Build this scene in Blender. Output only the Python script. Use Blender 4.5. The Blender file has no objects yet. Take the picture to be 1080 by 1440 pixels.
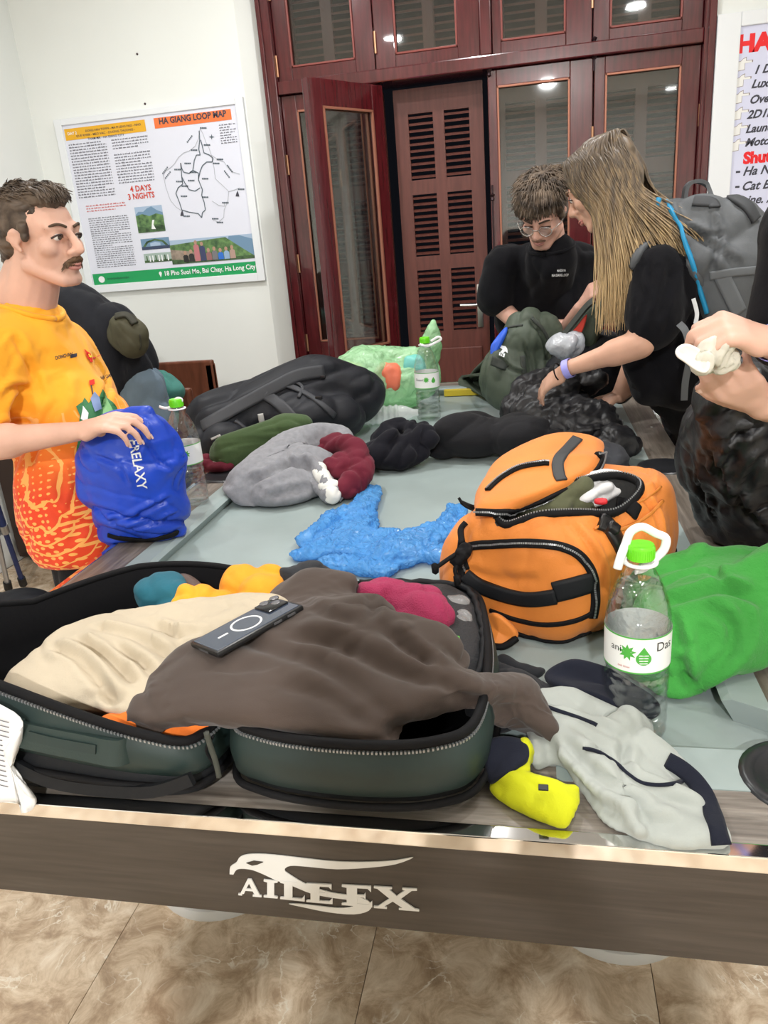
import bpy, bmesh, math, random
import numpy as np
from mathutils import Vector, Matrix, noise, Euler
import mathutils
random.seed(7); np.random.seed(7)
PI = math.pi
sc = bpy.context.scene
COL = sc.collection

# ------------------------------------------------------------------ camera
CAM_Z = 1.49
PITCH, ROLL, YAW, FPX = .3428, -.0827, -.2125, 1068.5      # calibrated from the straight edges of table, door and poster
def _rz(a): return np.array([[math.cos(a), -math.sin(a), 0], [math.sin(a), math.cos(a), 0], [0, 0, 1]])
_rx = np.array([[1, 0, 0], [0, math.cos(PITCH), -math.sin(PITCH)], [0, math.sin(PITCH), math.cos(PITCH)]])
_B = np.array([[1, 0, 0], [0, 0, -1], [0, 1, 0]])
M_W2C = _rz(ROLL) @ _rx @ _B @ _rz(YAW)                     # world -> (right, down, forward)
cam_d = bpy.data.cameras.new('camera'); cam = bpy.data.objects.new('camera', cam_d); COL.objects.link(cam)
_m = M_W2C.T
cam.matrix_world = Matrix(((_m[0][0], -_m[0][1], -_m[0][2], 0), (_m[1][0], -_m[1][1], -_m[1][2], 0), (_m[2][0], -_m[2][1], -_m[2][2], CAM_Z), (0, 0, 0, 1)))
cam_d.sensor_fit = 'VERTICAL'; cam_d.sensor_height = 36; cam_d.sensor_width = 27
cam_d.lens = 36 * FPX / 1440; cam_d.clip_start = .02
sc.camera = cam

# ------------------------------------------------------------------ world, lights, exposure
sc.view_settings.view_transform = 'Standard'; sc.view_settings.look = 'None'
sc.view_settings.gamma = 1; sc.view_settings.use_curve_mapping = False
sc.view_settings.exposure = -.52
w = bpy.data.worlds.new('night'); sc.world = w; w.use_nodes = True
w.node_tree.nodes['Background'].inputs[0].default_value = (.02, .022, .03, 1)
w.node_tree.nodes['Background'].inputs[1].default_value = .3
CEIL = 3.3
LIGHTS = [(-1.45, 2.75, 48), (.85, 2.2, 42), (-.35, 3.45, 26), (-1.3, .75, 18), (.9, .75, 18), (.18, -2.6, 320), (-2.1, -4.4, 3), (2.0, -4.4, 3)]
for lx, ly, le in LIGHTS:
    ld = bpy.data.lights.new('downlight', 'AREA'); ld.shape = 'DISK'; ld.size = .16; ld.energy = le; ld.color = (1, .99, .98)
    lo = bpy.data.objects.new('downlight', ld); COL.objects.link(lo); lo.location = (lx, ly, CEIL - .035)

# ------------------------------------------------------------------ pixel (1080x1440 photo) -> point at a known depth / height
def _ray(px, py): return M_W2C.T @ np.array([(px - 540) / FPX, (py - 720) / FPX, 1.0])
def P(px, py, y, dz=0):
    d = _ray(px, py); t = y / d[1]; return Vector((d[0] * t, d[1] * t, CAM_Z + d[2] * t + dz))
def W(px, py, z):
    d = _ray(px, py); t = (z - CAM_Z) / d[2]; return Vector((d[0] * t, d[1] * t, z))

# ------------------------------------------------------------------ materials
MATS = {}
def mat(name, col, rough=.6, metal=0, var=0, vscale=8, col2=None, bump=0, bscale=60, bdist=.002, spec=.5, trans=0, ior=1.45, alpha=1, sheen=0, coat=0, emit=None, estr=0, stretch=None, weave=0, weave_scale=900):
    if name in MATS: return MATS[name]
    m = bpy.data.materials.new(name); m.use_nodes = True; nt = m.node_tree; n = nt.nodes; L = nt.links
    b = n['Principled BSDF']
    c = tuple(col) + (1,)
    b.inputs['Base Color'].default_value = c; b.inputs['Roughness'].default_value = rough; b.inputs['Metallic'].default_value = metal
    b.inputs['Specular IOR Level'].default_value = spec; b.inputs['Transmission Weight'].default_value = trans; b.inputs['IOR'].default_value = ior
    b.inputs['Alpha'].default_value = alpha; b.inputs['Sheen Weight'].default_value = sheen; b.inputs['Sheen Roughness'].default_value = .5; b.inputs['Coat Weight'].default_value = coat
    if emit: b.inputs['Emission Color'].default_value = tuple(emit) + (1,); b.inputs['Emission Strength'].default_value = estr
    tc = n.new('ShaderNodeTexCoord'); mp = n.new('ShaderNodeMapping'); L.new(tc.outputs['Object'], mp.inputs[0])
    if stretch: mp.inputs['Scale'].default_value = stretch
    if var or col2:
        nz = n.new('ShaderNodeTexNoise'); nz.inputs['Scale'].default_value = vscale; nz.inputs['Detail'].default_value = 6; L.new(mp.outputs[0], nz.inputs[0])
        rp = n.new('ShaderNodeValToRGB'); L.new(nz.outputs[0], rp.inputs[0]); rp.color_ramp.elements[0].position = .35; rp.color_ramp.elements[1].position = .65
        c2 = col2 or tuple(min(1, x * (1 + var)) for x in col); c1 = tuple(x * (1 - var) for x in col)
        rp.color_ramp.elements[0].color = tuple(c1) + (1,); rp.color_ramp.elements[1].color = tuple(c2) + (1,)
        L.new(rp.outputs[0], b.inputs['Base Color'])
    hs = []
    if bump:
        nb = n.new('ShaderNodeTexNoise'); nb.inputs['Scale'].default_value = bscale; nb.inputs['Detail'].default_value = 5; L.new(mp.outputs[0], nb.inputs[0])
        bp = n.new('ShaderNodeBump'); bp.inputs['Strength'].default_value = bump; bp.inputs['Distance'].default_value = bdist; L.new(nb.outputs[0], bp.inputs['Height']); hs.append(bp)
    if weave:
        vt = n.new('ShaderNodeTexVoronoi'); vt.inputs['Scale'].default_value = weave_scale; L.new(tc.outputs['Object'], vt.inputs[0])
        bp = n.new('ShaderNodeBump'); bp.inputs['Strength'].default_value = weave; bp.inputs['Distance'].default_value = .001; L.new(vt.outputs[0], bp.inputs['Height'])
        if hs: L.new(hs[-1].outputs[0], bp.inputs['Normal'])
        hs.append(bp)
    if hs: L.new(hs[-1].outputs[0], b.inputs['Normal'])
    MATS[name] = m; return m

def film(name, col, tr=.6, rough=.15, bump=.4, bscale=40, bd=.004):
    """thin translucent plastic: part see-through, part glossy, part diffuse translucent"""
    if name in MATS: return MATS[name]
    m = bpy.data.materials.new(name); m.use_nodes = True; nt = m.node_tree; n = nt.nodes; L = nt.links; n.clear()
    o = n.new('ShaderNodeOutputMaterial'); t = n.new('ShaderNodeBsdfTransparent'); p = n.new('ShaderNodeBsdfPrincipled'); mx = n.new('ShaderNodeMixShader')
    t.inputs[0].default_value = tuple(.35 + .65 * x for x in col) + (1,); p.inputs['Base Color'].default_value = tuple(col) + (1,); p.inputs['Roughness'].default_value = rough
    p.inputs['Specular IOR Level'].default_value = .8
    mx.inputs[0].default_value = 1 - tr; L.new(t.outputs[0], mx.inputs[1]); L.new(p.outputs[0], mx.inputs[2]); L.new(mx.outputs[0], o.inputs[0])
    if bump:
        tc = n.new('ShaderNodeTexCoord'); nb = n.new('ShaderNodeTexNoise'); nb.inputs['Scale'].default_value = bscale; nb.inputs['Detail'].default_value = 4; nb.inputs['Distortion'].default_value = 1.5
        L.new(tc.outputs['Object'], nb.inputs[0])
        bp = n.new('ShaderNodeBump'); bp.inputs['Strength'].default_value = bump; bp.inputs['Distance'].default_value = bd; L.new(nb.outputs[0], bp.inputs['Height']); L.new(bp.outputs[0], p.inputs['Normal'])
    MATS[name] = m; return m

def glass_mat(name, refl=.2, tint=(.8, .85, .85), rough=.02):
    if name in MATS: return MATS[name]
    m = bpy.data.materials.new(name); m.use_nodes = True; nt = m.node_tree; n = nt.nodes; L = nt.links; n.clear()
    o = n.new('ShaderNodeOutputMaterial'); t = n.new('ShaderNodeBsdfTransparent'); g = n.new('ShaderNodeBsdfGlossy'); mx = n.new('ShaderNodeMixShader'); fr = n.new('ShaderNodeLayerWeight')
    t.inputs[0].default_value = tint + (1,); g.inputs['Roughness'].default_value = rough
    mr = n.new('ShaderNodeMapRange'); mr.inputs[3].default_value = refl; mr.inputs[4].default_value = .75; fr.inputs[0].default_value = .18
    L.new(fr.outputs['Facing'], mr.inputs[0]); L.new(mr.outputs[0], mx.inputs[0]); L.new(t.outputs[0], mx.inputs[1]); L.new(g.outputs[0], mx.inputs[2]); L.new(mx.outputs[0], o.inputs[0])
    MATS[name] = m; return m

# ------------------------------------------------------------------ object helpers
def link(name, me, m=None, parent=None):
    o = bpy.data.objects.new(name, me); COL.objects.link(o)
    if m is not None and me is not None and len(me.materials) == 0:
        for mm in (m if isinstance(m, (list, tuple)) else [m]): me.materials.append(mm)
    if parent is not None:
        o.parent = parent
        bpy_par = parent
        o.matrix_parent_inverse = inv_world(bpy_par)
    return o
def world_of(o):
    m = o.matrix_basis.copy()
    if o.parent is not None: m = world_of(o.parent) @ o.matrix_parent_inverse @ m
    return m
def inv_world(o): return world_of(o).inverted()
def tag(o, label=None, cat=None, group=None, kind=None):
    if label: o['label'] = label
    if cat: o['category'] = cat
    if group: o['group'] = group
    if kind: o['kind'] = kind
    return o
def empty(name, loc, label=None, cat=None, group=None, kind=None):
    o = bpy.data.objects.new(name, None); COL.objects.link(o); o.location = loc; o.empty_display_size = .05
    return tag(o, label, cat, group, kind)
def mesh(verts, faces, smooth=True):
    me = bpy.data.meshes.new('m'); me.from_pydata([tuple(v) for v in verts], [], [tuple(f) for f in faces]); me.update()
    if smooth: me.polygons.foreach_set('use_smooth', [True] * len(me.polygons))
    return me
class MB:
    """collects shapes into one mesh"""
    def __init__(s): s.v = []; s.f = []; s.mi = []
    def add(s, v, f, mi=0):
        k = len(s.v); s.v += [tuple(x) for x in v]; s.f += [tuple(i + k for i in q) for q in f]; s.mi += [mi] * len(f); return s
    def box(s, a, b, M=None, mi=0, bev=0):
        a = Vector(a); b = Vector(b); lo = Vector([min(a[i], b[i]) for i in range(3)]); hi = Vector([max(a[i], b[i]) for i in range(3)])
        if bev:
            bev = min(bev, min(hi - lo) * .45)
            vs, fs = _bevbox(lo, hi, bev)
        else:
            vs = [Vector((x, y, z)) for x in (lo.x, hi.x) for y in (lo.y, hi.y) for z in (lo.z, hi.z)]
            fs = [(0, 1, 3, 2), (4, 6, 7, 5), (0, 4, 5, 1), (2, 3, 7, 6), (0, 2, 6, 4), (1, 5, 7, 3)]
        if M is not None: vs = [M @ v for v in vs]
        return s.add(vs, fs, mi)
    def tube(s, pts, r, n=10, mi=0, flat=1, up=None, cap=True):
        v, f = tube_geo(pts, r, n, flat, up, cap); return s.add(v, f, mi)
    def lathe(s, prof, c=(0, 0, 0), n=32, M=None, mi=0):
        vs = []; fs = []; c = Vector(c)
        for r, z in prof:
            for i in range(n):
                a = 2 * PI * i / n; v = Vector((r * math.cos(a), r * math.sin(a), z)); vs.append((M @ v if M is not None else v + c))
        for k in range(len(prof) - 1):
            for i in range(n):
                j = (i + 1) % n; fs.append((k * n + i, k * n + j, (k + 1) * n + j, (k + 1) * n + i))
        return s.add(vs, fs, mi)
    def prism(s, poly, M, d, mi=0):
        """poly in local xy, extruded from z=0 to z=d, transformed by M"""
        n = len(poly); vs = [M @ Vector((x, y, 0)) for x, y in poly] + [M @ Vector((x, y, d)) for x, y in poly]
        fs = [(i, (i + 1) % n, n + (i + 1) % n, n + i) for i in range(n)]
        tr = mathutils.geometry.tessellate_polygon([[Vector((x, y, 0)) for x, y in poly]])
        fs += [tuple(t) for t in tr] + [tuple(n + i for i in reversed(t)) for t in tr]
        return s.add(vs, fs, mi)
    def build(s, name, m, parent=None, smooth=False, fix=True):
        me = mesh(s.v, s.f, smooth)
        if fix:
            b = bmesh.new(); b.from_mesh(me); bmesh.ops.recalc_face_normals(b, faces=b.faces); b.to_mesh(me); b.free()
        if any(s.mi) and not fix: me.polygons.foreach_set('material_index', s.mi)
        elif any(s.mi): me.polygons.foreach_set('material_index', s.mi)
        if smooth == 'auto':
            me.polygons.foreach_set('use_smooth', [True] * len(me.polygons)); me.set_sharp_from_angle(angle=math.radians(38))
        return link(name, me, m, parent)
def _bevbox(lo, hi, b):
    bm = bmesh.new(); bmesh.ops.create_cube(bm, size=1)
    for v in bm.verts: v.co = Vector([(lo[i] + hi[i]) / 2 + v.co[i] * (hi[i] - lo[i]) for i in range(3)])
    bmesh.ops.bevel(bm, geom=bm.edges[:], offset=b, segments=2, affect='EDGES', profile=.6)
    bm.verts.ensure_lookup_table(); vs = [v.co.copy() for v in bm.verts]; fs = [tuple(v.index for v in f.verts) for f in bm.faces]; bm.free(); return vs, fs
def catmull(pts, k=6, closed=False):
    pts = [Vector(p) for p in pts]; n = len(pts); out = []
    rng = range(n) if closed else range(n - 1)
    for i in rng:
        g = lambda j: pts[j % n] if closed else pts[max(0, min(n - 1, j))]
        p0, p1, p2, p3 = g(i - 1), g(i), g(i + 1), g(i + 2)
        for t in range(k):
            u = t / k
            out.append(.5 * ((2 * p1) + (p2 - p0) * u + (2 * p0 - 5 * p1 + 4 * p2 - p3) * u * u + (3 * p1 - p0 - 3 * p2 + p3) * u ** 3))
    if not closed: out.append(pts[-1])
    return out
def tube_geo(pts, r, n=10, flat=1, up=None, cap=True):
    pts = [Vector(p) for p in pts]; rs = r if isinstance(r, (list, tuple)) else [r] * len(pts)
    vs = []; fs = []; prev = None
    for i, p in enumerate(pts):
        t = (pts[min(i + 1, len(pts) - 1)] - pts[max(i - 1, 0)])
        t = t.normalized() if t.length > 1e-9 else Vector((0, 0, 1))
        if up is not None: a = Vector(up)
        else: a = prev if prev is not None else (Vector((0, 0, 1)) if abs(t.z) < .9 else Vector((1, 0, 0)))
        a = a - t * a.dot(t)
        if a.length < 1e-6: a = t.orthogonal()
        a.normalize(); prev = a; b = t.cross(a)
        for k in range(n):
            th = 2 * PI * k / n; vs.append(p + a * (math.cos(th) * rs[i] * flat) + b * (math.sin(th) * rs[i]))
    for i in range(len(pts) - 1):
        for k in range(n):
            j = (k + 1) % n; fs.append((i * n + k, i * n + j, (i + 1) * n + j, (i + 1) * n + k))
    if cap: fs.append(tuple(range(n))[::-1]); fs.append(tuple((len(pts) - 1) * n + k for k in range(n)))
    return vs, fs
def strap(mb, pts, w, t, up, mi=0, k=5):
    """flat band of width w, thickness t along pts; up = surface normal"""
    pts = catmull(pts, k); n = len(pts); vs = []; fs = []
    for i, p in enumerate(pts):
        tg = (pts[min(i + 1, n - 1)] - pts[max(i - 1, 0)]).normalized(); u = (up(p) if callable(up) else Vector(up)); u = (u - tg * u.dot(tg)).normalized(); s = tg.cross(u)
        for a, b in ((-1, -1), (1, -1), (1, 1), (-1, 1)): vs.append(p + s * (a * w / 2) + u * (b * t / 2))
    for i in range(n - 1):
        for k2 in range(4):
            j = (k2 + 1) % 4; fs.append((i * 4 + k2, i * 4 + j, (i + 1) * 4 + j, (i + 1) * 4 + k2))
    fs += [(3, 2, 1, 0), tuple((n - 1) * 4 + q for q in range(4))]
    mb.add(vs, fs, mi)

# ------------------------------------------------------------------ organic modelling: fuse closed shells, then wrinkle
_ICO = None
def ico(sub=3):
    global _ICO
    if _ICO is None:
        bm = bmesh.new(); bmesh.ops.create_icosphere(bm, subdivisions=sub, radius=1); bm.verts.ensure_lookup_table()
        _ICO = (np.array([v.co[:] for v in bm.verts]), [tuple(v.index for v in f.verts) for f in bm.faces]); bm.free()
    return _ICO
def frame_from(d, up=(0, 0, 1)):
    """columns x=side, y=d, z=up'"""
    d = Vector(d).normalized(); u = Vector(up); u = u - d * u.dot(d)
    if u.length < 1e-5: u = d.orthogonal()
    u.normalize(); s = d.cross(u); return Matrix((s, d, u)).transposed()
class Fuse:
    def __init__(s): s.v = []; s.f = []
    def _add(s, v, f): k = len(s.v); s.v += [tuple(x) for x in v]; s.f += [tuple(i + k for i in q) for q in f]; return s
    def ball(s, c, r, rot=None, p=2):
        v, f = ico(); r = np.array([r] * 3 if np.isscalar(r) else r)
        vv = v.copy()
        if p != 2: vv = np.sign(vv) * np.abs(vv) ** (2 / p); 
        vv = vv * r
        if rot is not None: vv = vv @ np.array(rot if not isinstance(rot, Euler) else rot.to_matrix()).T
        return s._add(vv + np.array(c), f)
    def cap(s, a, b, ra, rb, flat=1, up=None, n=14):
        """tapered capsule a->b; flat scales the radius along 'up'"""
        a = Vector(a); b = Vector(b); d = b - a; L = d.length
        if L < 1e-6: return s.ball(a, ra)
        R = frame_from(d, up or (0, 0, 1)); vs = []; fs = []; rows = []
        for k in range(0, 5):
            th = -PI / 2 + (PI / 2) * k / 4; rows.append((ra * math.sin(th), max(ra * math.cos(th), ra * .05)))
        for k in range(0, 5):
            th = (PI / 2) * k / 4; rows.append((L + rb * math.sin(th), max(rb * math.cos(th), rb * .05)))
        for y, r in rows:
            for i in range(n):
                t = 2 * PI * i / n; vs.append(a + R @ Vector((r * math.cos(t), y, r * math.sin(t) * flat)))
        m = len(rows)
        for k in range(m - 1):
            for i in range(n):
                j = (i + 1) % n; fs.append((k * n + i, k * n + j, (k + 1) * n + j, (k + 1) * n + i))
        fs.append(tuple(range(n))[::-1]); fs.append(tuple((m - 1) * n + i for i in range(n)))
        return s._add(vs, fs)
    def path(s, pts, rs, flat=1, up=None, k=4):
        if k > 1:
            m = len(pts); pp = catmull(pts, k); rr = []
            rs = rs if isinstance(rs, (list, tuple)) else [rs] * m
            for i in range(m - 1):
                for t in range(k): rr.append(rs[i] + (rs[i + 1] - rs[i]) * t / k)
            rr.append(rs[-1])
        else: pp = pts; rr = rs
        for i in range(len(pp) - 1): s.cap(pp[i], pp[i + 1], rr[i], rr[i + 1], flat, up, 12)
        return s
    def box(s, a, b, M=None, bev=.01):
        m = MB(); m.box(a, b, M, bev=bev); return s._add(m.v, m.f)
    def loft(s, secs, closed_ends=True):
        """secs: list of rings (equal count)"""
        n = len(secs[0]); vs = [p for r in secs for p in r]; fs = []
        for k in range(len(secs) - 1):
            for i in range(n):
                j = (i + 1) % n; fs.append((k * n + i, k * n + j, (k + 1) * n + j, (k + 1) * n + i))
        fs.append(tuple(range(n))[::-1]); fs.append(tuple((len(secs) - 1) * n + i for i in range(n)))
        return s._add(vs, fs)
    def solve(s, voxel, smooth=2):
        me = bpy.data.meshes.new('t'); me.from_pydata(s.v, [], s.f); me.update()
        b = bmesh.new(); b.from_mesh(me); bmesh.ops.recalc_face_normals(b, faces=b.faces); b.to_mesh(me); b.free()
        o = bpy.data.objects.new('t', me); COL.objects.link(o)
        md = o.modifiers.new('r', 'REMESH'); md.mode = 'VOXEL'; md.voxel_size = voxel; md.adaptivity = 0
        dg = bpy.context.evaluated_depsgraph_get(); dg.update(); e = o.evaluated_get(dg); m2 = e.to_mesh()
        nv = len(m2.vertices); v = np.empty(nv * 3); m2.vertices.foreach_get('co', v); v = v.reshape(-1, 3)
        f = [tuple(p.vertices) for p in m2.polygons]
        e.to_mesh_clear(); bpy.data.objects.remove(o); bpy.data.meshes.remove(me)
        g = Soft(v, f)
        if smooth: g.smooth(smooth)
        return g
class Soft:
    """numpy mesh with smoothing, displacement and wrinkling"""
    def __init__(s, v, f):
        s.v = np.array(v, float); s.f = f
        q = [x for x in f if len(x) == 4]; t = [x for x in f if len(x) == 3]
        E = []
        if q:
            Q = np.array(q); s.Q = Q; E += [Q[:, [0, 1]], Q[:, [1, 2]], Q[:, [2, 3]], Q[:, [3, 0]]]
        else: s.Q = np.zeros((0, 4), int)
        if t:
            T = np.array(t); s.T = T; E += [T[:, [0, 1]], T[:, [1, 2]], T[:, [2, 0]]]
        else: s.T = np.zeros((0, 3), int)
        E = np.sort(np.vstack(E), axis=1); n = len(s.v); key = np.unique(E[:, 0].astype(np.int64) * n + E[:, 1]); s.E = np.stack([key // n, key % n], 1)
        s.deg = np.bincount(s.E.ravel(), minlength=n).astype(float); s.deg[s.deg == 0] = 1
        s.diag = np.vstack([s.Q[:, [0, 2]], s.Q[:, [1, 3]]]) if len(s.Q) else np.zeros((0, 2), int)
    def nbr(s, x=None):
        x = s.v if x is None else x; a, b = s.E[:, 0], s.E[:, 1]; n = len(s.v)
        return np.stack([(np.bincount(a, x[b, k], n) + np.bincount(b, x[a, k], n)) / s.deg for k in range(3)], 1)
    def smooth(s, it=3, w=.6, mask=None):
        for _ in range(it):
            d = (s.nbr() - s.v) * w
            if mask is not None: d *= mask[:, None]
            s.v += d
        return s
    def normals(s):
        n = np.zeros_like(s.v); A = s.v
        for F in (s.Q, s.T):
            if len(F):
                if F.shape[1] == 4: c = np.cross(A[F[:, 2]] - A[F[:, 0]], A[F[:, 3]] - A[F[:, 1]])
                else: c = np.cross(A[F[:, 1]] - A[F[:, 0]], A[F[:, 2]] - A[F[:, 0]])
                for j in range(F.shape[1]):
                    for k in range(3): n[:, k] += np.bincount(F[:, j], c[:, k], len(A))
        return n / (np.linalg.norm(n, axis=1)[:, None] + 1e-12)
    def disp(s, fn):
        """fn(pos, normal) arrays -> signed offset along normal"""
        n = s.normals(); s.v += n * fn(s.v, n)[:, None]; return s
    def wrinkle(s, stretch=.12, it=60, hold=.02, bend=.25, floor=None, seed_amp=.002, seed_scale=30, aniso=None, gravity=0, mask=None, push=None):
        """grow the cloth's rest lengths so that it buckles into real folds"""
        a, b = s.E[:, 0], s.E[:, 1]; n = len(s.v); v0 = s.v.copy()
        L0 = np.linalg.norm(s.v[a] - s.v[b], axis=1)
        st = stretch if aniso is None else stretch * (.25 + np.abs(((s.v[a] - s.v[b]) / (L0[:, None] + 1e-9)) @ np.array(aniso)))
        L0 = L0 * (1 + st)
        s.disp(lambda p, nn: seed_amp * vnoise(p * seed_scale))
        dg = s.deg
        for k in range(it):
            d = s.v[b] - s.v[a]; l = np.linalg.norm(d, axis=1) + 1e-9; c = d * ((l - L0) / l * .5)[:, None]
            mv = np.stack([(np.bincount(a, c[:, q], n) - np.bincount(b, c[:, q], n)) for q in range(3)], 1) / dg[:, None] * 1.6
            if mask is not None: mv *= mask[:, None]
            s.v += mv
            bl = s.nbr() - s.v; s.v += bl * bend
            s.v += (v0 - s.v) * hold
            if gravity: s.v[:, 2] -= gravity
            if floor is not None:
                fz = floor(s.v) if callable(floor) else floor
                s.v[:, 2] = np.maximum(s.v[:, 2], fz)
        return s
    def build(s, name, m, parent=None, subsurf=0, col=None, mi=None):
        me = bpy.data.meshes.new(name); me.from_pydata(s.v.tolist(), [], s.f); me.update()
        me.polygons.foreach_set('use_smooth', [True] * len(me.polygons))
        if mi is not None: me.polygons.foreach_set('material_index', mi)
        o = link(name, me, m, parent)
        if subsurf: md = o.modifiers.new('s', 'SUBSURF'); md.levels = subsurf; md.render_levels = subsurf
        return o
    def fcent(s): return np.array([s.v[list(f)].mean(0) for f in s.f])
# vectorised value noise (3D)
_pt = np.random.RandomState(3).rand(32, 32, 32) * 2 - 1
def vnoise(p):
    p = np.asarray(p, float); i = np.floor(p).astype(int); f = p - i; u = f * f * f * (f * (f * 6 - 15) + 10); i0 = i % 32; i1 = (i + 1) % 32
    def g(a, b, c): return _pt[a, b, c]
    x0, y0, z0 = i0.T; x1, y1, z1 = i1.T; ux, uy, uz = u.T
    def lp(a, b, t): return a + (b - a) * t
    return lp(lp(lp(g(x0, y0, z0), g(x1, y0, z0), ux), lp(g(x0, y1, z0), g(x1, y1, z0), ux), uy), lp(lp(g(x0, y0, z1), g(x1, y0, z1), ux), lp(g(x0, y1, z1), g(x1, y1, z1), ux), uy), uz)
def folds(p, scale=8, amp=.01, dirv=(0, 0, 1), squash=.35, warp=.6, sharp=1.0, seed=0):
    """soft ridged folds that run along dirv"""
    d = np.array(dirv, float); d /= np.linalg.norm(d); q = p + seed * 7.31
    q = q - np.outer(q @ d, d) * (1 - squash)
    q = q * scale; q = q + warp * np.stack([vnoise(q * .7 + 11), vnoise(q * .7 + 23), vnoise(q * .7 + 37)], 1)
    r = 1 - np.abs(vnoise(q)) * 2; r2 = 1 - np.abs(vnoise(q * 2.1 + 5)) * 2
    return amp * (np.sign(r) * np.abs(r) ** sharp + .4 * r2 - .4)
def billow(p, scale=8, amp=.01, dirv=(0, 0, 1), squash=.3, warp=.8, seed=0, oct=2, gain=.4, pw=.8):
    """rounded ridges with sharp valleys running along dirv"""
    d = np.array(dirv, float); d /= np.linalg.norm(d); q = p + seed * 7.31
    q = q - np.outer(q @ d, d) * (1 - squash); q = q * scale
    out = np.zeros(len(p)); a = 1.0
    for o in range(oct):
        w_ = q + warp * np.stack([vnoise(q * .6 + 11 + o), vnoise(q * .6 + 23 + o), vnoise(q * .6 + 37 + o)], 1)
        out += a * (np.abs(vnoise(w_)) * 2) ** pw; q = q * 1.9 + 3.7; a *= gain
    return amp * (out - .6)
def drape(s, grow=.28, inset=.012, bend=.5, frames=14, q=4, t=15, mass=.3, damp=3, core=None, selfc=False, grav=1.0):
    """cloth simulation of an oversized skin over its own filling: real sags and buckles"""
    cs = core if core is not None else Soft(s.v.copy(), s.f)
    if core is None: cs.disp(lambda p, n: np.full(len(p), -inset)); cs.smooth(3, .5)
    co = cs.build('core', None, None, 0); co.modifiers.new('c', 'COLLISION'); co.collision.thickness_outer = .003; co.collision.cloth_friction = 12; co.collision.damping = .5
    me = bpy.data.meshes.new('c'); me.from_pydata(s.v.tolist(), [], s.f); o = bpy.data.objects.new('c', me); COL.objects.link(o)
    md = o.modifiers.new('c', 'CLOTH'); st = md.settings; st.quality = q; st.mass = mass; st.tension_stiffness = t; st.compression_stiffness = t; st.shear_stiffness = t * .4; st.bending_stiffness = bend; st.shrink_min = -grow; st.shrink_max = -grow
    st.effector_weights.gravity = grav
    st.air_damping = damp; st.tension_damping = 5; st.compression_damping = 5; st.shear_damping = 5
    cl_ = md.collision_settings; cl_.distance_min = .002; cl_.use_self_collision = selfc; cl_.self_distance_min = .003; cl_.collision_quality = 2; cl_.friction = 10
    md.point_cache.frame_start = 1; md.point_cache.frame_end = frames
    for f in range(1, frames + 1): sc.frame_set(f)
    dg = bpy.context.evaluated_depsgraph_get(); e = o.evaluated_get(dg); m2 = e.to_mesh(); v = np.empty(len(m2.vertices) * 3); m2.vertices.foreach_get('co', v)
    v = v.reshape(-1, 3)
    if np.isfinite(v).all() and np.abs(v - s.v).max() < .6: s.v = v
    e.to_mesh_clear(); bpy.data.objects.remove(o); bpy.data.objects.remove(co); sc.frame_set(1)
    return s
def label_text(txt, size, M, m, parent, name='lettering', ext=.0004, font_shear=0, align='LEFT', bold=0, space=1, line=1):
    cu = bpy.data.curves.new('t', 'FONT'); cu.body = txt; cu.size = size; cu.extrude = ext; cu.shear = font_shear; cu.align_x = align; cu.offset = bold; cu.space_character = space; cu.space_line = line; cu.resolution_u = 3
    o = bpy.data.objects.new('t', cu); COL.objects.link(o); dg = bpy.context.evaluated_depsgraph_get(); dg.update()
    me = bpy.data.meshes.new_from_object(o.evaluated_get(dg)); bpy.data.objects.remove(o)
    me.transform(M); return link(name, me, m, parent)

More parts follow.
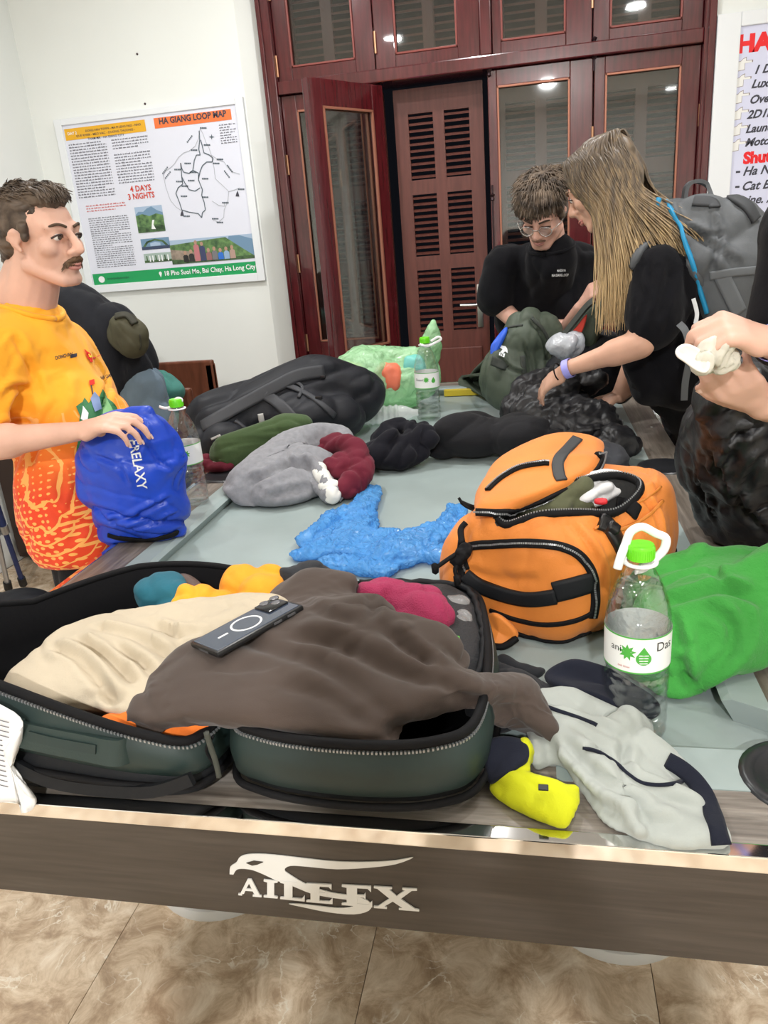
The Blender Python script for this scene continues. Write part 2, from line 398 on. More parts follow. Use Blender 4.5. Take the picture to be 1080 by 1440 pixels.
class Surf:
    """ray hits on a finished surface, so that straps, zips and prints follow it"""
    def __init__(s, soft, extra=None):
        v = [tuple(x) for x in soft.v]; f = [tuple(q) for q in soft.f]
        s.t = mathutils.bvhtree.BVHTree.FromPolygons(v, f)
    def hit(s, px, py, off=0.0):
        d = Vector(_ray(px, py)).normalized(); h = s.t.ray_cast(Vector((0, 0, CAM_Z)), d)
        if h[0] is None:
            # nearest point of the silhouette
            t = 1.4
            for _ in range(6):
                q = Vector((0, 0, CAM_Z)) + d * t; n = s.t.find_nearest(q); t = (n[0] - Vector((0, 0, CAM_Z))).dot(d)
            return n[0] + n[1] * off, n[1]
        n = h[1] if h[1].dot(d) < 0 else -h[1]
        return h[0] + n * off, n
    def near(s, p, off=0.0):
        n = s.t.find_nearest(Vector(p)); return n[0] + n[1] * off, n[1]
def band_on(mb, surf, px, w, t=.003, k=6, mi=0, sm=1, closed=False):
    """strap that follows a surface through the given photo pixels"""
    q = catmull([(a, b, 0) for a, b in px], k, closed)
    if closed: q.append(q[0])
    hs = [surf.hit(a.x, a.y, t * .5) for a in q]; pts = [h[0] for h in hs]; ns = [h[1] for h in hs]
    for _ in range(sm):
        pts = [pts[0]] + [(pts[i - 1] + pts[i] * 2 + pts[i + 1]) / 4 for i in range(1, len(pts) - 1)] + [pts[-1]]
    for _ in range(3): ns = [ns[0]] + [(ns[i - 1] + ns[i] + ns[i + 1]).normalized() for i in range(1, len(ns) - 1)] + [ns[-1]]
    n = len(pts); vs = []; fs = []
    for i, p in enumerate(pts):
        tg = (pts[min(i + 1, n - 1)] - pts[max(i - 1, 0)]).normalized(); u = (ns[i] - tg * ns[i].dot(tg)).normalized(); s_ = tg.cross(u)
        for a, b in ((-.5, -.8), (.5, -.8), (.5, .4), (.3, .55), (-.3, .55), (-.5, .4)): vs.append(p + s_ * (a * w) + u * (b * t))
    m = 6
    for i in range(n - 1):
        for k2 in range(m): j = (k2 + 1) % m; fs.append((i * m + k2, i * m + j, (i + 1) * m + j, (i + 1) * m + k2))
    fs += [tuple(range(m))[::-1], tuple((n - 1) * m + q_ for q_ in range(m))]
    mb.add(vs, fs, mi); return pts, ns
def teeth_on(mb, surf, px, w=.003, k=6, step=.0035, off=.004, closed=False):
    q = catmull([(a, b, 0) for a, b in px], k, closed); hs = [surf.hit(a.x, a.y, off) for a in q]; pts = [h[0] for h in hs]; ns = [h[1] for h in hs]; acc = 0
    for i in range(len(pts) - 1):
        a, b = pts[i], pts[i + 1]; L = (b - a).length
        if L < 1e-6 or L > .08: continue
        tg = (b - a) / L; u = (ns[i] - tg * ns[i].dot(tg)).normalized(); s_ = tg.cross(u); d = 0
        while d < L:
            c = a + tg * d; h = step * .3
            vs = [c + tg * x * h + s_ * y * w / 2 + u * z * .0008 for x in (-1, 1) for y in (-1, 1) for z in (-1, 1)]
            mb.add(vs, [(0, 1, 3, 2), (4, 6, 7, 5), (0, 4, 5, 1), (2, 3, 7, 6), (0, 2, 6, 4), (1, 5, 7, 3)]); d += step
def text_on(surf, txt, x0, y0, ux, uy, h, m, parent, name='lettering', shear=0, off=.0012, bold=0, space=1, vx=None, vy=None):
    """lettering wrapped on a surface; (ux,uy) = photo pixels per text unit along the line, height h px"""
    cu = bpy.data.curves.new('t', 'FONT'); cu.body = txt; cu.size = 1; cu.shear = shear; cu.offset = bold; cu.space_character = space; cu.resolution_u = 3; cu.fill_mode = 'FRONT'
    o = bpy.data.objects.new('t', cu); COL.objects.link(o); dg = bpy.context.evaluated_depsgraph_get(); dg.update()
    me = bpy.data.meshes.new_from_object(o.evaluated_get(dg)); bpy.data.objects.remove(o)
    l = math.hypot(ux, uy); vx_ = (uy / l * h) if vx is None else vx; vy_ = (-ux / l * h) if vy is None else vy
    for v in me.vertices:
        p, n = surf.hit(x0 + v.co.x * ux + v.co.y * vx_, y0 + v.co.x * uy + v.co.y * vy_, off); v.co = p
    return link(name, me, m, parent)
def poly_on(surf, px, m, parent, name, off=.0015, dens=0):
    """flat print or label of a photo-pixel outline laid on a surface"""
    if 'star' in name:
        px = list(px) + [(sum(a for a, b in px) / len(px), sum(b for a, b in px) / len(px))]; tr = [(i, (i + 1) % (len(px) - 1), len(px) - 1) for i in range(len(px) - 1)]
    else: tr = mathutils.geometry.tessellate_polygon([[Vector((a, b, 0)) for a, b in px]])
    bm = bmesh.new(); vv = [bm.verts.new((a, b, 0)) for a, b in px]
    for t in tr:
        try: bm.faces.new([vv[i] for i in t])
        except ValueError: pass
    for _ in range(dens): bmesh.ops.subdivide_edges(bm, edges=bm.edges[:], cuts=1, use_grid_fill=True); bmesh.ops.triangulate(bm, faces=bm.faces[:])
    for v in bm.verts: v.co = surf.hit(v.co.x, v.co.y, off)[0]
    me = bpy.data.meshes.new('m'); bm.to_mesh(me); bm.free(); me.polygons.foreach_set('use_smooth', [True] * len(me.polygons)); return link(name, me, m, parent)
def pad(bound, bulge=.02, thick=.01, normal=None, rings=8, k=4, sub=True):
    """cushion-like closed patch inside a 3-D boundary; returns Soft"""
    b = catmull(bound, k, True) if k > 1 else [Vector(x) for x in bound]; n = len(b); c = sum(b, Vector()) / n
    if normal is None:
        nn = Vector()
        for i in range(n): nn += (b[i] - c).cross(b[(i + 1) % n] - c)
        normal = nn.normalized()
    nn = Vector(normal); vs = []; fs = []
    for side in (1, -1):
        for r in range(rings):
            t = r / rings
            for i in range(n): vs.append(b[i].lerp(c, t) + nn * ((bulge if side > 0 else 0) * math.sqrt(1 - (1 - t) ** 2) + side * thick / 2 * (1 if r else .4)))
        vs.append(c + nn * ((bulge if side > 0 else 0) + side * thick / 2))
    S = n * rings + 1
    for s_, o in ((1, 0), (-1, S)):
        for r in range(rings - 1):
            for i in range(n):
                j = (i + 1) % n; q = (o + r * n + i, o + r * n + j, o + (r + 1) * n + j, o + (r + 1) * n + i); fs.append(q if s_ > 0 else q[::-1])
        for i in range(n):
            j = (i + 1) % n; q = (o + (rings - 1) * n + i, o + (rings - 1) * n + j, o + rings * n); fs.append(q if s_ > 0 else q[::-1])
    for i in range(n): j = (i + 1) % n; fs.append((i, S + i, S + j, j))
    return Soft(vs, fs)

def crease(s, items):
    """press fold lines into a soft mesh along photo pixels: items = (pixels, width, depth, lip)"""
    sf = Surf(s); dn = s.normals()
    tot = np.zeros(len(s.v))
    for it in items:
        px, w_, dp = it[:3]; lip = it[3] if len(it) > 3 else .6
        q = catmull([(a, b, 0) for a, b in px], 5); pts = [np.array(sf.hit(a.x, a.y)[0]) for a in q]
        best = np.full(len(s.v), 9.); side = np.zeros(len(s.v)); tt = np.zeros(len(s.v)); n = len(pts) - 1
        cam_ = np.array([0, 0, CAM_Z])
        for i in range(n):
            a, b = pts[i], pts[i + 1]; ab = b - a; L2 = ab @ ab
            if L2 < 1e-10 or L2 > .01: continue
            t = np.clip(((s.v - a) @ ab) / L2, 0, 1); dv = s.v - (a + t[:, None] * ab); d = np.linalg.norm(dv, axis=1); m = d < best
            best[m] = d[m]; sd = np.cross(ab, a - cam_); side[m] = np.sign(dv[m] @ sd); tt[m] = (i + t[m]) / n
        fade = np.clip(np.minimum(tt, 1 - tt) * 6 + .15, 0, 1)
        tot += fade * (-dp * np.exp(-(best / w_) ** 2) + lip * dp * np.exp(-((best - 1.9 * w_) / (1.1 * w_)) ** 2) * np.where(side > 0, 1, .35))
    s.v += dn * tot[:, None]; return s
# ================================================================== ROOM
m_wall = mat('wall_paint', (.80, .825, .80), .85, var=.02, vscale=1.2, bump=.12, bscale=25, bdist=.002)
m_ceil = mat('ceiling_paint', (.85, .85, .83), .9)
m_marb = None
def marble(name, seed):
    m = bpy.data.materials.new(name); m.use_nodes = True; nt = m.node_tree; n = nt.nodes; L = nt.links; b = n['Principled BSDF']
    tc = n.new('ShaderNodeTexCoord'); mp = n.new('ShaderNodeMapping'); L.new(tc.outputs['Object'], mp.inputs[0]); mp.inputs['Location'].default_value = (seed, seed * 2, 0)
    nz = n.new('ShaderNodeTexNoise'); nz.inputs['Scale'].default_value = 10; nz.inputs['Detail'].default_value = 9; nz.inputs['Roughness'].default_value = .7; nz.inputs['Distortion'].default_value = .7; L.new(mp.outputs[0], nz.inputs[0])
    rp = n.new('ShaderNodeValToRGB'); L.new(nz.outputs[0], rp.inputs[0]); e = rp.color_ramp.elements
    e[0].position = .30; e[0].color = (.30, .205, .13, 1); e[1].position = .68; e[1].color = (.86, .74, .59, 1)
    x = e.new(.44); x.color = (.50, .37, .25, 1); x = e.new(.54); x.color = (.68, .54, .39, 1)
    n2 = n.new('ShaderNodeTexNoise'); n2.inputs['Scale'].default_value = 5; n2.inputs['Detail'].default_value = 5; n2.inputs['Distortion'].default_value = 2.2; L.new(mp.outputs[0], n2.inputs[0])
    r2 = n.new('ShaderNodeValToRGB'); L.new(n2.outputs[0], r2.inputs[0]); e = r2.color_ramp.elements
    e[0].position = .485; e[0].color = (0, 0, 0, 1); e[1].position = .5; e[1].color = (1, 1, 1, 1); x = e.new(.515); x.color = (0, 0, 0, 1)
    n3 = n.new('ShaderNodeTexNoise'); n3.inputs['Scale'].default_value = 9; L.new(mp.outputs[0], n3.inputs[0])
    r3 = n.new('ShaderNodeValToRGB'); L.new(n3.outputs[0], r3.inputs[0]); r3.color_ramp.elements[0].position = .46; r3.color_ramp.elements[1].position = .62
    mu = n.new('ShaderNodeMath'); mu.operation = 'MULTIPLY'; L.new(r2.outputs[0], mu.inputs[0]); L.new(r3.outputs[0], mu.inputs[1])
    mx = n.new('ShaderNodeMix'); mx.data_type = 'RGBA'; L.new(mu.outputs[0], mx.inputs[0]); L.new(rp.outputs[0], mx.inputs[6]); mx.inputs[7].default_value = (.85, .78, .66, 1)
    L.new(mx.outputs[2], b.inputs['Base Color']); b.inputs['Roughness'].default_value = .16; b.inputs['Specular IOR Level'].default_value = .4
    return m
def woodgrain(name, c1, c2, c3, rough=.45, axis=0, scale=1.0, lines=1.0):
    m = bpy.data.materials.new(name); m.use_nodes = True; nt = m.node_tree; n = nt.nodes; L = nt.links; b = n['Principled BSDF']
    tc = n.new('ShaderNodeTexCoord'); mp = n.new('ShaderNodeMapping'); L.new(tc.outputs['Object'], mp.inputs[0])
    s = [22 * scale] * 3; s[axis] = 1.3 * scale; mp.inputs['Scale'].default_value = s
    nz = n.new('ShaderNodeTexNoise'); nz.inputs['Scale'].default_value = 1.6; nz.inputs['Detail'].default_value = 8; nz.inputs['Roughness'].default_value = .65; nz.inputs['Distortion'].default_value = .8; L.new(mp.outputs[0], nz.inputs[0])
    rp = n.new('ShaderNodeValToRGB'); L.new(nz.outputs[0], rp.inputs[0]); e = rp.color_ramp.elements
    e[0].position = .32; e[0].color = c1 + (1,); e[1].position = .7; e[1].color = c3 + (1,); x = e.new(.5); x.color = c2 + (1,)
    mp2 = n.new('ShaderNodeMapping'); L.new(tc.outputs['Object'], mp2.inputs[0]); s2 = [150 * scale] * 3; s2[axis] = 9 * scale; mp2.inputs['Scale'].default_value = s2
    n2 = n.new('ShaderNodeTexNoise'); n2.inputs['Scale'].default_value = 1.2; n2.inputs['Detail'].default_value = 3; L.new(mp2.outputs[0], n2.inputs[0])
    mx = n.new('ShaderNodeMix'); mx.data_type = 'RGBA'; mx.blend_type = 'OVERLAY'; mx.inputs[0].default_value = .55 * lines; L.new(rp.outputs[0], mx.inputs[6]); L.new(n2.outputs[0], mx.inputs[7])
    L.new(mx.outputs[2], b.inputs['Base Color']); b.inputs['Roughness'].default_value = rough
    bp = n.new('ShaderNodeBump'); bp.inputs['Strength'].default_value = .25; bp.inputs['Distance'].default_value = .0008; L.new(n2.outputs[0], bp.inputs['Height']); L.new(bp.outputs[0], b.inputs['Normal'])
    return m
# floor: bed + separate tiles where the camera can see them
fl = tag(MB().box((-3.2, -5.1, -.08), (2.8, 4.5, -.006)).build('floor', mat('grout', (.28, .21, .15), .8)), kind='structure')
tm = [marble('marble_tile_a', 1.3), marble('marble_tile_b', 8.1), marble('marble_tile_c', 4.7)]
tile_me = []
for m_ in tm:
    b_ = MB(); b_.box((-.2992, -.2992, -.006), (.2992, .2992, 0), bev=.0008); o_ = b_.build('floor_tile', m_, fl); tile_me.append(o_.data); bpy.data.objects.remove(o_)
k_ = 0
for ix in range(-5, 5):
    for iy in range(-9, 8):
        k_ += 1
        o_ = link('floor_tile', tile_me[(ix * 7 + iy * 5) % 3], None, fl); o_.location = (.225 + .3 + ix * .6, .84 + .3 - .6 + iy * .6, 0)
        o_.rotation_euler = (0, 0, PI / 2 * ((ix * 3 + iy) % 4))
tag(MB().box((-3.3, -5.2, CEIL), (2.9, 4.8, CEIL + .1)).build('ceiling', m_ceil), kind='structure')
XL, XR, YB = -2.78, 2.6, -5.0
tag(MB().box((XL - .1, YB, 0), (XL, 4.8, CEIL)).build('wall_left', m_wall), kind='structure')
tag(MB().box((XR, YB, 0), (XR + .1, 4.8, CEIL)).build('wall_right', m_wall), kind='structure')
tag(MB().box((XL - .1, YB - .1, 0), (XR + .1, YB, CEIL)).build('wall_front', m_wall), kind='structure')
wb = MB(); DL, DR, DT = -1.395, .846, 2.93
wb.box((XL - .1, 4.35, 0), (DL - .11, 4.75, CEIL)); wb.box((DR, 4.40, 0), (XR + .1, 4.75, CEIL)); wb.box((DL - .11, 4.40, DT), (DR, 4.75, CEIL))
wb.prism([(DL - .11, 4.35), (DL, 4.46), (DL, 4.75), (DL - .11, 4.75)], Matrix.Translation((0, 0, 0)), CEIL)
tag(wb.build('wall_back', m_wall), kind='structure')
# recessed ceiling lights
led = mat('lamp_lens', (1, 1, 1), emit=(1, .97, .92), estr=12); rimm = mat('lamp_rim', (.8, .8, .8), .3)
LL = ['above the left end of the red doors', 'above the long-haired person', 'just in front of the half-open red door', 'above the left rail of the table', 'above the right rail of the table', 'far behind the camera, the one casting the shadow', 'behind the camera to the left', 'behind the camera to the right']
for (lx, ly, le), ll_ in zip(LIGHTS, LL):
    t_ = empty('ceiling_light', (lx, ly, CEIL), 'round recessed downlight in the ceiling ' + ll_, 'ceiling light', 'round downlights in the ceiling')
    MB().lathe([(.085, CEIL - .001), (.10, CEIL - .003), (.105, CEIL - .014), (.088, CEIL - .016), (.085, CEIL - .004)], (lx, ly, 0)).build('rim', rimm, t_, True)
    MB().lathe([(.0005, CEIL - .008), (.084, CEIL - .008)], (lx, ly, 0)).build('lens', led, t_, True)

# ------------------------------------------------------------------ door wall: four leaves, four transom lights, louvred shutters behind
red = mat('varnished_red_wood', (.078, .008, .011), .2, var=.25, vscale=5, stretch=(12, 12, 1.2), coat=.6, bump=.05, bscale=90)
red_dk = mat('varnished_red_wood_shutter', (.115, .034, .026), .42, var=.15, vscale=5, stretch=(10, 10, 1.0))
bead = mat('copper_bead', (.35, .14, .09), .35, .3)
brass = mat('brass_hinge', (.62, .34, .20), .35, .8)
steel = mat('satin_steel', (.6, .6, .6), .28, 1)
gl = glass_mat('door_glass', .07, (.80, .84, .84), .03)
Y0 = 4.42
fr = tag(empty('door_1', (-.27, 4.5, 0)), kind='structure')
def fbar(x0, x1, z0, z1, y0=4.40, y1=4.62, name='frame_bar', par=fr, m=red, b=.006):
    return MB().box((x0, y0, z0), (x1, y1, z1), bev=b).build(name, m, par, False)
fbar(DL, DL + .055, 0, DT); fbar(DR - .045, DR, 0, DT); fbar(DL + .055, DR - .045, DT - .05, DT); fbar(DL + .055, DR - .045, 2.262, 2.325, 4.41, 4.64)
fbar(-.262, -.205, 2.325, DT - .05, 4.41)
fbar(DL - .012, DL + .012, 0, DT, 4.385, 4.41, 'architrave'); fbar(DR - .03, DR + .004, 0, DT, 4.38, 4.40, 'architrave')
def leaf(x0, x1, z0, z1, gx0, gx1, gz0, gz1, idx, y=4.47, th=.045, low=True):
    d = tag(empty('door_%d' % idx if low else 'window_%d' % idx, ((x0 + x1) / 2, y, z0)), kind='structure')
    y0, y1 = y - th / 2, y + th / 2
    MB().box((x0, y0, z0), (gx0, y1, z1), bev=.004).build('stile', red, d); MB().box((gx1, y0, z0), (x1, y1, z1), bev=.004).build('stile', red, d)
    MB().box((gx0, y0 + .001, gz1), (gx1, y1 - .001, z1), bev=.003).build('rail', red, d); MB().box((gx0, y0 + .001, z0), (gx1, y1 - .001, gz0), bev=.003).build('rail', red, d)
    if low:
        pz0, pz1 = .16, gz0 - .12
        MB().box((gx0 + .02, y0 - .008, pz0), (gx1 - .02, y0 + .004, pz1), bev=.008).build('panel', red, d)
    MB().box((gx0 - .002, y - .004, gz0 - .002), (gx1 + .002, y + .002, gz1 + .002)).build('pane', gl, d)
    bd = MB(); w_ = .010
    for a, b in (((gx0, gz0), (gx1, gz0 + w_)), ((gx0, gz1 - w_), (gx1, gz1)), ((gx0, gz0), (gx0 + w_, gz1)), ((gx1 - w_, gz0), (gx1, gz1))): bd.box((a[0], y0 - .003, a[1]), (b[0], y0 + .012, b[1]), bev=.002)
    bd.build('glazing_bead', bead if low else mat('red_bead', (.22, .045, .035), .35), d)
    return d
leaf(DL + .056, -.80, .01, 2.26, -1.258, -.90, .95, 2.185, 2)
leaf(-.232, .292, .01, 2.26, -.186, .18, .95, 2.186, 3)
leaf(.298, .800, .01, 2.26, .351, .712, .95, 2.184, 4)
leaf(DL + .056, -.81, 2.327, DT - .051, -1.26, -.912, 2.388, 2.86, 1, low=False)
leaf(-.805, -.264, 2.327, DT - .051, -.70, -.377, 2.385, 2.86, 2, low=False)
leaf(-.203, .285, 2.327, DT - .051, -.159, .159, 2.382, 2.86, 3, low=False)
leaf(.29, .80, 2.327, DT - .051, .368, .705, 2.377, 2.86, 4, low=False)
# the open leaf, hinged on the first, swung back into the room
dop = tag(empty('door_5', (-.795, 4.44, 0)), kind='structure')
MO = Matrix.Translation((-.795, 4.44, 0)) @ Matrix.Rotation(math.radians(238), 4, 'Z')
LW = .53
def ob(a, b, name, m, bev=.004): return MB().box(a, b, MO, bev=bev).build(name, m, dop)
GX0, GX1, GZ0, GZ1 = .085, .445, .93, 2.13
ob((0, -.022, .012), (GX0, .022, 2.25), 'stile', red); ob((GX1, -.022, .012), (LW, .022, 2.25), 'stile', red)
ob((GX0, -.021, GZ1), (GX1, .021, 2.25), 'rail', red); ob((GX0, -.021, .012), (GX1, .021, GZ0), 'rail', red)
ob((GX0 - .002, -.003, GZ0), (GX1 + .002, .003, GZ1), 'pane', gl, 0)
bd = MB()
for a, b in (((GX0, GZ0), (GX1, GZ0 + .012)), ((GX0, GZ1 - .012), (GX1, GZ1)), ((GX0, GZ0), (GX0 + .012, GZ1)), ((GX1 - .012, GZ0), (GX1, GZ1))):
    for s_ in (-1, 1): bd.box((a[0], s_ * .012, a[1]), (b[0], s_ * .026, b[1]), MO, bev=.002)
bd.build('glazing_bead', bead, dop)
sw = MB()
for x_ in (.03, .26): sw.box((x_, .0215, 2.20), (x_ + .10, .0228, 2.225), MO)
# shutters with slats
slat_me = {}
def shutter(x0, x1, zs, idx, y=4.575, zbot=.05, ztop=2.24, low=True, w=.155):
    """zs: list of (z0,z1,n) louvre sections; two columns"""
    d = tag(empty('door_%d' % idx if low else 'window_%d' % idx, ((x0 + x1) / 2, y, zbot)), kind='structure'); cx = (x0 + x1) / 2
    cols = [(cx - .03 - w, cx - .03), (cx + .03, cx + .03 + w)]
    f = MB(); y0, y1 = y - .018, y + .018
    f.box((x0, y0, zbot), (cols[0][0], y1, ztop)); f.box((cols[0][1], y0, zbot), (cols[1][0], y1, ztop)); f.box((cols[1][1], y0, zbot), (x1, y1, ztop))
    edges = [zbot] + [q for s_ in sorted(zs) for q in s_[:2]] + [ztop]
    for k in range(0, len(edges), 2):
        for c in cols: f.box((c[0], y0 + .001, edges[k]), (c[1], y1 - .001, edges[k + 1]))
    sf = f.build('shutter_panel', red_dk, d)
    for z0, z1, n in zs:
        for c in cols:
            for k in range(n):
                key = round(c[1] - c[0], 3)
                if key not in slat_me:
                    o_ = MB().box((-key / 2 - .003, -.013, -.0055), (key / 2 + .003, .013, .0055), Matrix.Rotation(math.radians(12), 4, 'X')).build('slat', red_dk, sf); slat_me[key] = o_.data; bpy.data.objects.remove(o_)
                o_ = link('slat', slat_me[key], None, sf); o_.location = ((c[0] + c[1]) / 2, y, z0 + (k + .5) * (z1 - z0) / n)
                o_.matrix_parent_inverse = inv_world(sf)
    return d
SEC = [(.96, 1.308, 10), (1.384, 1.712, 10), (1.787, 2.118, 10)]
sh = shutter(-.745, -.265, SEC, 6, w=.135)
MB().box((-.70, 4.548, .45), (-.31, 4.56, .86), bev=.006).build('panel', red_dk, sh)
shutter(-1.31, -.80, SEC, 7); shutter(-.21, .28, SEC, 8); shutter(.29, .79, SEC, 9)
SECT = [(2.40, 2.84, 12)]
for i_, (a, b) in enumerate(((-1.33, -.82), (-.80, -.27), (-.20, .28), (.30, .79))): shutter(a, b, SECT, 5 + i_, zbot=2.33, ztop=2.88, low=False)
# lever handle on the shutter door
hx, hz = -.315, 1.10
hd = MB(); hd.box((hx - .016, 4.545, hz - .13), (hx + .016, 4.557, hz + .11), bev=.004); hd.tube([(hx, 4.55, hz), (hx, 4.50, hz), (hx - .02, 4.495, hz), (hx - .11, 4.495, hz + .004)], [.01, .01, .009, .008], 10)
hd.build('handle', steel, sh, 'auto')
# hinges and slide bolts
def hinge(x, z, y=4.435, m=brass): MB().tube([(x, y, z - .05), (x, y, z + .05)], .006, 8).build('hinge', m, fr, 'auto')
for z in (2.40, 1.92, 1.40, .95, 2.75): hinge(DL + .058, z)
for x, z in ((-.80, 2.45), (-.79, 2.80), (.292, 1.9), (.285, 2.52), (.805, 1.95), (.80, 2.6), (.805, 1.45)): hinge(x, z)
dark = mat('dark_metal', (.05, .03, .035), .35, .6)
for x in (-.222, .296):
    MB().tube([(x, 4.437, 1.3), (x, 4.437, 1.72)] if x < 0 else [(x, 4.437, 2.2), (x, 4.437, 2.32)], .0045, 8).build('bolt', dark, fr, 'auto')
    k_ = MB()
    for z in ((2.30, 2.25, 1.66) if x < 0 else (2.33, 2.27)): k_.lathe([(.001, z - .02), (.012, z - .014), (.006, z), (.014, z + .012), (.001, z + .02)], (x, 4.435, 0), 12)
    k_.build('bolt_knob', dark, fr, 'auto')

# ================================================================== POOL TABLE
TX0, TX1, TY0, TY1, TZ = -1.052, .427, .716, 3.66, .82
BED = TZ - .032
rail_wood = woodgrain('grey_oak_laminate_x', (.10, .082, .068), (.19, .165, .14), (.30, .275, .245), .38, 0)
rail_wood_y = woodgrain('grey_oak_laminate_y', (.10, .08, .065), (.17, .145, .12), (.26, .23, .20), .38, 1)
cab_wood = woodgrain('dark_oak_laminate', (.030, .023, .018), (.043, .034, .027), (.060, .049, .040), .5, 0, .8, .7)
chrome = mat('chrome_trim', (.82, .82, .82), .07, 1)
cloth = mat('sage_table_cover', (.300, .362, .355), .33, var=.09, vscale=3.2, bump=.3, bscale=7, bdist=.006)
black_pl = mat('black_plastic', (.012, .012, .013), .35)
pt = empty('pool_table', (-.31, 2.19, 0), 'grey oak pool table with sage cover, chrome edge and white eagle emblem, strewn with luggage', 'pool table')
RW = .105; CU = .165        # wood rail width; nose of the cushion
xw0, xw1, yw0, yw1 = TX0 + RW, TX1 - RW, TY0 + RW + .03, TY1 - RW
PKR = .058; my = 2.19
# rails are cut at the pockets
def rail(a, b, m, nm='rail'): return MB().box(a, b, bev=.004).build(nm, m, pt)
rail((TX0 + .004, TY0 + .004, TZ - .045), (TX1 - .10, yw0, TZ), rail_wood); rail((TX1 - .10, TY0 + .004, TZ - .045), (TX1 - .004, TY0 + .07, TZ), rail_wood)
rail((TX0 + .09, yw1, TZ - .045), (TX1 - .09, TY1 - .004, TZ), rail_wood)
for (xa, xb) in ((TX0 + .004, xw0), (xw1, TX1 - .004)):
    rail((xa, (TY0 + .13 if xb > 0 else yw0), TZ - .045), (xb, my - .075, TZ), rail_wood_y); rail((xa, my + .075, TZ - .045), (xb, TY1 - .09, TZ), rail_wood_y)
# cushions: cloth wedge with nose
def cushion(p0, p1, inn):
    p0 = Vector(p0); p1 = Vector(p1); inn = Vector(inn); t = (p1 - p0).normalized(); w_ = CU - RW
    secs = []
    for p, s_ in ((p0, 1), (p1, -1)):
        e = t * (s_ * .035)
        secs.append([p + Vector((0, 0, TZ - .04)), p + Vector((0, 0, TZ + .001)), p + inn * (w_ * .8) + e * .8 + Vector((0, 0, TZ + .001)), p + inn * w_ + e + Vector((0, 0, TZ - .006)), p + inn * (w_ * .72) + e * .7 + Vector((0, 0, BED - .002))])
    m_ = MB(); n_ = 5; m_.add(secs[0] + secs[1], [(i, (i + 1) % n_, n_ + (i + 1) % n_, n_ + i) for i in range(n_)] + [tuple(range(n_)), tuple(range(n_, 2 * n_))])
    return m_.build('cushion', cloth, pt)
cushion((xw0, yw0 + .03, 0), (xw0, my - .06, 0), (1, 0, 0)); cushion((xw0, my + .06, 0), (xw0, yw1 - .05, 0), (1, 0, 0))
cushion((xw1, yw0 + .14, 0), (xw1, my - .06, 0), (-1, 0, 0)); cushion((xw1, my + .06, 0), (xw1, yw1 - .05, 0), (-1, 0, 0))
cushion((xw0 + .05, yw1, 0), (xw1 - .05, yw1, 0), (0, -1, 0))
# bed, with relief of the cover
nx, ny = 60, 110; vs = []; fs = []
for j in range(ny + 1):
    for i in range(nx + 1):
        x = TX0 + .05 + (TX1 - TX0 - .1) * i / nx; y = TY0 + .11 + (TY1 - TY0 - .2) * j / ny
        n_ = noise.noise((x * 3, y * 3, 0)); n2 = max(0, 1 - abs(noise.noise((x * 2.2 + 5, y * 1.7, 3))) * 9)
        vs.append((x, y, BED - .002 + .0012 * n2 * (1 if n_ > -.1 else 0) + .0006 * n_))
for j in range(ny):
    for i in range(nx): a = j * (nx + 1) + i; fs.append((a, a + 1, a + nx + 2, a + nx + 1))
link('playing_surface', mesh(vs, fs), cloth, pt)
MB().box((TX0 + .03, TY0 + .03, BED - .05), (TX1 - .03, TY1 - .03, BED - .006)).build('slate', mat('slate', (.1, .1, .1), .8), pt)
# cover film lapping onto the front rail at the right
MB().box((.02, yw0 - .03, TZ), (.30, yw0 + .05, TZ + .0015)).build('cover_flap', cloth, pt)
# cabinet
MB().box((TX0, TY0, .658), (TX1, TY0 + .03, TZ - .019), bev=.002).build('side_panel', cab_wood, pt)
MB().box((TX0, TY1 - .03, .658), (TX1, TY1, TZ - .019), bev=.002).build('side_panel', cab_wood, pt)
for xa in (TX0, TX1 - .03): MB().box((xa, TY0 + .03, .658), (xa + .03, TY1 - .03, TZ - .019), bev=.002).build('side_panel', cab_wood, pt)
def trim_strip(a, b): MB().box(a, b, bev=.0015).build('chrome_trim', chrome, pt)
trim_strip((TX0 - .004, TY0 - .005, TZ - .0195), (TX1 + .004, TY0 + .016, TZ + .0025)); trim_strip((TX0 - .004, TY1 - .012, TZ - .0195), (TX1 + .004, TY1 + .004, TZ + .0015))
for xa in (TX0 - .004, TX1 - .010): trim_strip((xa, TY0 + .017, TZ - .0195), (xa + .014, TY1 - .013, TZ + .0015))
MB().box((TX0 + .06, TY0 + .06, .60), (TX1 - .06, TY1 - .06, .70)).build('underframe', black_pl, pt)
# pockets
pk_m = mat('pocket_rubber', (.018, .019, .022), .3)
for (cx, cy, ang) in ((xw1 + .035, my, 0), (xw0 - .035, my, PI), (TX1 - .105, TY0 + .135, -PI / 4), (TX0 + .11, TY0 + .12, -3 * PI / 4), (TX1 - .11, TY1 - .11, PI / 4), (TX0 + .11, TY1 - .11, 3 * PI / 4)):
    pk = MB(); n_ = 32
    pk.lathe([(PKR + .020, TZ - .002), (PKR + .017, TZ + .003), (PKR + .008, TZ + .0045), (PKR, TZ + .0028), (PKR - .002, TZ + .0022), (.001, TZ + .0018)], (cx, cy, 0), n_)
    po = pk.build('pocket', pk_m, pt, True)
    if abs(cy - my) < .01: MB().box((cx - .012 if ang == 0 else cx - .07, my - .074, TZ - .04), (cx + .07 if ang == 0 else cx + .012, my + .074, TZ + .001), bev=.002).build('pocket_plate', black_pl, po)
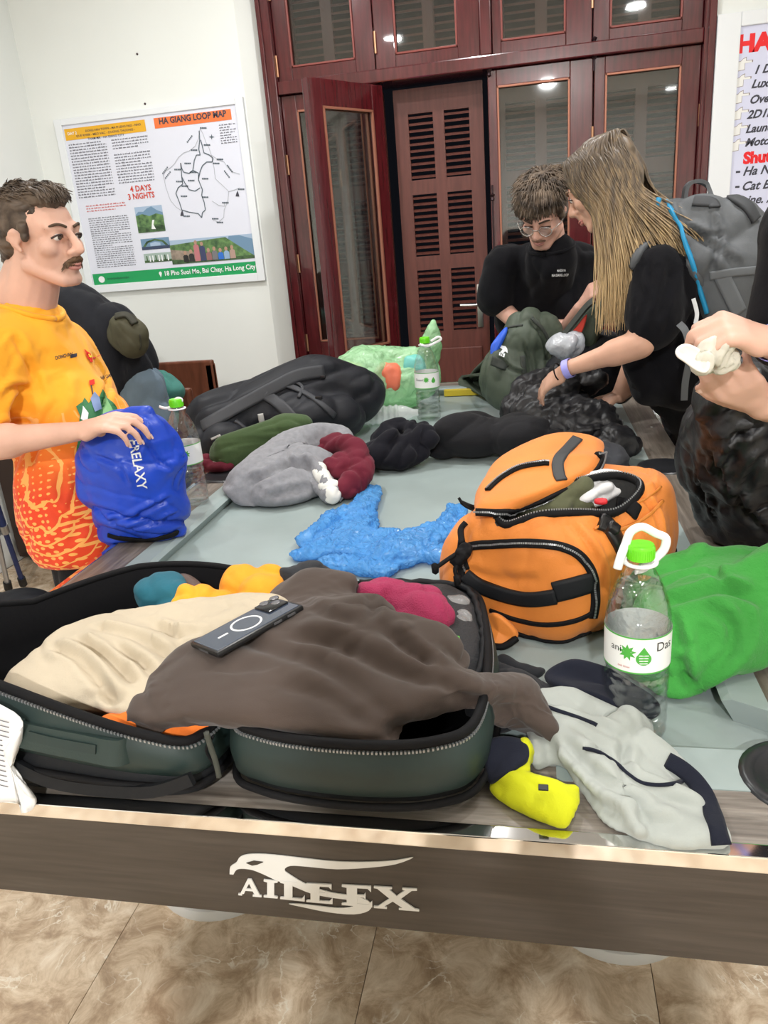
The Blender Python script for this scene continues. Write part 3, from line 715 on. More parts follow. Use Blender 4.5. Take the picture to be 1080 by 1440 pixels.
for (sx, y) in ((-1, 1.25), (-1, 1.75), (-1, 2.65), (-1, 3.1), (1, 1.40), (1, 1.75), (1, 2.65), (1, 3.1)):
    x = TX0 + .05 if sx < 0 else TX1 - .045
    MB().add([(x - .005, y, TZ + .0008), (x, y - .012, TZ + .0008), (x + .005, y, TZ + .0008), (x, y + .012, TZ + .0008)], [(0, 1, 2, 3)]).build('rail_sight', mat('pearl', (.8, .8, .78), .3), pt)
# legs with round levelling feet
for lx in (-.80, .165):
    for ly in (1.42, 2.95):
        lg = MB().box((lx - .085, ly - .085, .03), (lx + .085, ly + .085, .62), bev=.008).build('leg', cab_wood, pt)
        MB().lathe([(.0005, .034), (.15, .034), (.168, .028), (.172, .012), (.17, 0)], (lx, ly, 0), 40).build('foot', mat('grey_foot', (.55, .55, .54), .35), lg, 'auto')
# yellow and pale strips lying against the far cushion
MB().box((-.42, 3.47, BED), (-.17, 3.495, BED + .03), bev=.003).build('scale_strip', mat('yellow_strip', (.62, .46, .03), .4), pt)
# emblem on the front panel
ew = mat('emblem_white', (.62, .62, .60), .4)
ME = Matrix.Translation((-.393, TY0 - .0006, .665)) @ Matrix.Rotation(PI / 2, 4, 'X')
def epoly(pts, name='emblem', d=.0012):
    # pts in photo pixels on the panel plane
    q = []
    for (x, y) in pts:
        p = P(x, y, TY0); q.append((p.x + .393, p.z - .665))
    return MB().prism(q, ME, d).build(name, ew, pt)
def smooth_px(pts, k=4): return [(v.x, v.y) for v in catmull([(a, b, 0) for a, b in pts], k)]
# z-coordinates below: zoomed crop (x*640/1080, 1100+y*640/1080)
Z = lambda pts: [(x * .5926, 1100 + y * .5926) for x, y in pts]
epoly(smooth_px(Z([(546, 216), (548, 198), (562, 188), (572, 174), (600, 168), (650, 170), (720, 178), (800, 186), (880, 187), (940, 183), (981, 176), (940, 192), (880, 200), (800, 204), (730, 198), (690, 196), (676, 206), (690, 218), (720, 236), (760, 252), (800, 262), (846, 268), (880, 284), (876, 302), (840, 311), (780, 306), (720, 294), (686, 286), (730, 288), (800, 296), (838, 292), (830, 278), (790, 272), (740, 262), (700, 246), (660, 232), (630, 218), (600, 206), (575, 203), (562, 206), (555, 217)]), 3), 'eagle_emblem')
epoly(Z([(586, 188), (604, 183), (626, 186), (612, 192), (600, 194)]), 'eagle_eye').data.materials[0] = cab_wood
bpy.data.objects[[o.name for o in bpy.data.objects if o.name.startswith('eagle_eye')][0]].location.y -= .0012
LET = {'A': [[(0, 0), (.16, 0), (.16, .1), (.24, .1), (.30, .3), (.62, .3), (.70, .1), (.62, .1), (.62, 0), (1.0, 0), (1.0, .1), (.92, .1), (.56, 1), (.40, 1), (.08, .1), (0, .1)], [(.34, .42), (.58, .42), (.46, .74)]],
 'I': [[(0, 0), (1, 0), (1, .1), (.75, .14), (.75, .86), (1, .9), (1, 1), (0, 1), (0, .9), (.25, .86), (.25, .14), (0, .1)]],
 'L': [[(0, 0), (1, 0), (1, .32), (.88, .14), (.5, .12), (.5, .86), (.66, .9), (.66, 1), (0, 1), (0, .9), (.16, .86), (.16, .14), (0, .1)]],
 'E': [[(0, 0), (1, 0), (1, .3), (.88, .13), (.5, .12), (.5, .44), (.72, .44), (.78, .34), (.78, .66), (.72, .56), (.5, .56), (.5, .87), (.85, .87), (.96, .72), (.96, 1), (0, 1), (0, .9), (.16, .86), (.16, .14), (0, .1)]],
 'X': [[(0, 0), (.3, 0), (.3, .08), (.24, .1), (.44, .36), (.66, .1), (.58, .08), (.58, 0), (1.05, 0), (1.05, .08), (.95, .1), (.62, .5), (.88, .9), (1.0, .92), (1.0, 1), (.66, 1), (.66, .92), (.72, .9), (.53, .62), (.34, .9), (.42, .92), (.42, 1), (0, 1), (0, .92), (.08, .9), (.36, .48), (.1, .1), (0, .08)]]}
def letter(ch, x0, x1, yt0, yb0, yt1, yb1, name='lettering'):
    g = LET[ch]
    def mp(u, v): x = x0 + (x1 - x0) * u; t = u; return (x, (yb0 + (yb1 - yb0) * t) * (1 - v) + (yt0 + (yt1 - yt0) * t) * v)
    outer = [mp(*q) for q in g[0]]
    if len(g) > 1:   # counter of the A: split into two halves around the hole
        o = g[0]; h = g[1]
        L_ = [o[0], o[1], o[2], o[3], o[4], (.46, .3), (.46, .42), h[0], h[2], (.46, 1), (.40, 1), (.08, .1), (0, .1)]
        R_ = [(.46, .3), o[5], o[6], o[7], o[8], o[9], o[10], o[11], o[12], (.46, 1), h[2], h[1], (.46, .42)]
        for q in (L_, R_): epoly(Z([mp(*z) for z in q]), name, .0017)
    else: epoly(Z(outer), name, .0017)
letter('A', 567, 622, 226, 265, 228, 270); letter('I', 627, 660, 228, 270, 231, 273); letter('L', 666, 724, 231, 274, 236, 280)
letter('E', 728, 790, 237, 281, 240, 286); letter('E', 812, 884, 240, 288, 244, 294); letter('X', 888, 990, 244, 295, 250, 303)
# ================================================================== SOFT THINGS ON THE TABLE
def bedz(v):
    """height of what lies beneath: rails or bed"""
    x, y = v[:, 0], v[:, 1]; z = np.full(len(v), BED)
    on = (y < yw0) | (x < xw0) | (x > xw1) | (y > yw1); z[on] = TZ + .001; z[(y < TY0 - .004) | (x < TX0 - .004) | (x > TX1 + .004) | (y > TY1 + .004)] = .1
    z[(x > xw0) & (x < xw0 + .06) & (y > yw0 + .05)] = TZ + .002
    return z + .001
def cloth_mat(name, c, rough=.85, var=.12, weave=.25, ws=900, sheen=.06, bump=.45, bs=38, vscale=6): return mat(name, c, rough, var=var, vscale=vscale, bump=bump, bscale=bs, bdist=.004, spec=.12, sheen=sheen, weave=weave, weave_scale=ws)
def film_crumple(s, k=1.0):
    s.disp(lambda p, n: folds(p, 8, .010 * k, (.2, .4, .9), sharp=.6, warp=1.8, squash=.6)); s.disp(lambda p, n: folds(p, 24, .0035 * k, (.5, .2, .6), sharp=.6, warp=1.8, squash=.6)); return s
def heap(name, parts, m, voxel=.007, wr=dict(), fold=None, label=None, cat=None, group=None, floor=bedz, parent=None, sub=1, pre=2, seed=0, build=True, cr=None, zs=None, crumple=0):
    F = Fuse()
    for p in parts:
        if p[0] == 'b': F.ball(*p[1:])
        elif p[0] == 'c': F.cap(*p[1:])
        elif p[0] == 'p': F.path(*p[1:])
        elif p[0] == 's':
            f_, = p[1:]; F._add(f_.v.tolist(), f_.f)
    s = F.solve(voxel, pre)
    fold = fold or [dict(scale=9, amp=.004, dirv=(.7, .5, .3)), dict(scale=20, amp=.0035, dirv=(.5, -.6, .3))]
    if fold:
        for fo in (fold if isinstance(fold, list) else [fold]):
            fo = {k: v for k, v in fo.items() if k != 'sharp'}; fo['amp'] = fo['amp'] * 2.2; s.disp(lambda p, n, fo=fo: billow(p, **fo) * np.clip(n[:, 2] + .75, 0, 1))
    if crumple: film_crumple(s, crumple)
    if floor is not None: s.v[:, 2] = np.maximum(s.v[:, 2], floor(s.v) if callable(floor) else floor)
    w_ = wr or {}
    if w_.get('sim'): drape(s, grow=w_.get('grow', .2), inset=w_.get('inset', .010), bend=w_.get('bd', .5), frames=w_.get('fr', 9))
    else: s.wrinkle(w_.get('grow', .12), 30, .015, .04, floor=floor, seed_amp=.001, seed_scale=30)
    if zs: s.v[:, 2] = np.where(s.v[:, 2] > zs[0], zs[0] + (s.v[:, 2] - zs[0]) * zs[1], s.v[:, 2]); zs = None
    if cr: crease(s, cr)
    s.smooth(1, .3)
    if zs: s.v[:, 2] = np.where(s.v[:, 2] > zs[0], zs[0] + (s.v[:, 2] - zs[0]) * zs[1], s.v[:, 2])
    if floor is not None: s.v[:, 2] = np.maximum(s.v[:, 2], floor(s.v) if callable(floor) else floor)
    if not build: return s
    o = s.build(name, m, parent, sub if s.v[:, 1].mean() < 1.4 else 0)
    if label: tag(o, label, cat, group)
    return o, s
V = Vector
_tc = MB(); _tc.box((TX0, TY0, BED - .2), (TX1, TY1, BED)); _tc.box((TX0, TY0, .7), (TX1, yw0, TZ)); _tc.box((TX0, TY0, .7), (xw0, TY1, TZ)); _tc.box((xw1, TY0, .7), (TX1, TY1, TZ)); _tc.box((xw0, yw0 + .03, .7), (xw0 + .055, TY1, TZ)); _tc.box((xw1 - .055, yw0 + .12, .7), (xw1, TY1, TZ))
table_collider = _tc.build('tmp', None); table_collider.modifiers.new('c', 'COLLISION'); table_collider.collision.thickness_outer = .002; table_collider.collision.cloth_friction = 15
blk = mat('black_webbing', (.006, .006, .007), .75, spec=.2, bump=.4, bscale=400, bdist=.0006)
blk2 = mat('black_nylon', (.009, .010, .012), .6, spec=.25, bump=.3, bscale=300, bdist=.0006)
zipm = mat('zip_teeth', (.30, .31, .32), .35, .5)
# ---------------- open travel bag (two halves)
grn = mat('dark_green_ripstop', (.013, .027, .025), .5, var=.18, vscale=7, bump=.35, bscale=22, bdist=.004)
lin = mat('black_lining', (.007, .007, .008), .85, spec=.1, bump=.4, bscale=30, bdist=.003)
tb = empty('travel_backpack', (-.40, 1.0, TZ), 'dark green travel bag lying open like a clamshell on the near table end', 'backpack')
def half(out, zr, zb, split, names=('side_panel', 'lower_panel'), tuck=0):
    o = catmull([(x, y, 0) for x, y in out], 7, True); n = len(o); c = sum(o, V()) / n
    def ring(ins, zf): return [V((p.x + (c.x - p.x) * 0 - (p - c).normalized().x * ins, p.y - (p - c).normalized().y * ins, zf(p))) for p in o]
    zt = lambda p: zr(p.x, p.y)
    def lev(t): return lambda p: zb(p.x, p.y) + (zt(p) - zb(p.x, p.y)) * t
    def lofts(rs, nm, m, sm=True, fl=False, extra=None):
        mb = MB(); vs = [q for r in rs for q in r]; fs = []
        for k in range(len(rs) - 1):
            for i in range(n): j = (i + 1) % n; fs.append((k * n + i, k * n + j, (k + 1) * n + j, (k + 1) * n + i))
        if fl: fs.append(tuple((len(rs) - 1) * n + i for i in range(n)))
        mb.add(vs, fs); return mb.build(nm, m, tb, True)
    wob = lambda p, a: a * noise.noise((p.x * 14, p.y * 14, 3.1))
    rs = [ring(-.002 + .0, lev(1.0)), ring(-.012, lev(.85)), ring(-.016, lev(.65)), ring(-.012, lev(split + .06)), ring(-.006, lev(split))]
    for r in rs[1:4]:
        for p in r: q = (p - c).normalized(); w_ = wob(p, .008); p.x += q.x * w_; p.y += q.y * w_
    lofts(rs, names[0], grn)
    rs = [ring(-.004, lev(split)), ring(-.012 + tuck * .3, lev(split * .7)), ring(-.008 + tuck * .6, lev(split * .35)), ring(.006 + tuck, lev(.04)), ring(.03 + tuck, lev(0))]
    lofts(rs, names[1], blk2, fl=True)
    lofts([ring(.001, lev(1.0)), ring(.008, lev(.98)), ring(.012, lev(.6)), ring(.02, lambda p: zb(p.x, p.y) + .02), ring(.05, lambda p: zb(p.x, p.y) + .012)], 'lining', lin, fl=True)
    mb = MB(); top = ring(.0, lambda p: zt(p) + .002); mb.tube(top + [top[0]], .0065, 8); mb.build('rim_piping', blk, tb, True)
    mb = MB(); t2 = ring(-.006, lambda p: zt(p) - .004)
    for i in range(n):
        a, b = t2[i], t2[(i + 1) % n]; L = (b - a).length; k = max(1, int(L / .0042))
        for q in range(k):
            cc = a.lerp(b, (q + .5) / k); tg = (b - a).normalized(); s_ = V((tg.y, -tg.x, 0)) * .0022
            mb.add([cc + tg * x * .0012 + s_ * y + V((0, 0, z * .0016)) for x in (-1, 1) for y in (-1, 1) for z in (-1, 1)], [(0, 1, 3, 2), (4, 6, 7, 5), (0, 4, 5, 1), (2, 3, 7, 6), (0, 2, 6, 4), (1, 5, 7, 3)])
    tag(mb.build('zip_teeth', zipm, tb), kind='stuff')
    mb = MB(); t3 = ring(-.014, lev(split * .72)); mb.tube(t3 + [t3[0]], .005, 8); mb.build('zip_band', blk, tb, True)
    return o
zrL = lambda x, y: (.905 + .10 * max(0, min(1, (-.44 - x) / .28))) if y < .9 else (.905 + .04 * max(0, min(1, (-.44 - x) / .3)) + (1 - min(1, (y - .9) / .15)) * .06 * max(0, min(1, (-.44 - x) / .28)))
zbL = lambda x, y: TZ + .002 if y < .88 else TZ + .002 - min(.028, (y - .88) * .3)
half([(-.84, .742), (-.66, .730), (-.50, .732), (-.43, .765), (-.418, .90), (-.42, 1.10), (-.46, 1.20), (-.60, 1.245), (-.74, 1.20), (-.85, 1.07), (-.91, .92), (-.905, .80)], zrL, zbL, .45)
zrR = lambda x, y: .921 - min(.045, max(0, (y - .85) * .11))
half([(-.392, .80), (-.34, .752), (-.22, .738), (-.125, .752), (-.078, .80), (-.072, .95), (-.088, 1.12), (-.11, 1.23), (-.16, 1.275), (-.30, 1.28), (-.385, 1.24), (-.40, 1.0)], zrR, zbL, .30, tuck=.03)
# grab handle on the near face
hs_ = MB(); hp = [(15, 1012), (25, 1028), (60, 1038), (110, 1048), (160, 1058), (172, 1062)]
q_ = [P(x, y, .712) for x, y in hp]; q_[0].y = .724; q_[-1].y = .724
strap(hs_, q_, .034, .009, (0, -1, .25)); hs_.build('handle', mat('green_handle', (.018, .034, .031), .5, bump=.5, bscale=350, bdist=.0006), tb, 'auto')
hs_ = MB(); strap(hs_, [P(x, y, .7065) for x, y in ((40, 1034), (75, 1043), (135, 1054))], .012, .003, (0, -1, .25)); hs_.build('handle_ridge', grn, tb, 'auto')
mb = MB(); strap(mb, [P(x, y, .713) for x, y in ((20, 1075), (70, 1098), (140, 1110), (215, 1112), (270, 1095))], .016, .008, (0, -1, .2)); mb.build('zip_flap', blk2, tb, 'auto')
def cord(px, y, r=.0018, m=blk, par=tb, nm='cord'):
    return MB().tube(catmull([P(a, b, yy) for (a, b), yy in zip(px, y if isinstance(y, (list, tuple)) else [y] * len(px))], 5), r, 6).build(nm, m, par, True)
cord([(290, 1030), (296, 1050), (303, 1070), (308, 1092)], .735, .004, mat('olive_cord', (.05, .055, .045), .7), nm='zip_pull'); cord([(300, 1035), (290, 1055), (305, 1080)], .74, .002)
cord([(660, 1070), (668, 1090), (655, 1110), (645, 1118)], .84, .003); cord([(668, 1060), (682, 1085), (672, 1105)], .84, .003)
# mesh lid of the right half
msh = mat('black_mesh', (.022, .023, .026), .75, weave=.9, weave_scale=260)
s_ = pad([(-.115, .90, .90), (-.085, 1.0, .895), (-.098, 1.13, .885), (-.13, 1.235, .882), (-.20, 1.262, .885), (-.33, 1.255, .888), (-.36, 1.05, .90), (-.25, .95, .93)], .02, .004); s_.disp(lambda p, n: .004 * vnoise(p * 30)); mo = s_.build('mesh_pocket', msh, tb)
mb = MB(); q_ = catmull([(-.09, .88, .905), (-.082, 1.0, .90), (-.095, 1.13, .892), (-.128, 1.24, .888), (-.20, 1.268, .888), (-.33, 1.26, .89)], 8)
mb.tube([p + V((noise.noise(p * 60) * .006, 0, noise.noise(p * 45) * .004)) for p in q_], .006, 8); mb.build('mesh_hem', blk2, tb, True)
# magenta mesh bag and small things under the hoodie, in the right half
heap('mesh_laundry_bag', [('b', (-.235, 1.115, .915), (.075, .06, .042)), ('b', (-.185, 1.07, .915), (.05, .05, .034)), ('b', (-.27, 1.16, .90), (.04, .04, .03))], cloth_mat('magenta_mesh', (.36, .035, .10), .7, weave=.8, ws=420), .006, dict(stretch=.22, seed_scale=45, bend=.08), label='crumpled magenta mesh bag in the right half of the open travel bag', cat='mesh bag', floor=.88)
heap('plastic_pouch', [('b', (-.125, 1.10, .898), (.02, .03, .010)), ('b', (-.14, 1.17, .893), (.022, .02, .009))], film('clear_film', (.75, .75, .75), .7, .12), .005, dict(stretch=.2, seed_scale=60, bend=.06), label='clear crinkled plastic pouch beside the magenta mesh bag', cat='pouch', floor=.885)
gp = empty('toiletry_packet', (-.14, .99, .90), 'small green and white packet showing through the mesh lid near the hoodie', 'packet')
for k, (a, b, mm) in enumerate((((-.155, .965, .905), (-.118, 1.02, .917), mat('lime', (.12, .62, .06), .4)), ((-.175, .97, .904), (-.156, 1.04, .915), mat('packet_white', (.7, .72, .72), .4)))): MB().box(a, b, bev=.003).build('wrapper', mm, gp)

# ---------------- clothes in the left half
beige = cloth_mat('beige_cotton', (.54, .465, .35), .9, var=.06)
heap('beige_trousers', [('b', (-.60, .93, .93), (.17, .14, .055)), ('b', (-.68, .86, .925), (.10, .08, .035)), ('b', (-.52, .85, .93), (.10, .08, .035)), ('b', (-.50, 1.00, .955), (.12, .08, .045)), ('c', (-.55, 1.05, .955), (-.415, 1.01, .985), .035, .03), ('c', (-.735, .95, .95), (-.69, 1.03, .935), .02, .03), ('c', (-.60, .86, .945), (-.45, .98, .985), .03, .03)],
     beige, .0065, dict(sim=1, grow=.15), fold=dict(scale=9, amp=.006, dirv=(-.75, .6, .1)), cr=[([(70, 908), (110, 925), (145, 965), (160, 990)], .006, .018, 1), ([(105, 898), (150, 925), (190, 960)], .006, .018, 1), ([(160, 910), (200, 935), (215, 950)], .006, .014, 1), ([(215, 880), (250, 890), (280, 885)], .006, .014, 1), ([(130, 880), (190, 895), (240, 925)], .006, .014, 1), ([(55, 900), (60, 925), (75, 935)], .005, .006), ([(120, 985), (150, 975), (175, 985)], .007, .008), ([(200, 870), (230, 885), (260, 900)], .006, .006)], zs=(.90, .72), label='crumpled beige cotton trousers on top in the left half of the open travel bag', cat='trousers', floor=.85)
heap('orange_garment', [('c', (-.56, .775, .905), (-.45, .79, .90), .018, .02), ('b', (-.50, .80, .895), (.07, .03, .02))], cloth_mat('hot_orange', (.85, .20, .035), .8), .006, dict(stretch=.15), label='bright orange garment peeping out below the beige trousers', cat='clothing', floor=.85)
heap('teal_garment', [('b', (-.655, 1.13, .925), (.055, .05, .035)), ('b', (-.62, 1.10, .925), (.04, .03, .03))], cloth_mat('teal_cloth', (.022, .12, .17), .7), .006, dict(stretch=.12), label='small teal blue bundle at the back of the left half, beside the amber printed bundle', cat='clothing', floor=.86)
o, s_ = heap('printed_bundle', [('b', (-.575, 1.085, .935), (.040, .035, .026)), ('b', (-.545, 1.09, .93), (.03, .03, .02))], cloth_mat('amber_cloth', (.90, .36, .03), .7), .005, dict(stretch=.1), label='small amber bundle printed with dark letters between teal bundle and sandals', cat='clothing', floor=.86)
text_on(Surf(s_), 'GIA', 238, 858, 17 * .62, -2, 13, black_pl, o)
heap('amber_t_shirt', [('b', (-.50, 1.15, .915), (.065, .05, .04)), ('b', (-.465, 1.12, .925), (.045, .05, .038)), ('c', (-.53, 1.17, .935), (-.455, 1.155, .94), .024, .022), ('c', (-.475, 1.06, .92), (-.485, 1.12, .925), .02, .028)], cloth_mat('amber_cloth', (.90, .36, .03), .7), .006, dict(stretch=.14, seed_scale=22), label='folded amber yellow t-shirt at the back of the travel bag, behind the sandals', cat='clothing', floor=.86)
heap('charcoal_garment', [('b', (-.40, 1.17, .92), (.055, .05, .04)), ('c', (-.43, 1.16, .945), (-.385, 1.18, .945), .02, .018)], cloth_mat('charcoal', (.035, .037, .042), .8), .006, dict(stretch=.18), label='dark grey garment between the amber t-shirt and the brown hoodie', cat='clothing', floor=.86)
# brown flip-flop: sole with strap
ff = empty('sandal', (-.47, 1.08, .98), 'worn brown rubber sandal stuck upright between beige trousers and amber t-shirt', 'sandal')
sole = [P(x, y, yy) for x, y, yy in ((248, 812, 1.15), (262, 808, 1.155), (280, 818, 1.15), (305, 845, 1.11), (330, 868, 1.07), (338, 885, 1.04), (325, 893, 1.03), (300, 880, 1.06), (275, 850, 1.10), (252, 832, 1.14))]
pad(sole, .004, .014).build('sole', mat('brown_rubber', (.09, .055, .045), .6, bump=.5, bscale=150), ff)
MB().tube(catmull([P(290, 868, 1.05), P(305, 866, 1.045), P(315, 876, 1.035)], 5), .005, 8).build('strap', mat('pale_strap', (.5, .42, .36), .6), ff, True)
# ---------------- brown hoodie
brown = cloth_mat('brown_fleece', (.072, .054, .046), .95, var=.08, sheen=.15, weave=.15, bump=.15)
ho, hs2 = heap('hoodie', [('b', (-.375, .87, .965), (.155, .115, .060)), ('b', (-.49, .80, .945), (.06, .055, .045)), ('b', (-.24, .86, .950), (.15, .09, .055)), ('b', (-.32, .97, .985), (.11, .10, .055)), ('b', (-.36, 1.07, .975), (.08, .06, .05)),
    ('c', (-.37, 1.09, 1.005), (-.31, 1.10, .995), .03, .026), ('c', (-.30, .94, 1.0), (-.165, .93, .972), .050, .050), ('c', (-.22, .88, .965), (-.10, .855, .950), .055, .04), ('c', (-.11, .855, .945), (-.03, .90, .90), .040, .034), ('c', (-.03, .90, .90), (.012, .875, .862), .032, .022), ('c', (-.46, .79, .955), (-.20, .775, .935), .030, .026)],
    brown, .0068, dict(sim=1, grow=.15), fold=[dict(scale=6.5, amp=.010, dirv=(.9, .35, -.1), warp=1.0), dict(scale=13, amp=.003, dirv=(.7, .7, 0))], cr=[([(300, 870), (360, 905), (440, 930), (520, 985), (560, 1015)], .012, .010), ([(540, 880), (575, 915), (610, 940)], .010, .012, 1), ([(420, 840), (455, 860), (500, 875)], .010, .008), ([(205, 930), (200, 960), (205, 1000)], .006, .006), ([(620, 950), (660, 985), (720, 1000)], .012, .010), ([(390, 960), (450, 975), (520, 1010)], .012, .008), ([(400, 900), (470, 905), (560, 945), (620, 960)], .012, .010, 1), ([(480, 1000), (540, 1025), (600, 1020)], .01, .006), ([(520, 830), (525, 855), (520, 870)], .008, .010)], zs=(.90, .64), label='brown fleece hoodie spread over the open travel bag under a phone', cat='hoodie', floor=lambda v: np.where((v[:, 0] < -.075) & (v[:, 1] > .745), .915 - np.clip(v[:, 1] - .85, 0, .4) * .11 , bedz(v)))
SH = Surf(hs2)
# phone
ph_c = [SH.hit(*q)[0] for q in ((285, 948), (330, 943), (412, 868), (368, 862))]
pc = sum(ph_c, V()) / 4; d_ = (P(412, 862, pc.y + .03) - P(290, 945, pc.y - .06)); 
pxd = V((.56, .83, .06)).normalized(); pn = V((-.22, -.12, 1)).normalized(); pn = (pn - pxd * pn.dot(pxd)).normalized(); pside = pxd.cross(pn)
hh = max((SH.hit(*q)[0] - pc).dot(pn) for q in ((300, 945), (330, 925), (350, 900), (380, 880), (345, 870), (400, 875)))
pcen = pc + pn * (max(hh, 0) + .006)
MP = Matrix((( pside.x, pxd.x, pn.x, pcen.x), (pside.y, pxd.y, pn.y, pcen.y), (pside.z, pxd.z, pn.z, pcen.z), (0, 0, 0, 1)))
ph = empty('phone', pcen, 'smartphone in dark case with white ring, lying on the brown hoodie', 'phone')
PWd, PLn = .034, .074
MB().box((-PWd - .002, -PLn - .002, -.005), (PWd + .002, PLn + .002, .004), MP, bev=.0035).build('case_frame', black_pl, ph, 'auto')
MB().box((-PWd + .002, -PLn + .002, .002), (PWd - .002, PLn - .002, .0046), MP, bev=.001).build('back_panel', mat('slate_blue_glass', (.035, .05, .085), .14, coat=.6), ph)
MB().box((-PWd + .004, PLn - .040, .004), (PWd - .030 + .004, PLn - .004, .0072), MP, bev=.0015).build('camera_bump', mat('camera_glass', (.01, .01, .012), .1), ph, 'auto')
for a, b in ((-.026, .069), (-.026, .050), (-.009, .0595)):
    MB().lathe([(.0005, .0080), (.0055, .0080), (.0072, .0078), (.0075, .006)], n=20, M=MP @ Matrix.Translation((a, b, 0))).build('lens', mat('lens_metal', (.25, .25, .27), .2, .8), ph, True)
mb = MB(); mb.tube([MP @ V((.022 * math.cos(t) , .022 * math.sin(t) - .002, .0048)) for t in [2 * PI * i / 40 for i in range(41)]], .0019, 6, flat=.3, up=pn); mb.build('charging_ring', mat('ring_white', (.85, .85, .85), .4), ph, True)
MB().box((-.0018, -.050, .0044), (.0018, -.034, .0052), MP).build('ring_tail', MATS['ring_white'], ph)
for y0_ in (.02, .045): MB().box((PWd + .001, y0_, -.002), (PWd + .0032, y0_ + .014, .001), MP).build('button', mat('case_grey', (.08, .08, .085), .3), ph)
MB().box((-.012, -PLn - .0025, -.003), (.012, -PLn - .0012, 0), MP).build('port', MATS['case_grey'], ph)

# ---------------- airline paper strip at the left edge
pp_ = mat('white_paper', (.78, .79, .80), .7, bump=.3, bscale=25, bdist=.003)
s_ = pad([P(-40, 985, .700), P(18, 1003, .700), P(33, 1022, .700), P(14, 1048, .700), P(8, 1062, .700), P(30, 1105, .702), P(50, 1124, .705), P(46, 1138, .706), P(30, 1143, .702), P(22, 1126, .70), P(-40, 1112, .70)], .004, .0012, k=3, rings=6)
s_.disp(lambda p, n: .006 * vnoise(p * 26)); po = s_.build('paper_slip', pp_, None); tag(po, 'crumpled white paper slip with small print hanging over the chrome edge at the left', 'paper')
SPp = Surf(s_); ink = mat('print_ink', (.12, .12, .14), .7)
mb = MB()
for k in range(14):
    y0_ = 1012 + k * 7; x1_ = 16 if k < 4 else 2 + k
    q = [SPp.hit(x, y0_ + x * .25, .0012)[0] for x in (-4, x1_ * .5, x1_ - 3)]
    mb.tube(q, .0007, 4)
mb.build('print_lines', ink, po)

# ---------------- grey shorts with navy hem, yellow waistband
gr = cloth_mat('pale_grey_cloth', (.36, .385, .36), .75, var=.05, weave=.15, sheen=.15); nav = cloth_mat('navy_cloth', (.012, .014, .024), .8, var=.1); yel = cloth_mat('acid_yellow', (.50, .52, .014), .75, var=.15)
def W8(px, py, z=.80): return W(px, py, z)
shp = empty('shorts', (.11, .9, TZ), 'pale grey sports shorts with navy hems hanging over the chrome edge beside the travel bag', 'shorts')
leg1 = pad([W(792, 1062, .83), W(830, 1040, .84), W(880, 1030, .84), W(930, 1048, .83), W(970, 1075, .83), W(1000, 1120, .83), W(1030, 1188, .824), W(985, 1196, .824), W(935, 1193, .824), W(890, 1175, .824), W(850, 1155, .826), W(815, 1110, .83)], .018, .010, k=4, rings=9)
leg2 = pad([W(735, 990, .83), W(770, 975, .84), W(830, 985, .83), W(900, 1000, .82), W(922, 1020, .82), W(905, 1060, .83), W(870, 1075, .84), W(830, 1090, .835), W(780, 1070, .83), W(750, 1080, .83), W(742, 1040, .84)], .03, .012, k=4, rings=9)
Fs = Fuse(); Fs._add(leg1.v.tolist(), leg1.f); Fs._add(leg2.v.tolist(), leg2.f)
Fs.cap(W(760, 1010, .85), W(850, 1040, .85), .016, .018).cap(W(850, 1040, .85), W(900, 1010, .835), .016, .014).cap(W(790, 1035, .85), W(830, 1080, .845), .018, .016).cap(W(830, 1080, .845), W(980, 1125, .84), .014, .01).cap(W(800, 1060, .85), W(900, 1170, .835), .014, .008)
s_ = Fs.solve(.0062, 2); s_.disp(lambda p, n: billow(p, 14, .014, (.75, -.65, 0), warp=1.2) * np.clip(n[:, 2], 0, 1)); s_.v[:, 2] = np.maximum(s_.v[:, 2], bedz(s_.v)); crease(s_, [([(820, 1052), (850, 1062), (880, 1085), (905, 1102), (940, 1104)], .006, .006, 1), ([(790, 1040), (830, 1085), (870, 1120), (920, 1140)], .008, .009, 1), ([(845, 1130), (890, 1150), (960, 1160)], .008, .008, 1), ([(880, 1045), (875, 1070), (885, 1095)], .006, .010, 1), ([(775, 1000), (810, 1005), (850, 1025), (880, 1040)], .006, .010, 1), ([(800, 1080), (840, 1130), (880, 1160)], .008, .008, 1), ([(930, 1060), (950, 1090), (985, 1110)], .007, .006, 1)]); s_.smooth(1, .4); s_.v[:, 2] = np.maximum(s_.v[:, 2], bedz(s_.v))
s_.build('legs', gr, shp, 1); SS = Surf(s_)
mb = MB(); band_on(mb, SS, [(940, 1070), (965, 1085), (986, 1108), (999, 1136), (1008, 1165), (1014, 1188)], .021, .004, sm=10); mb.build('hem', nav, shp, True)
mb = MB(); band_on(mb, SS, [(820, 1052), (850, 1062), (880, 1085), (905, 1102), (940, 1104), (968, 1096)], .004, .003); band_on(mb, SS, [(770, 995), (800, 1005), (840, 1020)], .005, .003); mb.build('seam', nav, shp, True)
s_ = pad([W(765, 950, .84), W(800, 930, .86), W(850, 940, .86), W(890, 962, .85), W(927, 990, .83), W(922, 1008, .825), W(885, 1003, .84), W(840, 985, .85), W(790, 968, .85)], .016, .018, k=4); s_.disp(lambda p, n: folds(p, 16, .003, (1, -.4, 0))); s_.build('navy_waistband', nav, shp, 1)
yb = pad([W(735, 1040, .86), W(752, 1058, .85), W(742, 1078, .84), W(752, 1100, .84), W(818, 1108, .84), W(800, 1160, .825), W(788, 1166, .824), W(745, 1150, .824), (W(710, 1132, .824)), W(688, 1112, .83), W(692, 1095, .835), W(720, 1078, .84)], .012, .010, k=3, rings=8)
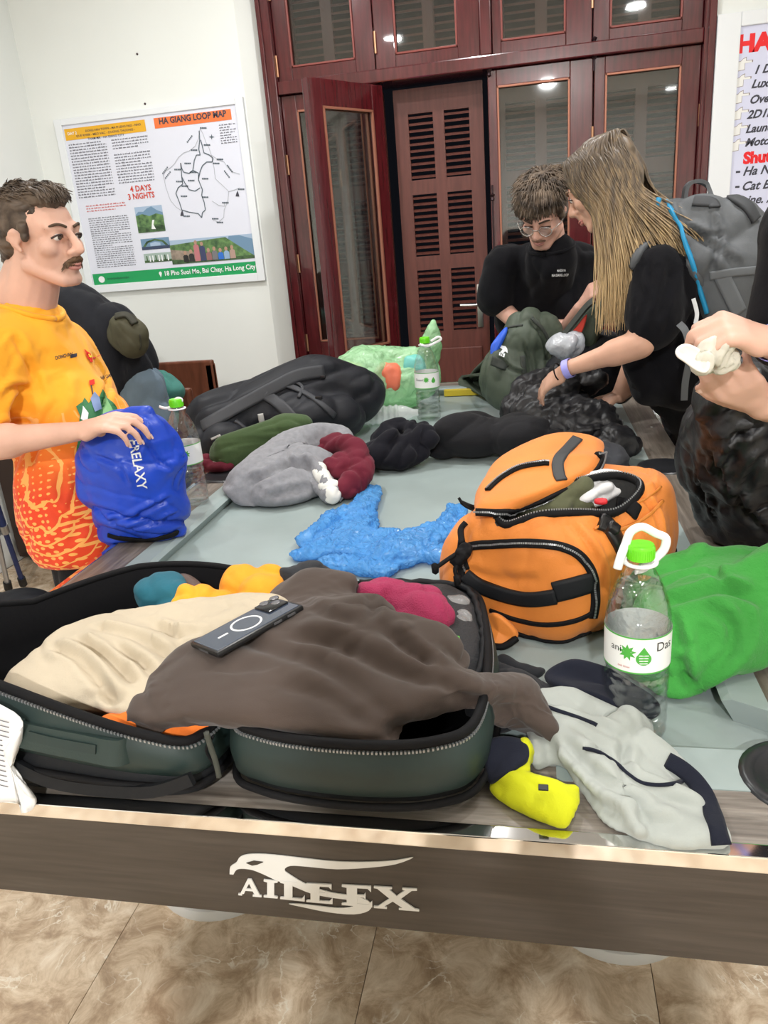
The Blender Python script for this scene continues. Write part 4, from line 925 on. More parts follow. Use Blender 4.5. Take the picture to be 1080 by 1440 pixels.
yb = (lambda q: (lambda F_: F_.solve(.0045, 2))(Fuse()._add(q.v.tolist(), q.f)))(yb); yb.disp(lambda p, n: billow(p, 20, .010, (.6, -.7, 0), oct=3) * np.clip(n[:, 2], 0, 1)); yb.v[:, 2] = np.maximum(yb.v[:, 2], bedz(yb.v)); yo = yb.build('bucket_hat', yel, None, 1); tag(yo, 'acid yellow and navy cloth hat crumpled under the brown hoodie sleeve', 'hat')
s_ = pad([W(690, 1040, .86), W(735, 1040, .865), W(744, 1065, .86), W(722, 1085, .85), W(700, 1096, .845), W(686, 1100, .84), W(682, 1070, .85)], .016, .010, k=3); s_.disp(lambda p, n: folds(p, 18, .003, (.8, .5, 0))); s_.build('navy_brim', nav, yo, 1)
MB().box((0, 0, 0), (.012, .010, .002), Matrix.Translation(W(757, 1112, .858)), bev=.0008).build('label_tab', black_pl, yo)
heap('black_leggings', [('p', [W(690, 950, .81), W(730, 968, .815), W(770, 975, .82)], [.014, .018, .02]), ('p', [W(705, 935, .80), W(745, 945, .802), W(757, 943, .802)], [.012, .014, .010]), ('b', W(735, 985, .815), (.05, .035, .03)), ('b', W(700, 1000, .81), (.04, .05, .02))], cloth_mat('black_jersey', (.02, .021, .024), .85), .006, dict(stretch=.16), label='black jersey garment between the travel bag, orange backpack and grey shorts', cat='clothing')

# ---------------- green towel
grt = cloth_mat('green_terry', (.055, .30, .055), .95, var=.14, sheen=.15, weave=.5, ws=500, bump=.5, bs=160)
heap('green_towel', [('b', (.26, 1.17, .87), (.105, .09, .075)), ('b', (.35, 1.22, .885), (.10, .10, .075)), ('b', (.20, 1.17, .855), (.045, .075, .065)), ('b', (.225, 1.275, .87), (.07, .045, .06)), ('c', (.20, 1.27, .90), (.36, 1.29, .935), .035, .03), ('c', (.40, 1.16, .87), (.46, 1.20, .86), .07, .08), ('b', (.155, 1.33, .835), (.035, .035, .045)), ('c', (.27, 1.26, .93), (.275, 1.285, .955), .013, .008), ('c', (.19, 1.20, .90), (.30, 1.18, .935), .02, .03), ('c', (.30, 1.18, .935), (.40, 1.22, .95), .03, .03), ('c', (.215, 1.10, .82), (.25, 1.12, .90), .03, .03), ('b', (.115, 1.27, .83), (.015, .02, .03))],
     grt, .0075, dict(sim=1, grow=.15), fold=[dict(scale=7, amp=.009, dirv=(.3, .3, 1), warp=1.2)], cr=[([(930, 850), (985, 835), (1020, 830), (1075, 850)], .008, .014, 1), ([(945, 865), (955, 905), (965, 960)], .008, .014, 1), ([(985, 850), (1030, 880), (1015, 930), (960, 965)], .008, .014, 1), ([(1005, 800), (1020, 825), (1060, 835)], .008, .012, 1), ([(935, 915), (960, 940), (975, 975)], .007, .010, 1), ([(1040, 850), (1050, 890), (1030, 930)], .007, .010, 1), ([(930, 825), (960, 808), (1005, 805)], .006, .010, 1)], label='bundled bright green terry towel on the right rail behind the water bottle', cat='towel')

# ---------------- grey sweatshirt, maroon cloth, white sock bundle, green jacket roll, maroon bit
hg = cloth_mat('heather_grey', (.24, .245, .265), .95, var=.10, vscale=60, sheen=.15); mar = cloth_mat('maroon_cloth', (.13, .018, .032), .85); olv = cloth_mat('olive_fleece', (.052, .085, .034), .85, sheen=.12)
heap('grey_sweatshirt', [('b', (-.775, 2.07, .835), (.125, .09, .06)), ('b', (-.69, 2.13, .85), (.09, .08, .06)), ('p', [(-.84, 2.05, .84), (-.80, 2.17, .87), (-.71, 2.27, .91), (-.62, 2.30, .91)], [.05, .055, .055, .04]), ('c', (-.62, 2.30, .91), (-.57, 2.22, .87), .035, .03), ('c', (-.68, 2.12, .89), (-.60, 2.02, .82), .03, .025)],
     hg, .0075, dict(sim=1, grow=.15), fold=dict(scale=8, amp=.008, dirv=(.6, .7, .3), warp=1.2), cr=[([(350, 680), (380, 665), (410, 655), (440, 655)], .012, .016, 1), ([(375, 700), (410, 690), (440, 685)], .010, .012, 1), ([(420, 645), (440, 665), (450, 690)], .010, .014, 1), ([(400, 640), (410, 655), (430, 660)], .010, .012, 1)], label='heather grey sweatshirt bundled on the table in front of the green jacket roll', cat='sweatshirt')
heap('maroon_garment', [('p', [(-.66, 2.23, .885), (-.59, 2.21, .91), (-.53, 2.15, .89), (-.51, 2.08, .85), (-.54, 2.03, .82)], [.03, .036, .036, .036, .03]), ('b', (-.575, 2.12, .86), (.05, .06, .04)), ('b', (-.53, 2.05, .82), (.04, .035, .03))], mar, .0065, dict(stretch=.14, seed_scale=24), fold=dict(scale=14, amp=.005, dirv=(.6, -.5, .5)), label='maroon garment curled against the right side of the grey sweatshirt', cat='clothing')
heap('white_sock', [('p', [(-.625, 2.06, .87), (-.60, 2.02, .84), (-.575, 1.985, .81)], [.02, .022, .02]), ('b', (-.585, 2.02, .82), (.03, .03, .03))], cloth_mat('off_white_cloth', (.66, .66, .62), .85), .005, dict(stretch=.15, seed_scale=45), label='off-white sock tucked between grey sweatshirt and maroon garment', cat='sock')
jr, s_ = heap('green_jacket_roll', [('c', (-1.0, 2.28, .865), (-.82, 2.40, .895), .062, .066), ('b', (-.96, 2.33, .83), (.13, .09, .03)), ('c', (-.83, 2.39, .90), (-.79, 2.42, .90), .068, .055)], olv, .0075, dict(stretch=.08, bend=.2, seed_scale=14), fold=dict(scale=10, amp=.005, dirv=(.8, .5, 0)), label='olive green jacket rolled up on the left rail in front of the black rucksack', cat='jacket')
poly_on(Surf(s_), [(300, 648), (307, 650), (306, 661), (300, 660)], mat('label_white', (.8, .8, .78), .6), jr, 'care_label', .003)
heap('maroon_cloth', [('b', (-1.07, 2.26, .84), (.05, .04, .028)), ('b', (-1.02, 2.24, .835), (.05, .03, .02))], mar, .0065, dict(stretch=.15), label='small maroon cloth poking out beneath the left end of the green jacket roll', cat='clothing')
# ---------------- black rucksack lying on its side
bk = mat('black_ripstop', (.009, .010, .014), .55, spec=.3, var=.2, vscale=9, bump=.35, bscale=30, bdist=.003); bk_s = mat('charcoal_cordura', (.030, .032, .038), .6, bump=.4, bscale=250, bdist=.0006)
blr, s_ = heap('body', [('c', (-1.13, 2.52, .91), (-.83, 2.78, .965), .105, .15), ('c', (-.83, 2.78, .965), (-.70, 2.84, .935), .145, .12), ('b', (-.86, 2.62, .90), (.16, .12, .10)), ('b', (-1.10, 2.46, .87), (.12, .10, .08)), ('b', (-.74, 2.68, .88), (.11, .11, .09))], bk, .011, dict(stretch=.06, bend=.2, seed_scale=12), fold=dict(scale=6, amp=.010, dirv=(.7, .6, .1)), build=True)
rk = empty('black_rucksack', (-.95, 2.6, TZ), 'large black rucksack lying on its side across the left rail, near the white wall', 'backpack')
blr.parent = rk; blr.matrix_parent_inverse = inv_world(rk); blr['label'] = 'black nylon body with charcoal straps'; del blr['label']
SB = Surf(s_)
for px, w_ in (([(285, 600), (330, 575), (385, 545), (420, 528), (455, 522)], .045), ([(372, 555), (400, 575), (430, 612), (450, 640)], .04), ([(330, 592), (350, 610), (362, 640)], .018), ([(400, 540), (440, 560), (470, 585)], .022), ([(410, 535), (425, 545), (420, 560)], .012)):
    mb = MB(); band_on(mb, SB, px, w_, .008); mb.build('strap', bk_s, rk, True)
mb = MB(); band_on(mb, SB, [(366, 582), (369, 598)], .02, .008); mb.build('buckle', mat('grey_plastic', (.4, .4, .39), .5), rk, True)
mb = MB(); mb.tube(catmull([SB.hit(a, b, .012)[0] for a, b in ((368, 598), (362, 608), (374, 618), (380, 608), (370, 600))], 5), .005, 8); mb.build('clip', mat('cream_plastic', (.6, .58, .5), .5), rk, True)
mb = MB(); band_on(mb, SB, [(297, 618), (310, 612)], .008, .002); mb.build('badge', MATS['grey_plastic'], rk, True)
for px in ((448, 562), (452, 530)):
    c_ = SB.hit(*px, .008)[0]; MB().box(c_ - V((.012, .006, .006)), c_ + V((.012, .006, .006)), bev=.002).build('buckle', black_pl, rk, 'auto')
# ---------------- black pile, black cloth, black bin bag under the woman's arm
heap('black_trousers', [('b', (-.46, 2.36, .83), (.11, .09, .05)), ('p', [(-.52, 2.42, .87), (-.48, 2.46, .90), (-.41, 2.44, .89), (-.36, 2.38, .86)], [.03, .03, .034, .03]), ('c', (-.54, 2.32, .82), (-.46, 2.36, .88), .025, .035), ('c', (-.43, 2.30, .82), (-.40, 2.38, .88), .03, .03), ('c', (-.50, 2.44, .90), (-.44, 2.34, .86), .022, .02)], cloth_mat('black_cotton', (.008, .008, .012), .85), .0065, dict(stretch=.2, bend=.12, seed_scale=22, hold=.015), fold=dict(scale=11, amp=.010, dirv=(.4, .5, .6)), label='crumpled black trousers alone in the middle of the table', cat='trousers')
heap('black_jacket', [('b', (-.21, 2.46, .86), (.13, .10, .075)), ('b', (-.05, 2.44, .86), (.12, .10, .08)), ('b', (-.31, 2.45, .82), (.06, .06, .035)), ('b', (.10, 2.42, .84), (.14, .09, .06))], cloth_mat('washed_black', (.014, .014, .016), .8), .008, dict(stretch=.12, seed_scale=13, hold=.015), fold=dict(scale=7, amp=.010, dirv=(.8, .1, .5)), label='black jacket lying left of the shiny bin liner under the reaching arm', cat='jacket')
binm = mat('black_bin_film', (.012, .012, .014), .42, var=.15, vscale=8, bump=.7, bscale=22, bdist=.006, spec=.4)
heap('bin_liner', [('b', (.03, 2.56, .90), (.14, .12, .10)), ('b', (.12, 2.46, .87), (.13, .11, .09)), ('c', (-.04, 2.58, .97), (.13, 2.66, 1.0), .045, .06), ('c', (.0, 2.46, .92), (.10, 2.56, .985), .035, .04), ('b', (.22, 2.36, .83), (.08, .08, .05)), ('c', (.13, 2.64, .98), (.19, 2.62, .99), .05, .03)], binm, .008, None, fold=dict(scale=4, amp=.006, dirv=(.2, .4, .9)), crumple=1.3, label='shiny black bin liner on the table beneath the long-haired woman\'s arm', cat='bin liner')
heap('dark_grey_pouch', [('b', (.16, 2.16, .845), (.09, .10, .05)), ('c', (.10, 2.22, .87), (.20, 2.12, .85), .03, .03)], cloth_mat('slate_cloth', (.035, .037, .043), .7), .007, dict(stretch=.1), label='dark grey cloth lump behind the lid of the orange backpack', cat='clothing')
# ---------------- blue carrier bag (flat, crinkled)
blu = film('blue_film', (.12, .45, .92), .42, .09, 1.0, 42, .014)
s_a = pad([W(x, y, .80) for x, y in ((402, 783), (420, 752), (445, 728), (478, 712), (505, 700), (512, 684), (525, 680), (545, 690), (535, 712), (530, 738), (550, 752), (580, 748), (600, 728), (615, 712), (640, 704), (652, 716), (646, 740), (640, 768), (610, 785), (575, 800), (545, 814), (505, 808), (460, 798), (425, 792))], .0, .012, k=3, rings=6)
Fb = Fuse()
for a, b, ra, rb in (((425, 778), (500, 765), .032, .06), ((500, 765), (560, 780), .065, .065), ((560, 775), (620, 745), .06, .05), ((620, 748), (640, 720), .045, .034), ((500, 760), (505, 722), .06, .05), ((505, 725), (524, 690), .045, .028), ((440, 760), (480, 725), .04, .045), ((540, 800), (470, 792), .035, .035), ((545, 760), (610, 780), .05, .04)):
    Fb.cap(W(*a, .80), W(*b, .80), ra, rb, .42)
s_ = Fb.solve(.0055, 2); s_.disp(lambda p, n: folds(p, 15, .008, (.3, 1, .2), warp=1.8, squash=.6, sharp=.6) * np.clip(n[:, 2] + .2, 0, 1)); s_.v[:, 2] = np.maximum(s_.v[:, 2], BED + .001)
s_.wrinkle(.2, 30, .02, .03, floor=BED + .001); s_.disp(lambda p, n: folds(p, 34, .0032, (.3, 1, .2), sharp=.5, warp=1.5, squash=.8)); s_.v[:, 2] = np.maximum(s_.v[:, 2], BED + .001)
tag(s_.build('blue_carrier_bag', blu, None, 0), 'crinkled translucent blue carrier bag lying flat on the table cover', 'plastic bag')
# ---------------- green carrier bag with fruit-coloured contents at the far end
gpl = film('green_film', (.50, .86, .50), .42, .16, .9, 24, .014)
heap('green_carrier_bag', [('b', (-.66, 3.22, .92), (.21, .14, .14)), ('b', (-.72, 3.15, .96), (.12, .11, .11)), ('b', (-.53, 3.22, .93), (.12, .11, .12)), ('c', (-.46, 3.2, .98), (-.415, 3.17, 1.12), .055, .028), ('c', (-.42, 3.17, 1.12), (-.41, 3.17, 1.165), .025, .012)], gpl, .011, None, fold=dict(scale=4, amp=.006, dirv=(.4, .2, .9)), crumple=1.2, label='pale green carrier bag full of shopping at the far end of the table', cat='plastic bag')
for nm, c, r, col, lb in (('snack_packet', (-.61, 3.12, .95), (.06, .04, .06), (.75, .18, .10), 'red snack packet showing through the pale green carrier bag'), ('snack_packet', (-.77, 3.13, .98), (.06, .05, .04), (.75, .42, .10), 'orange snack packet at the upper left inside the green carrier bag'), ('snack_packet', (-.50, 3.16, .98), (.05, .04, .05), (.15, .5, .45), 'teal packet near the knot inside the green carrier bag')):
    s_ = Fuse().ball(c, r, None, 3).solve(.01, 2); s_.disp(lambda p, n: .006 * vnoise(p * 40)); tag(s_.build(nm, mat(nm + str(col), col, .4)), lb, 'packet', None)

bpy.data.objects.remove(table_collider)
# ================================================================== ORANGE BACKPACK
org = mat('orange_canvas', (.72, .225, .035), .62, var=.10, vscale=6, bump=.5, bscale=220, bdist=.0008, weave=.2, weave_scale=800, sheen=.1)
obm = [org, mat('bag_interior', (.02, .02, .02), .8)]
F = Fuse()
rz_ = Matrix.Rotation(math.radians(-24), 3, 'Z')
F.ball((.035, 1.385, .905), (.150, .165, .125), rz_, 3.6); F.ball((.11, 1.47, .905), (.130, .16, .125), rz_, 3.2); F.ball((-.05, 1.40, .88), (.12, .14, .10), rz_, 3)
F.ball((.0, 1.285, .885), (.105, .06, .100), rz_, 3)      # front pocket bulge
F.ball((.15, 1.40, .93), (.10, .13, .115), rz_, 2.6)
s_ = F.solve(.005, 5)
s_.disp(lambda p, n: billow(p, 7, .010, (.2, -.1, 1), warp=1.1) * (n[:, 2] < .9))
s_.v[:, 2] = np.maximum(s_.v[:, 2], BED + .002)
# mouth: push the top down inside an ellipse
mc = (W(800, 705, 1.03)); ux = np.array([math.cos(math.radians(16)), math.sin(math.radians(16))])
def mouth_d(v): d = v[:, :2] - np.array([mc.x - .002, mc.y + .014]); a = d @ ux; b = d @ np.array([-ux[1], ux[0]]); return np.sqrt((a / .128) ** 2 + (b / .058) ** 2)
fn0 = np.array([s_.normals()[list(f)].mean(0)[2] for f in s_.f]) if 0 else None; n_ = s_.normals(); fn0 = np.array([n_[f[0], 2] + n_[f[2], 2] for f in s_.f]) / 2; md_ = mouth_d(s_.v); ins = (md_ < 1) & (s_.v[:, 2] > .93) & (n_[:, 2] > .2)
s_.v[ins, 2] -= .10 * np.clip((1 - md_[ins]) * 5, 0, 1) 
ring_ = (md_ >= 1) & (md_ < 1.25) & (n_[:, 2] > .3); s_.v[ring_, 2] += .006
crease(s_, [([(800, 735), (830, 770), (845, 800), (850, 840)], .006, .006, 1), ([(905, 700), (925, 730), (930, 780)], .006, .006, 1), ([(650, 800), (700, 815), (760, 815)], .01, .004)])
fcs = s_.fcent(); mdf = mouth_d(fcs); mi_ = ((mdf < 1.06) & (fcs[:, 2] > .86) & (fn0 > .45)).astype(int)
ob_ = empty('orange_backpack', (.06, 1.42, BED), 'orange canvas backpack with black zips, standing open on the table behind the brown hoodie', 'backpack')
body = s_.build('body', obm, ob_, 0, mi=mi_); SO = Surf(s_)
def zipline(px, w_=.014, par=ob_, teeth=True, closed=False, nm='zip'):
    mb = MB(); band_on(mb, SO, px, w_, .005, closed=closed, sm=2); z = mb.build(nm, blk, par, True)
    if teeth:
        mb = MB(); teeth_on(mb, SO, px, .0032, off=.0075, closed=closed)
        if mb.v: tag(mb.build('zip_teeth', zipm, z), kind='stuff')
    return z
# front pocket zip arch, handle bar, lower bands
zipline([(655, 800), (652, 782), (662, 768), (700, 765), (750, 764), (795, 770), (822, 787), (835, 815), (837, 845), (833, 868)], .016)
mb = MB(); band_on(mb, SO, [(654, 808), (672, 822), (710, 836), (745, 842), (782, 838)], .026, .008); band_on(mb, SO, [(780, 832), (805, 826), (832, 818)], .036, .006); mb.build('front_handle', blk2, ob_, True)
mb = MB(); band_on(mb, SO, [(690, 858), (730, 872), (770, 878), (810, 872), (838, 858)], .008, .004); band_on(mb, SO, [(705, 880), (745, 896), (790, 902), (835, 895)], .010, .004); mb.build('lower_zip', blk, ob_, True)
mb = MB(); band_on(mb, SO, [(650, 760), (648, 790), (655, 830), (672, 860), (695, 880)], .012, .006); mb.build('side_binding', blk, ob_, True)
# mouth rim
rim = []
for i in range(48):
    a = 2 * PI * i / 48; x = mc.x + ux[0] * math.cos(a) * .130 - ux[1] * math.sin(a) * .060; y = mc.y + .014 + ux[1] * math.cos(a) * .130 + ux[0] * math.sin(a) * .060
    h = SO.t.ray_cast(V((x + (x - mc.x) * .07, y + (y - mc.y) * .07, 1.5)), V((0, 0, -1))); rim.append(V((x, y, (h[0].z if h[0] else 1.0) + .003)))
zs_ = np.array([p.z for p in rim]); 
for _ in range(3): zs_ = (np.roll(zs_, 1) + zs_ + np.roll(zs_, -1)) / 3
for p, z in zip(rim, zs_): p.z = z
mr_ = MB().tube(rim + [rim[0]], .0075, 8).build('mouth_binding', blk, ob_, True)
mb = MB()
for i in range(len(rim)):
    a, b = rim[i], rim[(i + 1) % len(rim)]; L = (b - a).length; k = int(L / .004)
    for q in range(k): c_ = a.lerp(b, (q + .5) / k) + V((0, 0, .0075)); mb.box(c_ - V((.0011, .0022, .001)), c_ + V((.0011, .0022, .001)))
tag(mb.build('zip_teeth', zipm, mr_), kind='stuff')
# contents
heap('olive_bundle', [('c', W(740, 712, 1.0), W(810, 706, 1.0), .035, .045), ('b', W(775, 715, 1.0), (.05, .03, .03))], cloth_mat('khaki_olive', (.10, .105, .06), .85), .006, None, fold=dict(scale=18, amp=.006, dirv=(.2, 1, 0)), label='olive khaki garment inside the mouth of the orange backpack', cat='clothing', floor=.93)
heap('white_printed_bag', [('c', W(818, 700, 1.01), W(868, 686, 1.015), .028, .026), ('b', W(845, 688, 1.02), (.035, .03, .028))], cloth_mat('crisp_white', (.74, .74, .75), .5, bump=.5), .005, None, fold=dict(scale=26, amp=.007, dirv=(1, .3, .3)), label='crumpled white bag with red marks inside the orange backpack', cat='bag', floor=.93)
s_w = Fuse().ball(W(845, 705, 1.035), (.012, .008, .006), None, 3).solve(.003, 1); tag(s_w.build('red_mark', mat('red_ink', (.6, .02, .03), .5), None), 'small red printed scrap on the crumpled white bag', 'packet')
# lid, thrown open toward the back-left
lidpts = [P(668, 722, 1.29), P(678, 680, 1.42), P(697, 652, 1.48), P(745, 625, 1.55), P(795, 613, 1.58), P(848, 620, 1.60), P(848, 655, 1.47), P(825, 680, 1.40), P(775, 704, 1.33), P(715, 724, 1.28)]
ls = pad(lidpts, .032, .02, normal=(-.15, -.45, .85), k=5, rings=9); ls.disp(lambda p, n: billow(p, 9, .008, (1, .5, 0)))
ls.v[:, 2] = np.maximum(ls.v[:, 2], BED)
F = Fuse(); F._add(ls.v.tolist(), ls.f); ls = F.solve(.005, 3)
SO_b = SO
lid = ls.build('lid', org, ob_, 0); SO = Surf(ls)
zipline([(671, 720), (710, 721), (745, 711), (780, 698), (815, 682), (842, 658), (850, 630)], .014)
zipline([(686, 690), (705, 672), (730, 658), (760, 652), (772, 652)], .012)
mb = MB(); band_on(mb, SO, [(812, 617), (800, 630), (785, 648), (786, 668), (790, 676)], .022, .004); mb.build('lid_binding', mat('dark_grey_tape', (.035, .037, .04), .6), ob_, True)
SO = SO_b
# cords / pulls
def pull(px, ys, r=.003, nm='zip_pull'): cord(px, ys, r, blk, ob_, nm)
pull([(648, 706), (662, 712), (678, 716), (684, 714)], [1.36, 1.36, 1.37, 1.37], .0045); pull([(645, 700), (655, 712), (680, 722)], [1.36, 1.355, 1.36], .003)
pull([(708, 655), (730, 648), (752, 655), (765, 652)], [1.46, 1.47, 1.47, 1.47], .004); pull([(715, 660), (735, 655), (745, 645)], [1.455, 1.46, 1.465], .003)
for px, y in (((612, 797), 1.22), ((608, 798), 1.22)): pass
mb = MB(); mb.tube(catmull([P(648, 775, 1.24), P(632, 785, 1.22), P(615, 797, 1.21)], 5), .004, 8); mb.tube(catmull([P(650, 780, 1.24), P(640, 800, 1.22), P(644, 814, 1.215)], 5), .004, 8)
mb.lathe([(.001, -.012), (.006, -.008), (.007, .006), (.001, .010)], P(612, 799, 1.208), 10); mb.lathe([(.001, -.012), (.006, -.008), (.007, .006), (.001, .010)], P(643, 815, 1.212), 10)
F = Fuse(); F.ball(P(648, 780, 1.235), .014).ball(P(655, 772, 1.24), .012).ball(P(642, 790, 1.23), .011); k_ = F.solve(.004, 1); k_.disp(lambda p, n: .003 * vnoise(p * 150)); mb.add(k_.v.tolist(), k_.f); mb.build('drawcord', blk, ob_, True)
pull([(655, 735), (648, 745), (650, 765)], [1.30, 1.29, 1.26], .006)
# compression straps and buckles on the right flank
mb = MB(); band_on(mb, SO, [(868, 708), (885, 712), (896, 722)], .026, .006); mb.build('buckle', blk, ob_, True)
mb = MB(); band_on(mb, SO, [(842, 733), (855, 742), (868, 765), (878, 785)], .030, .010); mb.build('buckle', black_pl, ob_, True)
mb = MB(); band_on(mb, SO, [(850, 742), (860, 750)], .02, .020); mb.build('buckle_clip', black_pl, ob_, True)
mb = MB(); band_on(mb, SO, [(930, 705), (915, 722), (895, 735), (870, 745)], .006, .005); band_on(mb, SO, [(835, 745), (870, 720), (910, 700), (928, 685)], .004, .004); mb.build('piping', mat('orange_tape', (.60, .20, .03), .55), ob_, True)
mb = MB(); strap(mb, [P(935, 760, 1.45), P(948, 778, 1.47), P(944, 800, 1.48)], .022, .008, (1, -.4, .2)); mb.build('hip_belt', blk, ob_, 'auto')
# orange side strap lying to the left front
s_ = pad([W(683, 868, .83), W(700, 862, .85), W(728, 888, .82), W(722, 902, .80), W(698, 908, .795), W(688, 900, .80)], .012, .012, k=3); s_.build('side_strap', org, ob_, 1)
mb = MB(); strap(mb, [W(690, 908, .80), W(708, 909, .80), W(727, 897, .81)], .010, .008, (0, 0, 1)); mb.build('strap_edge', blk, ob_, True)
heap('white_tissue', [('b', W(618, 850, .875), (.02, .016, .008))], cloth_mat('tissue', (.7, .7, .68), .8), .004, None, label='small white tissue at the far edge of the mesh lid', cat='tissue', floor=.86)

# ================================================================== WATER BOTTLES
pet = glass_mat('clear_pet', .07, (.985, .99, .99), .05)
def pet_bumpy():
    m = pet; nt = m.node_tree; n = nt.nodes; L = nt.links; tc = n.new('ShaderNodeTexCoord'); nb = n.new('ShaderNodeTexNoise'); nb.inputs['Scale'].default_value = 28; nb.inputs['Detail'].default_value = 2; nb.inputs['Distortion'].default_value = 1.5
    bp = n.new('ShaderNodeBump'); bp.inputs['Strength'].default_value = .55; bp.inputs['Distance'].default_value = .01; L.new(tc.outputs['Object'], nb.inputs[0]); L.new(nb.outputs[0], bp.inputs['Height'])
    for q in n:
        if q.type in ('BSDF_GLOSSY', 'LAYER_WEIGHT'): L.new(bp.outputs[0], q.inputs['Normal'])
pet_bumpy()
water = glass_mat('water', .03, (.975, .99, .985), .02)
capg = mat('green_cap', (.16, .68, .02), .35); ringw = mat('white_handle', (.85, .86, .86), .35); labw = mat('bottle_label', (.86, .87, .86), .4); labg = mat('label_green', (.08, .42, .06), .4)
def bottle(c, h, r, rot, label, level=.82, ring=None, tilt=None, nm='water_bottle', vis=True):
    c = V(c); t = empty(nm, c, label, 'bottle'); M_ = Matrix.Translation(c) @ Matrix.Rotation(rot, 4, 'Z')
    rib = []
    def R(z):
        u = z / h
        if u > .60: # shoulder
            k = (u - .60) / .30
            if u > .90: return r * .34
            return r * (1 - .66 * (max(0, k) ** 1.9))
        b = r
        if u < .38: b = r * (1 - .035 * (1 + math.cos(u * 105)) / 2 - .03 * math.exp(-((u - .37) / .03) ** 2))
        if u < .03: b = r * (.86 + .14 * math.sqrt(u / .03))
        return b
    prof = [(.0005, .004), (r * .5, .003), (r * .72, 0)] + [(R(h * i / 90), h * i / 90) for i in range(1, 86)]
    MB().lathe(prof, n=40, M=M_).build('bottle_shell', pet, t, True)
    wl = h * level; wp = [(.0005, .006), (r * .7, .004)] + [(R(z) - .0015, z) for z in np.linspace(.006, wl, 60)] + [(.0005, wl)]
    MB().lathe(wp, n=40, M=M_).build('water', water, t, True)
    MB().lathe([(r * .335, h * .905), (r * .36, h * .91), (r * .40, h * .915), (r * .40, h * .925), (r * .35, h * .93), (.0005, h * .93)], n=32, M=M_).build('neck', pet, t, True)
    cp = MB(); cp.lathe([(r * .385, h * .930), (r * .40, h * .932), (r * .40, h * .990), (r * .37, h * 1.0), (.0005, h * 1.0)], n=40, M=M_)
    for i in range(36): a = 2 * PI * i / 36; cp.box((-.0005, r * .395, h * .936), (.0005, r * .415, h * .985), M_ @ Matrix.Rotation(a, 4, 'Z'))
    cp.build('cap', capg, t, 'auto')
    lz0, lz1 = h * .405, h * .595
    lb = MB().lathe([(r * 1.012, lz0), (r * 1.012, lz1)], n=64, M=M_).build('label', labw, t, True)
    for z in (lz0, lz1 - .0022): MB().lathe([(r * 1.018, z), (r * 1.018, z + .0022)], n=64, M=M_).build('label_border', labg, lb, True)
    return t, M_, lb, (lz0, lz1, r * 1.02)
def cyl_print(lb, M_, rad, pts2, m, nm='print', holes=0):
    """print on the label: pts2 in metres (arc length, height)"""
    ctr = (sum(a for a, b in pts2) / len(pts2), sum(b for a, b in pts2) / len(pts2)); n_ = len(pts2); pts2 = list(pts2) + [ctr]; tr = [(i, (i + 1) % n_, n_) for i in range(n_)]
    me = mesh([M_ @ V((rad * math.sin(a / rad), -rad * math.cos(a / rad), b)) for a, b in pts2], [tuple(t) for t in tr], True); return link(nm, me, m, lb)
def cyl_text(lb, M_, rad, txt, a0, z0, size, m, shear=0, bold=0):
    cu = bpy.data.curves.new('t', 'FONT'); cu.body = txt; cu.size = size; cu.shear = shear; cu.offset = bold; cu.fill_mode = 'FRONT'; cu.align_x = 'CENTER'; cu.resolution_u = 3
    o = bpy.data.objects.new('t', cu); COL.objects.link(o); bpy.context.evaluated_depsgraph_get().update(); me = bpy.data.meshes.new_from_object(o.evaluated_get(bpy.context.evaluated_depsgraph_get())); bpy.data.objects.remove(o)
    for v in me.vertices: a = (a0 + v.co.x) / rad; v.co = M_ @ V((rad * math.sin(a), -rad * math.cos(a), z0 + v.co.y))
    return link('lettering', me, m, lb)
def star(cx, cz, R_, k=9, s=.55): return [(cx + R_ * (1 if i % 2 == 0 else s) * math.sin(PI * i / k), cz + R_ * (1 if i % 2 == 0 else s) * math.cos(PI * i / k)) for i in range(2 * k)]
def drop(cx, cz, s): return [(cx, cz + s * 1.25)] + [(cx + s * .8 * math.sin(a), cz - s * .15 - s * .75 * math.cos(a)) for a in np.linspace(2.3, 0, 9)] + [(cx - s * .8 * math.sin(a), cz - s * .15 - s * .75 * math.cos(a)) for a in np.linspace(.25, 2.3, 8)]
def handle_loop(t, M_, h, r, pts, w_=.006):
    MB().lathe([(r * .40, h * .905), (r * .52, h * .907), (r * .53, h * .915), (r * .40, h * .918)], n=32, M=M_).build('neck_ring', ringw, t, True)
    MB().tube(catmull(pts, 6, False), w_, 8, flat=.45, up=(-.2, -1, 0)).build('carry_handle', ringw, t, True)
# nearest bottle
hB = .292; rB = .0445; cB = (.135, .985, BED + .001)
t, M_, lb, (z0, z1, rr) = bottle(cB, hB, rB, math.radians(-7), 'large water bottle with green cap and raised white handle, beside the green towel', .80)
ktx = mat('label_black', (.01, .012, .012), .5)
cyl_print(lb, M_, rr, star(-.0135, (z0 + z1) / 2 + .004, .0125), labg, 'leaf_emblem'); cyl_text(lb, M_, rr, 'ani', -.030, (z0 + z1) / 2 + .003, .015, ktx); cyl_text(lb, M_, rr, 'Das', .040, (z0 + z1) / 2 + .006, .019, ktx)
dp = cyl_print(lb, M_, rr * 1.001, drop(.0085, (z0 + z1) / 2 - .002, .013), labg, 'drop_emblem')
for k in range(4): cyl_print(lb, M_, rr * 1.006, [(.002 + k * .0004, (z0 + z1) / 2 + .002 - k * .004), (.015 - k * .0004, (z0 + z1) / 2 + .002 - k * .004), (.015 - k * .0004, (z0 + z1) / 2 + .0005 - k * .004), (.002 + k * .0004, (z0 + z1) / 2 + .0005 - k * .004)], labw, 'print_line')
cyl_text(lb, M_, rr, 'tinh khiet', -.018, z0 + .008, .0045, mat('label_red', (.5, .03, .02), .5))
cyc = V(cB).y
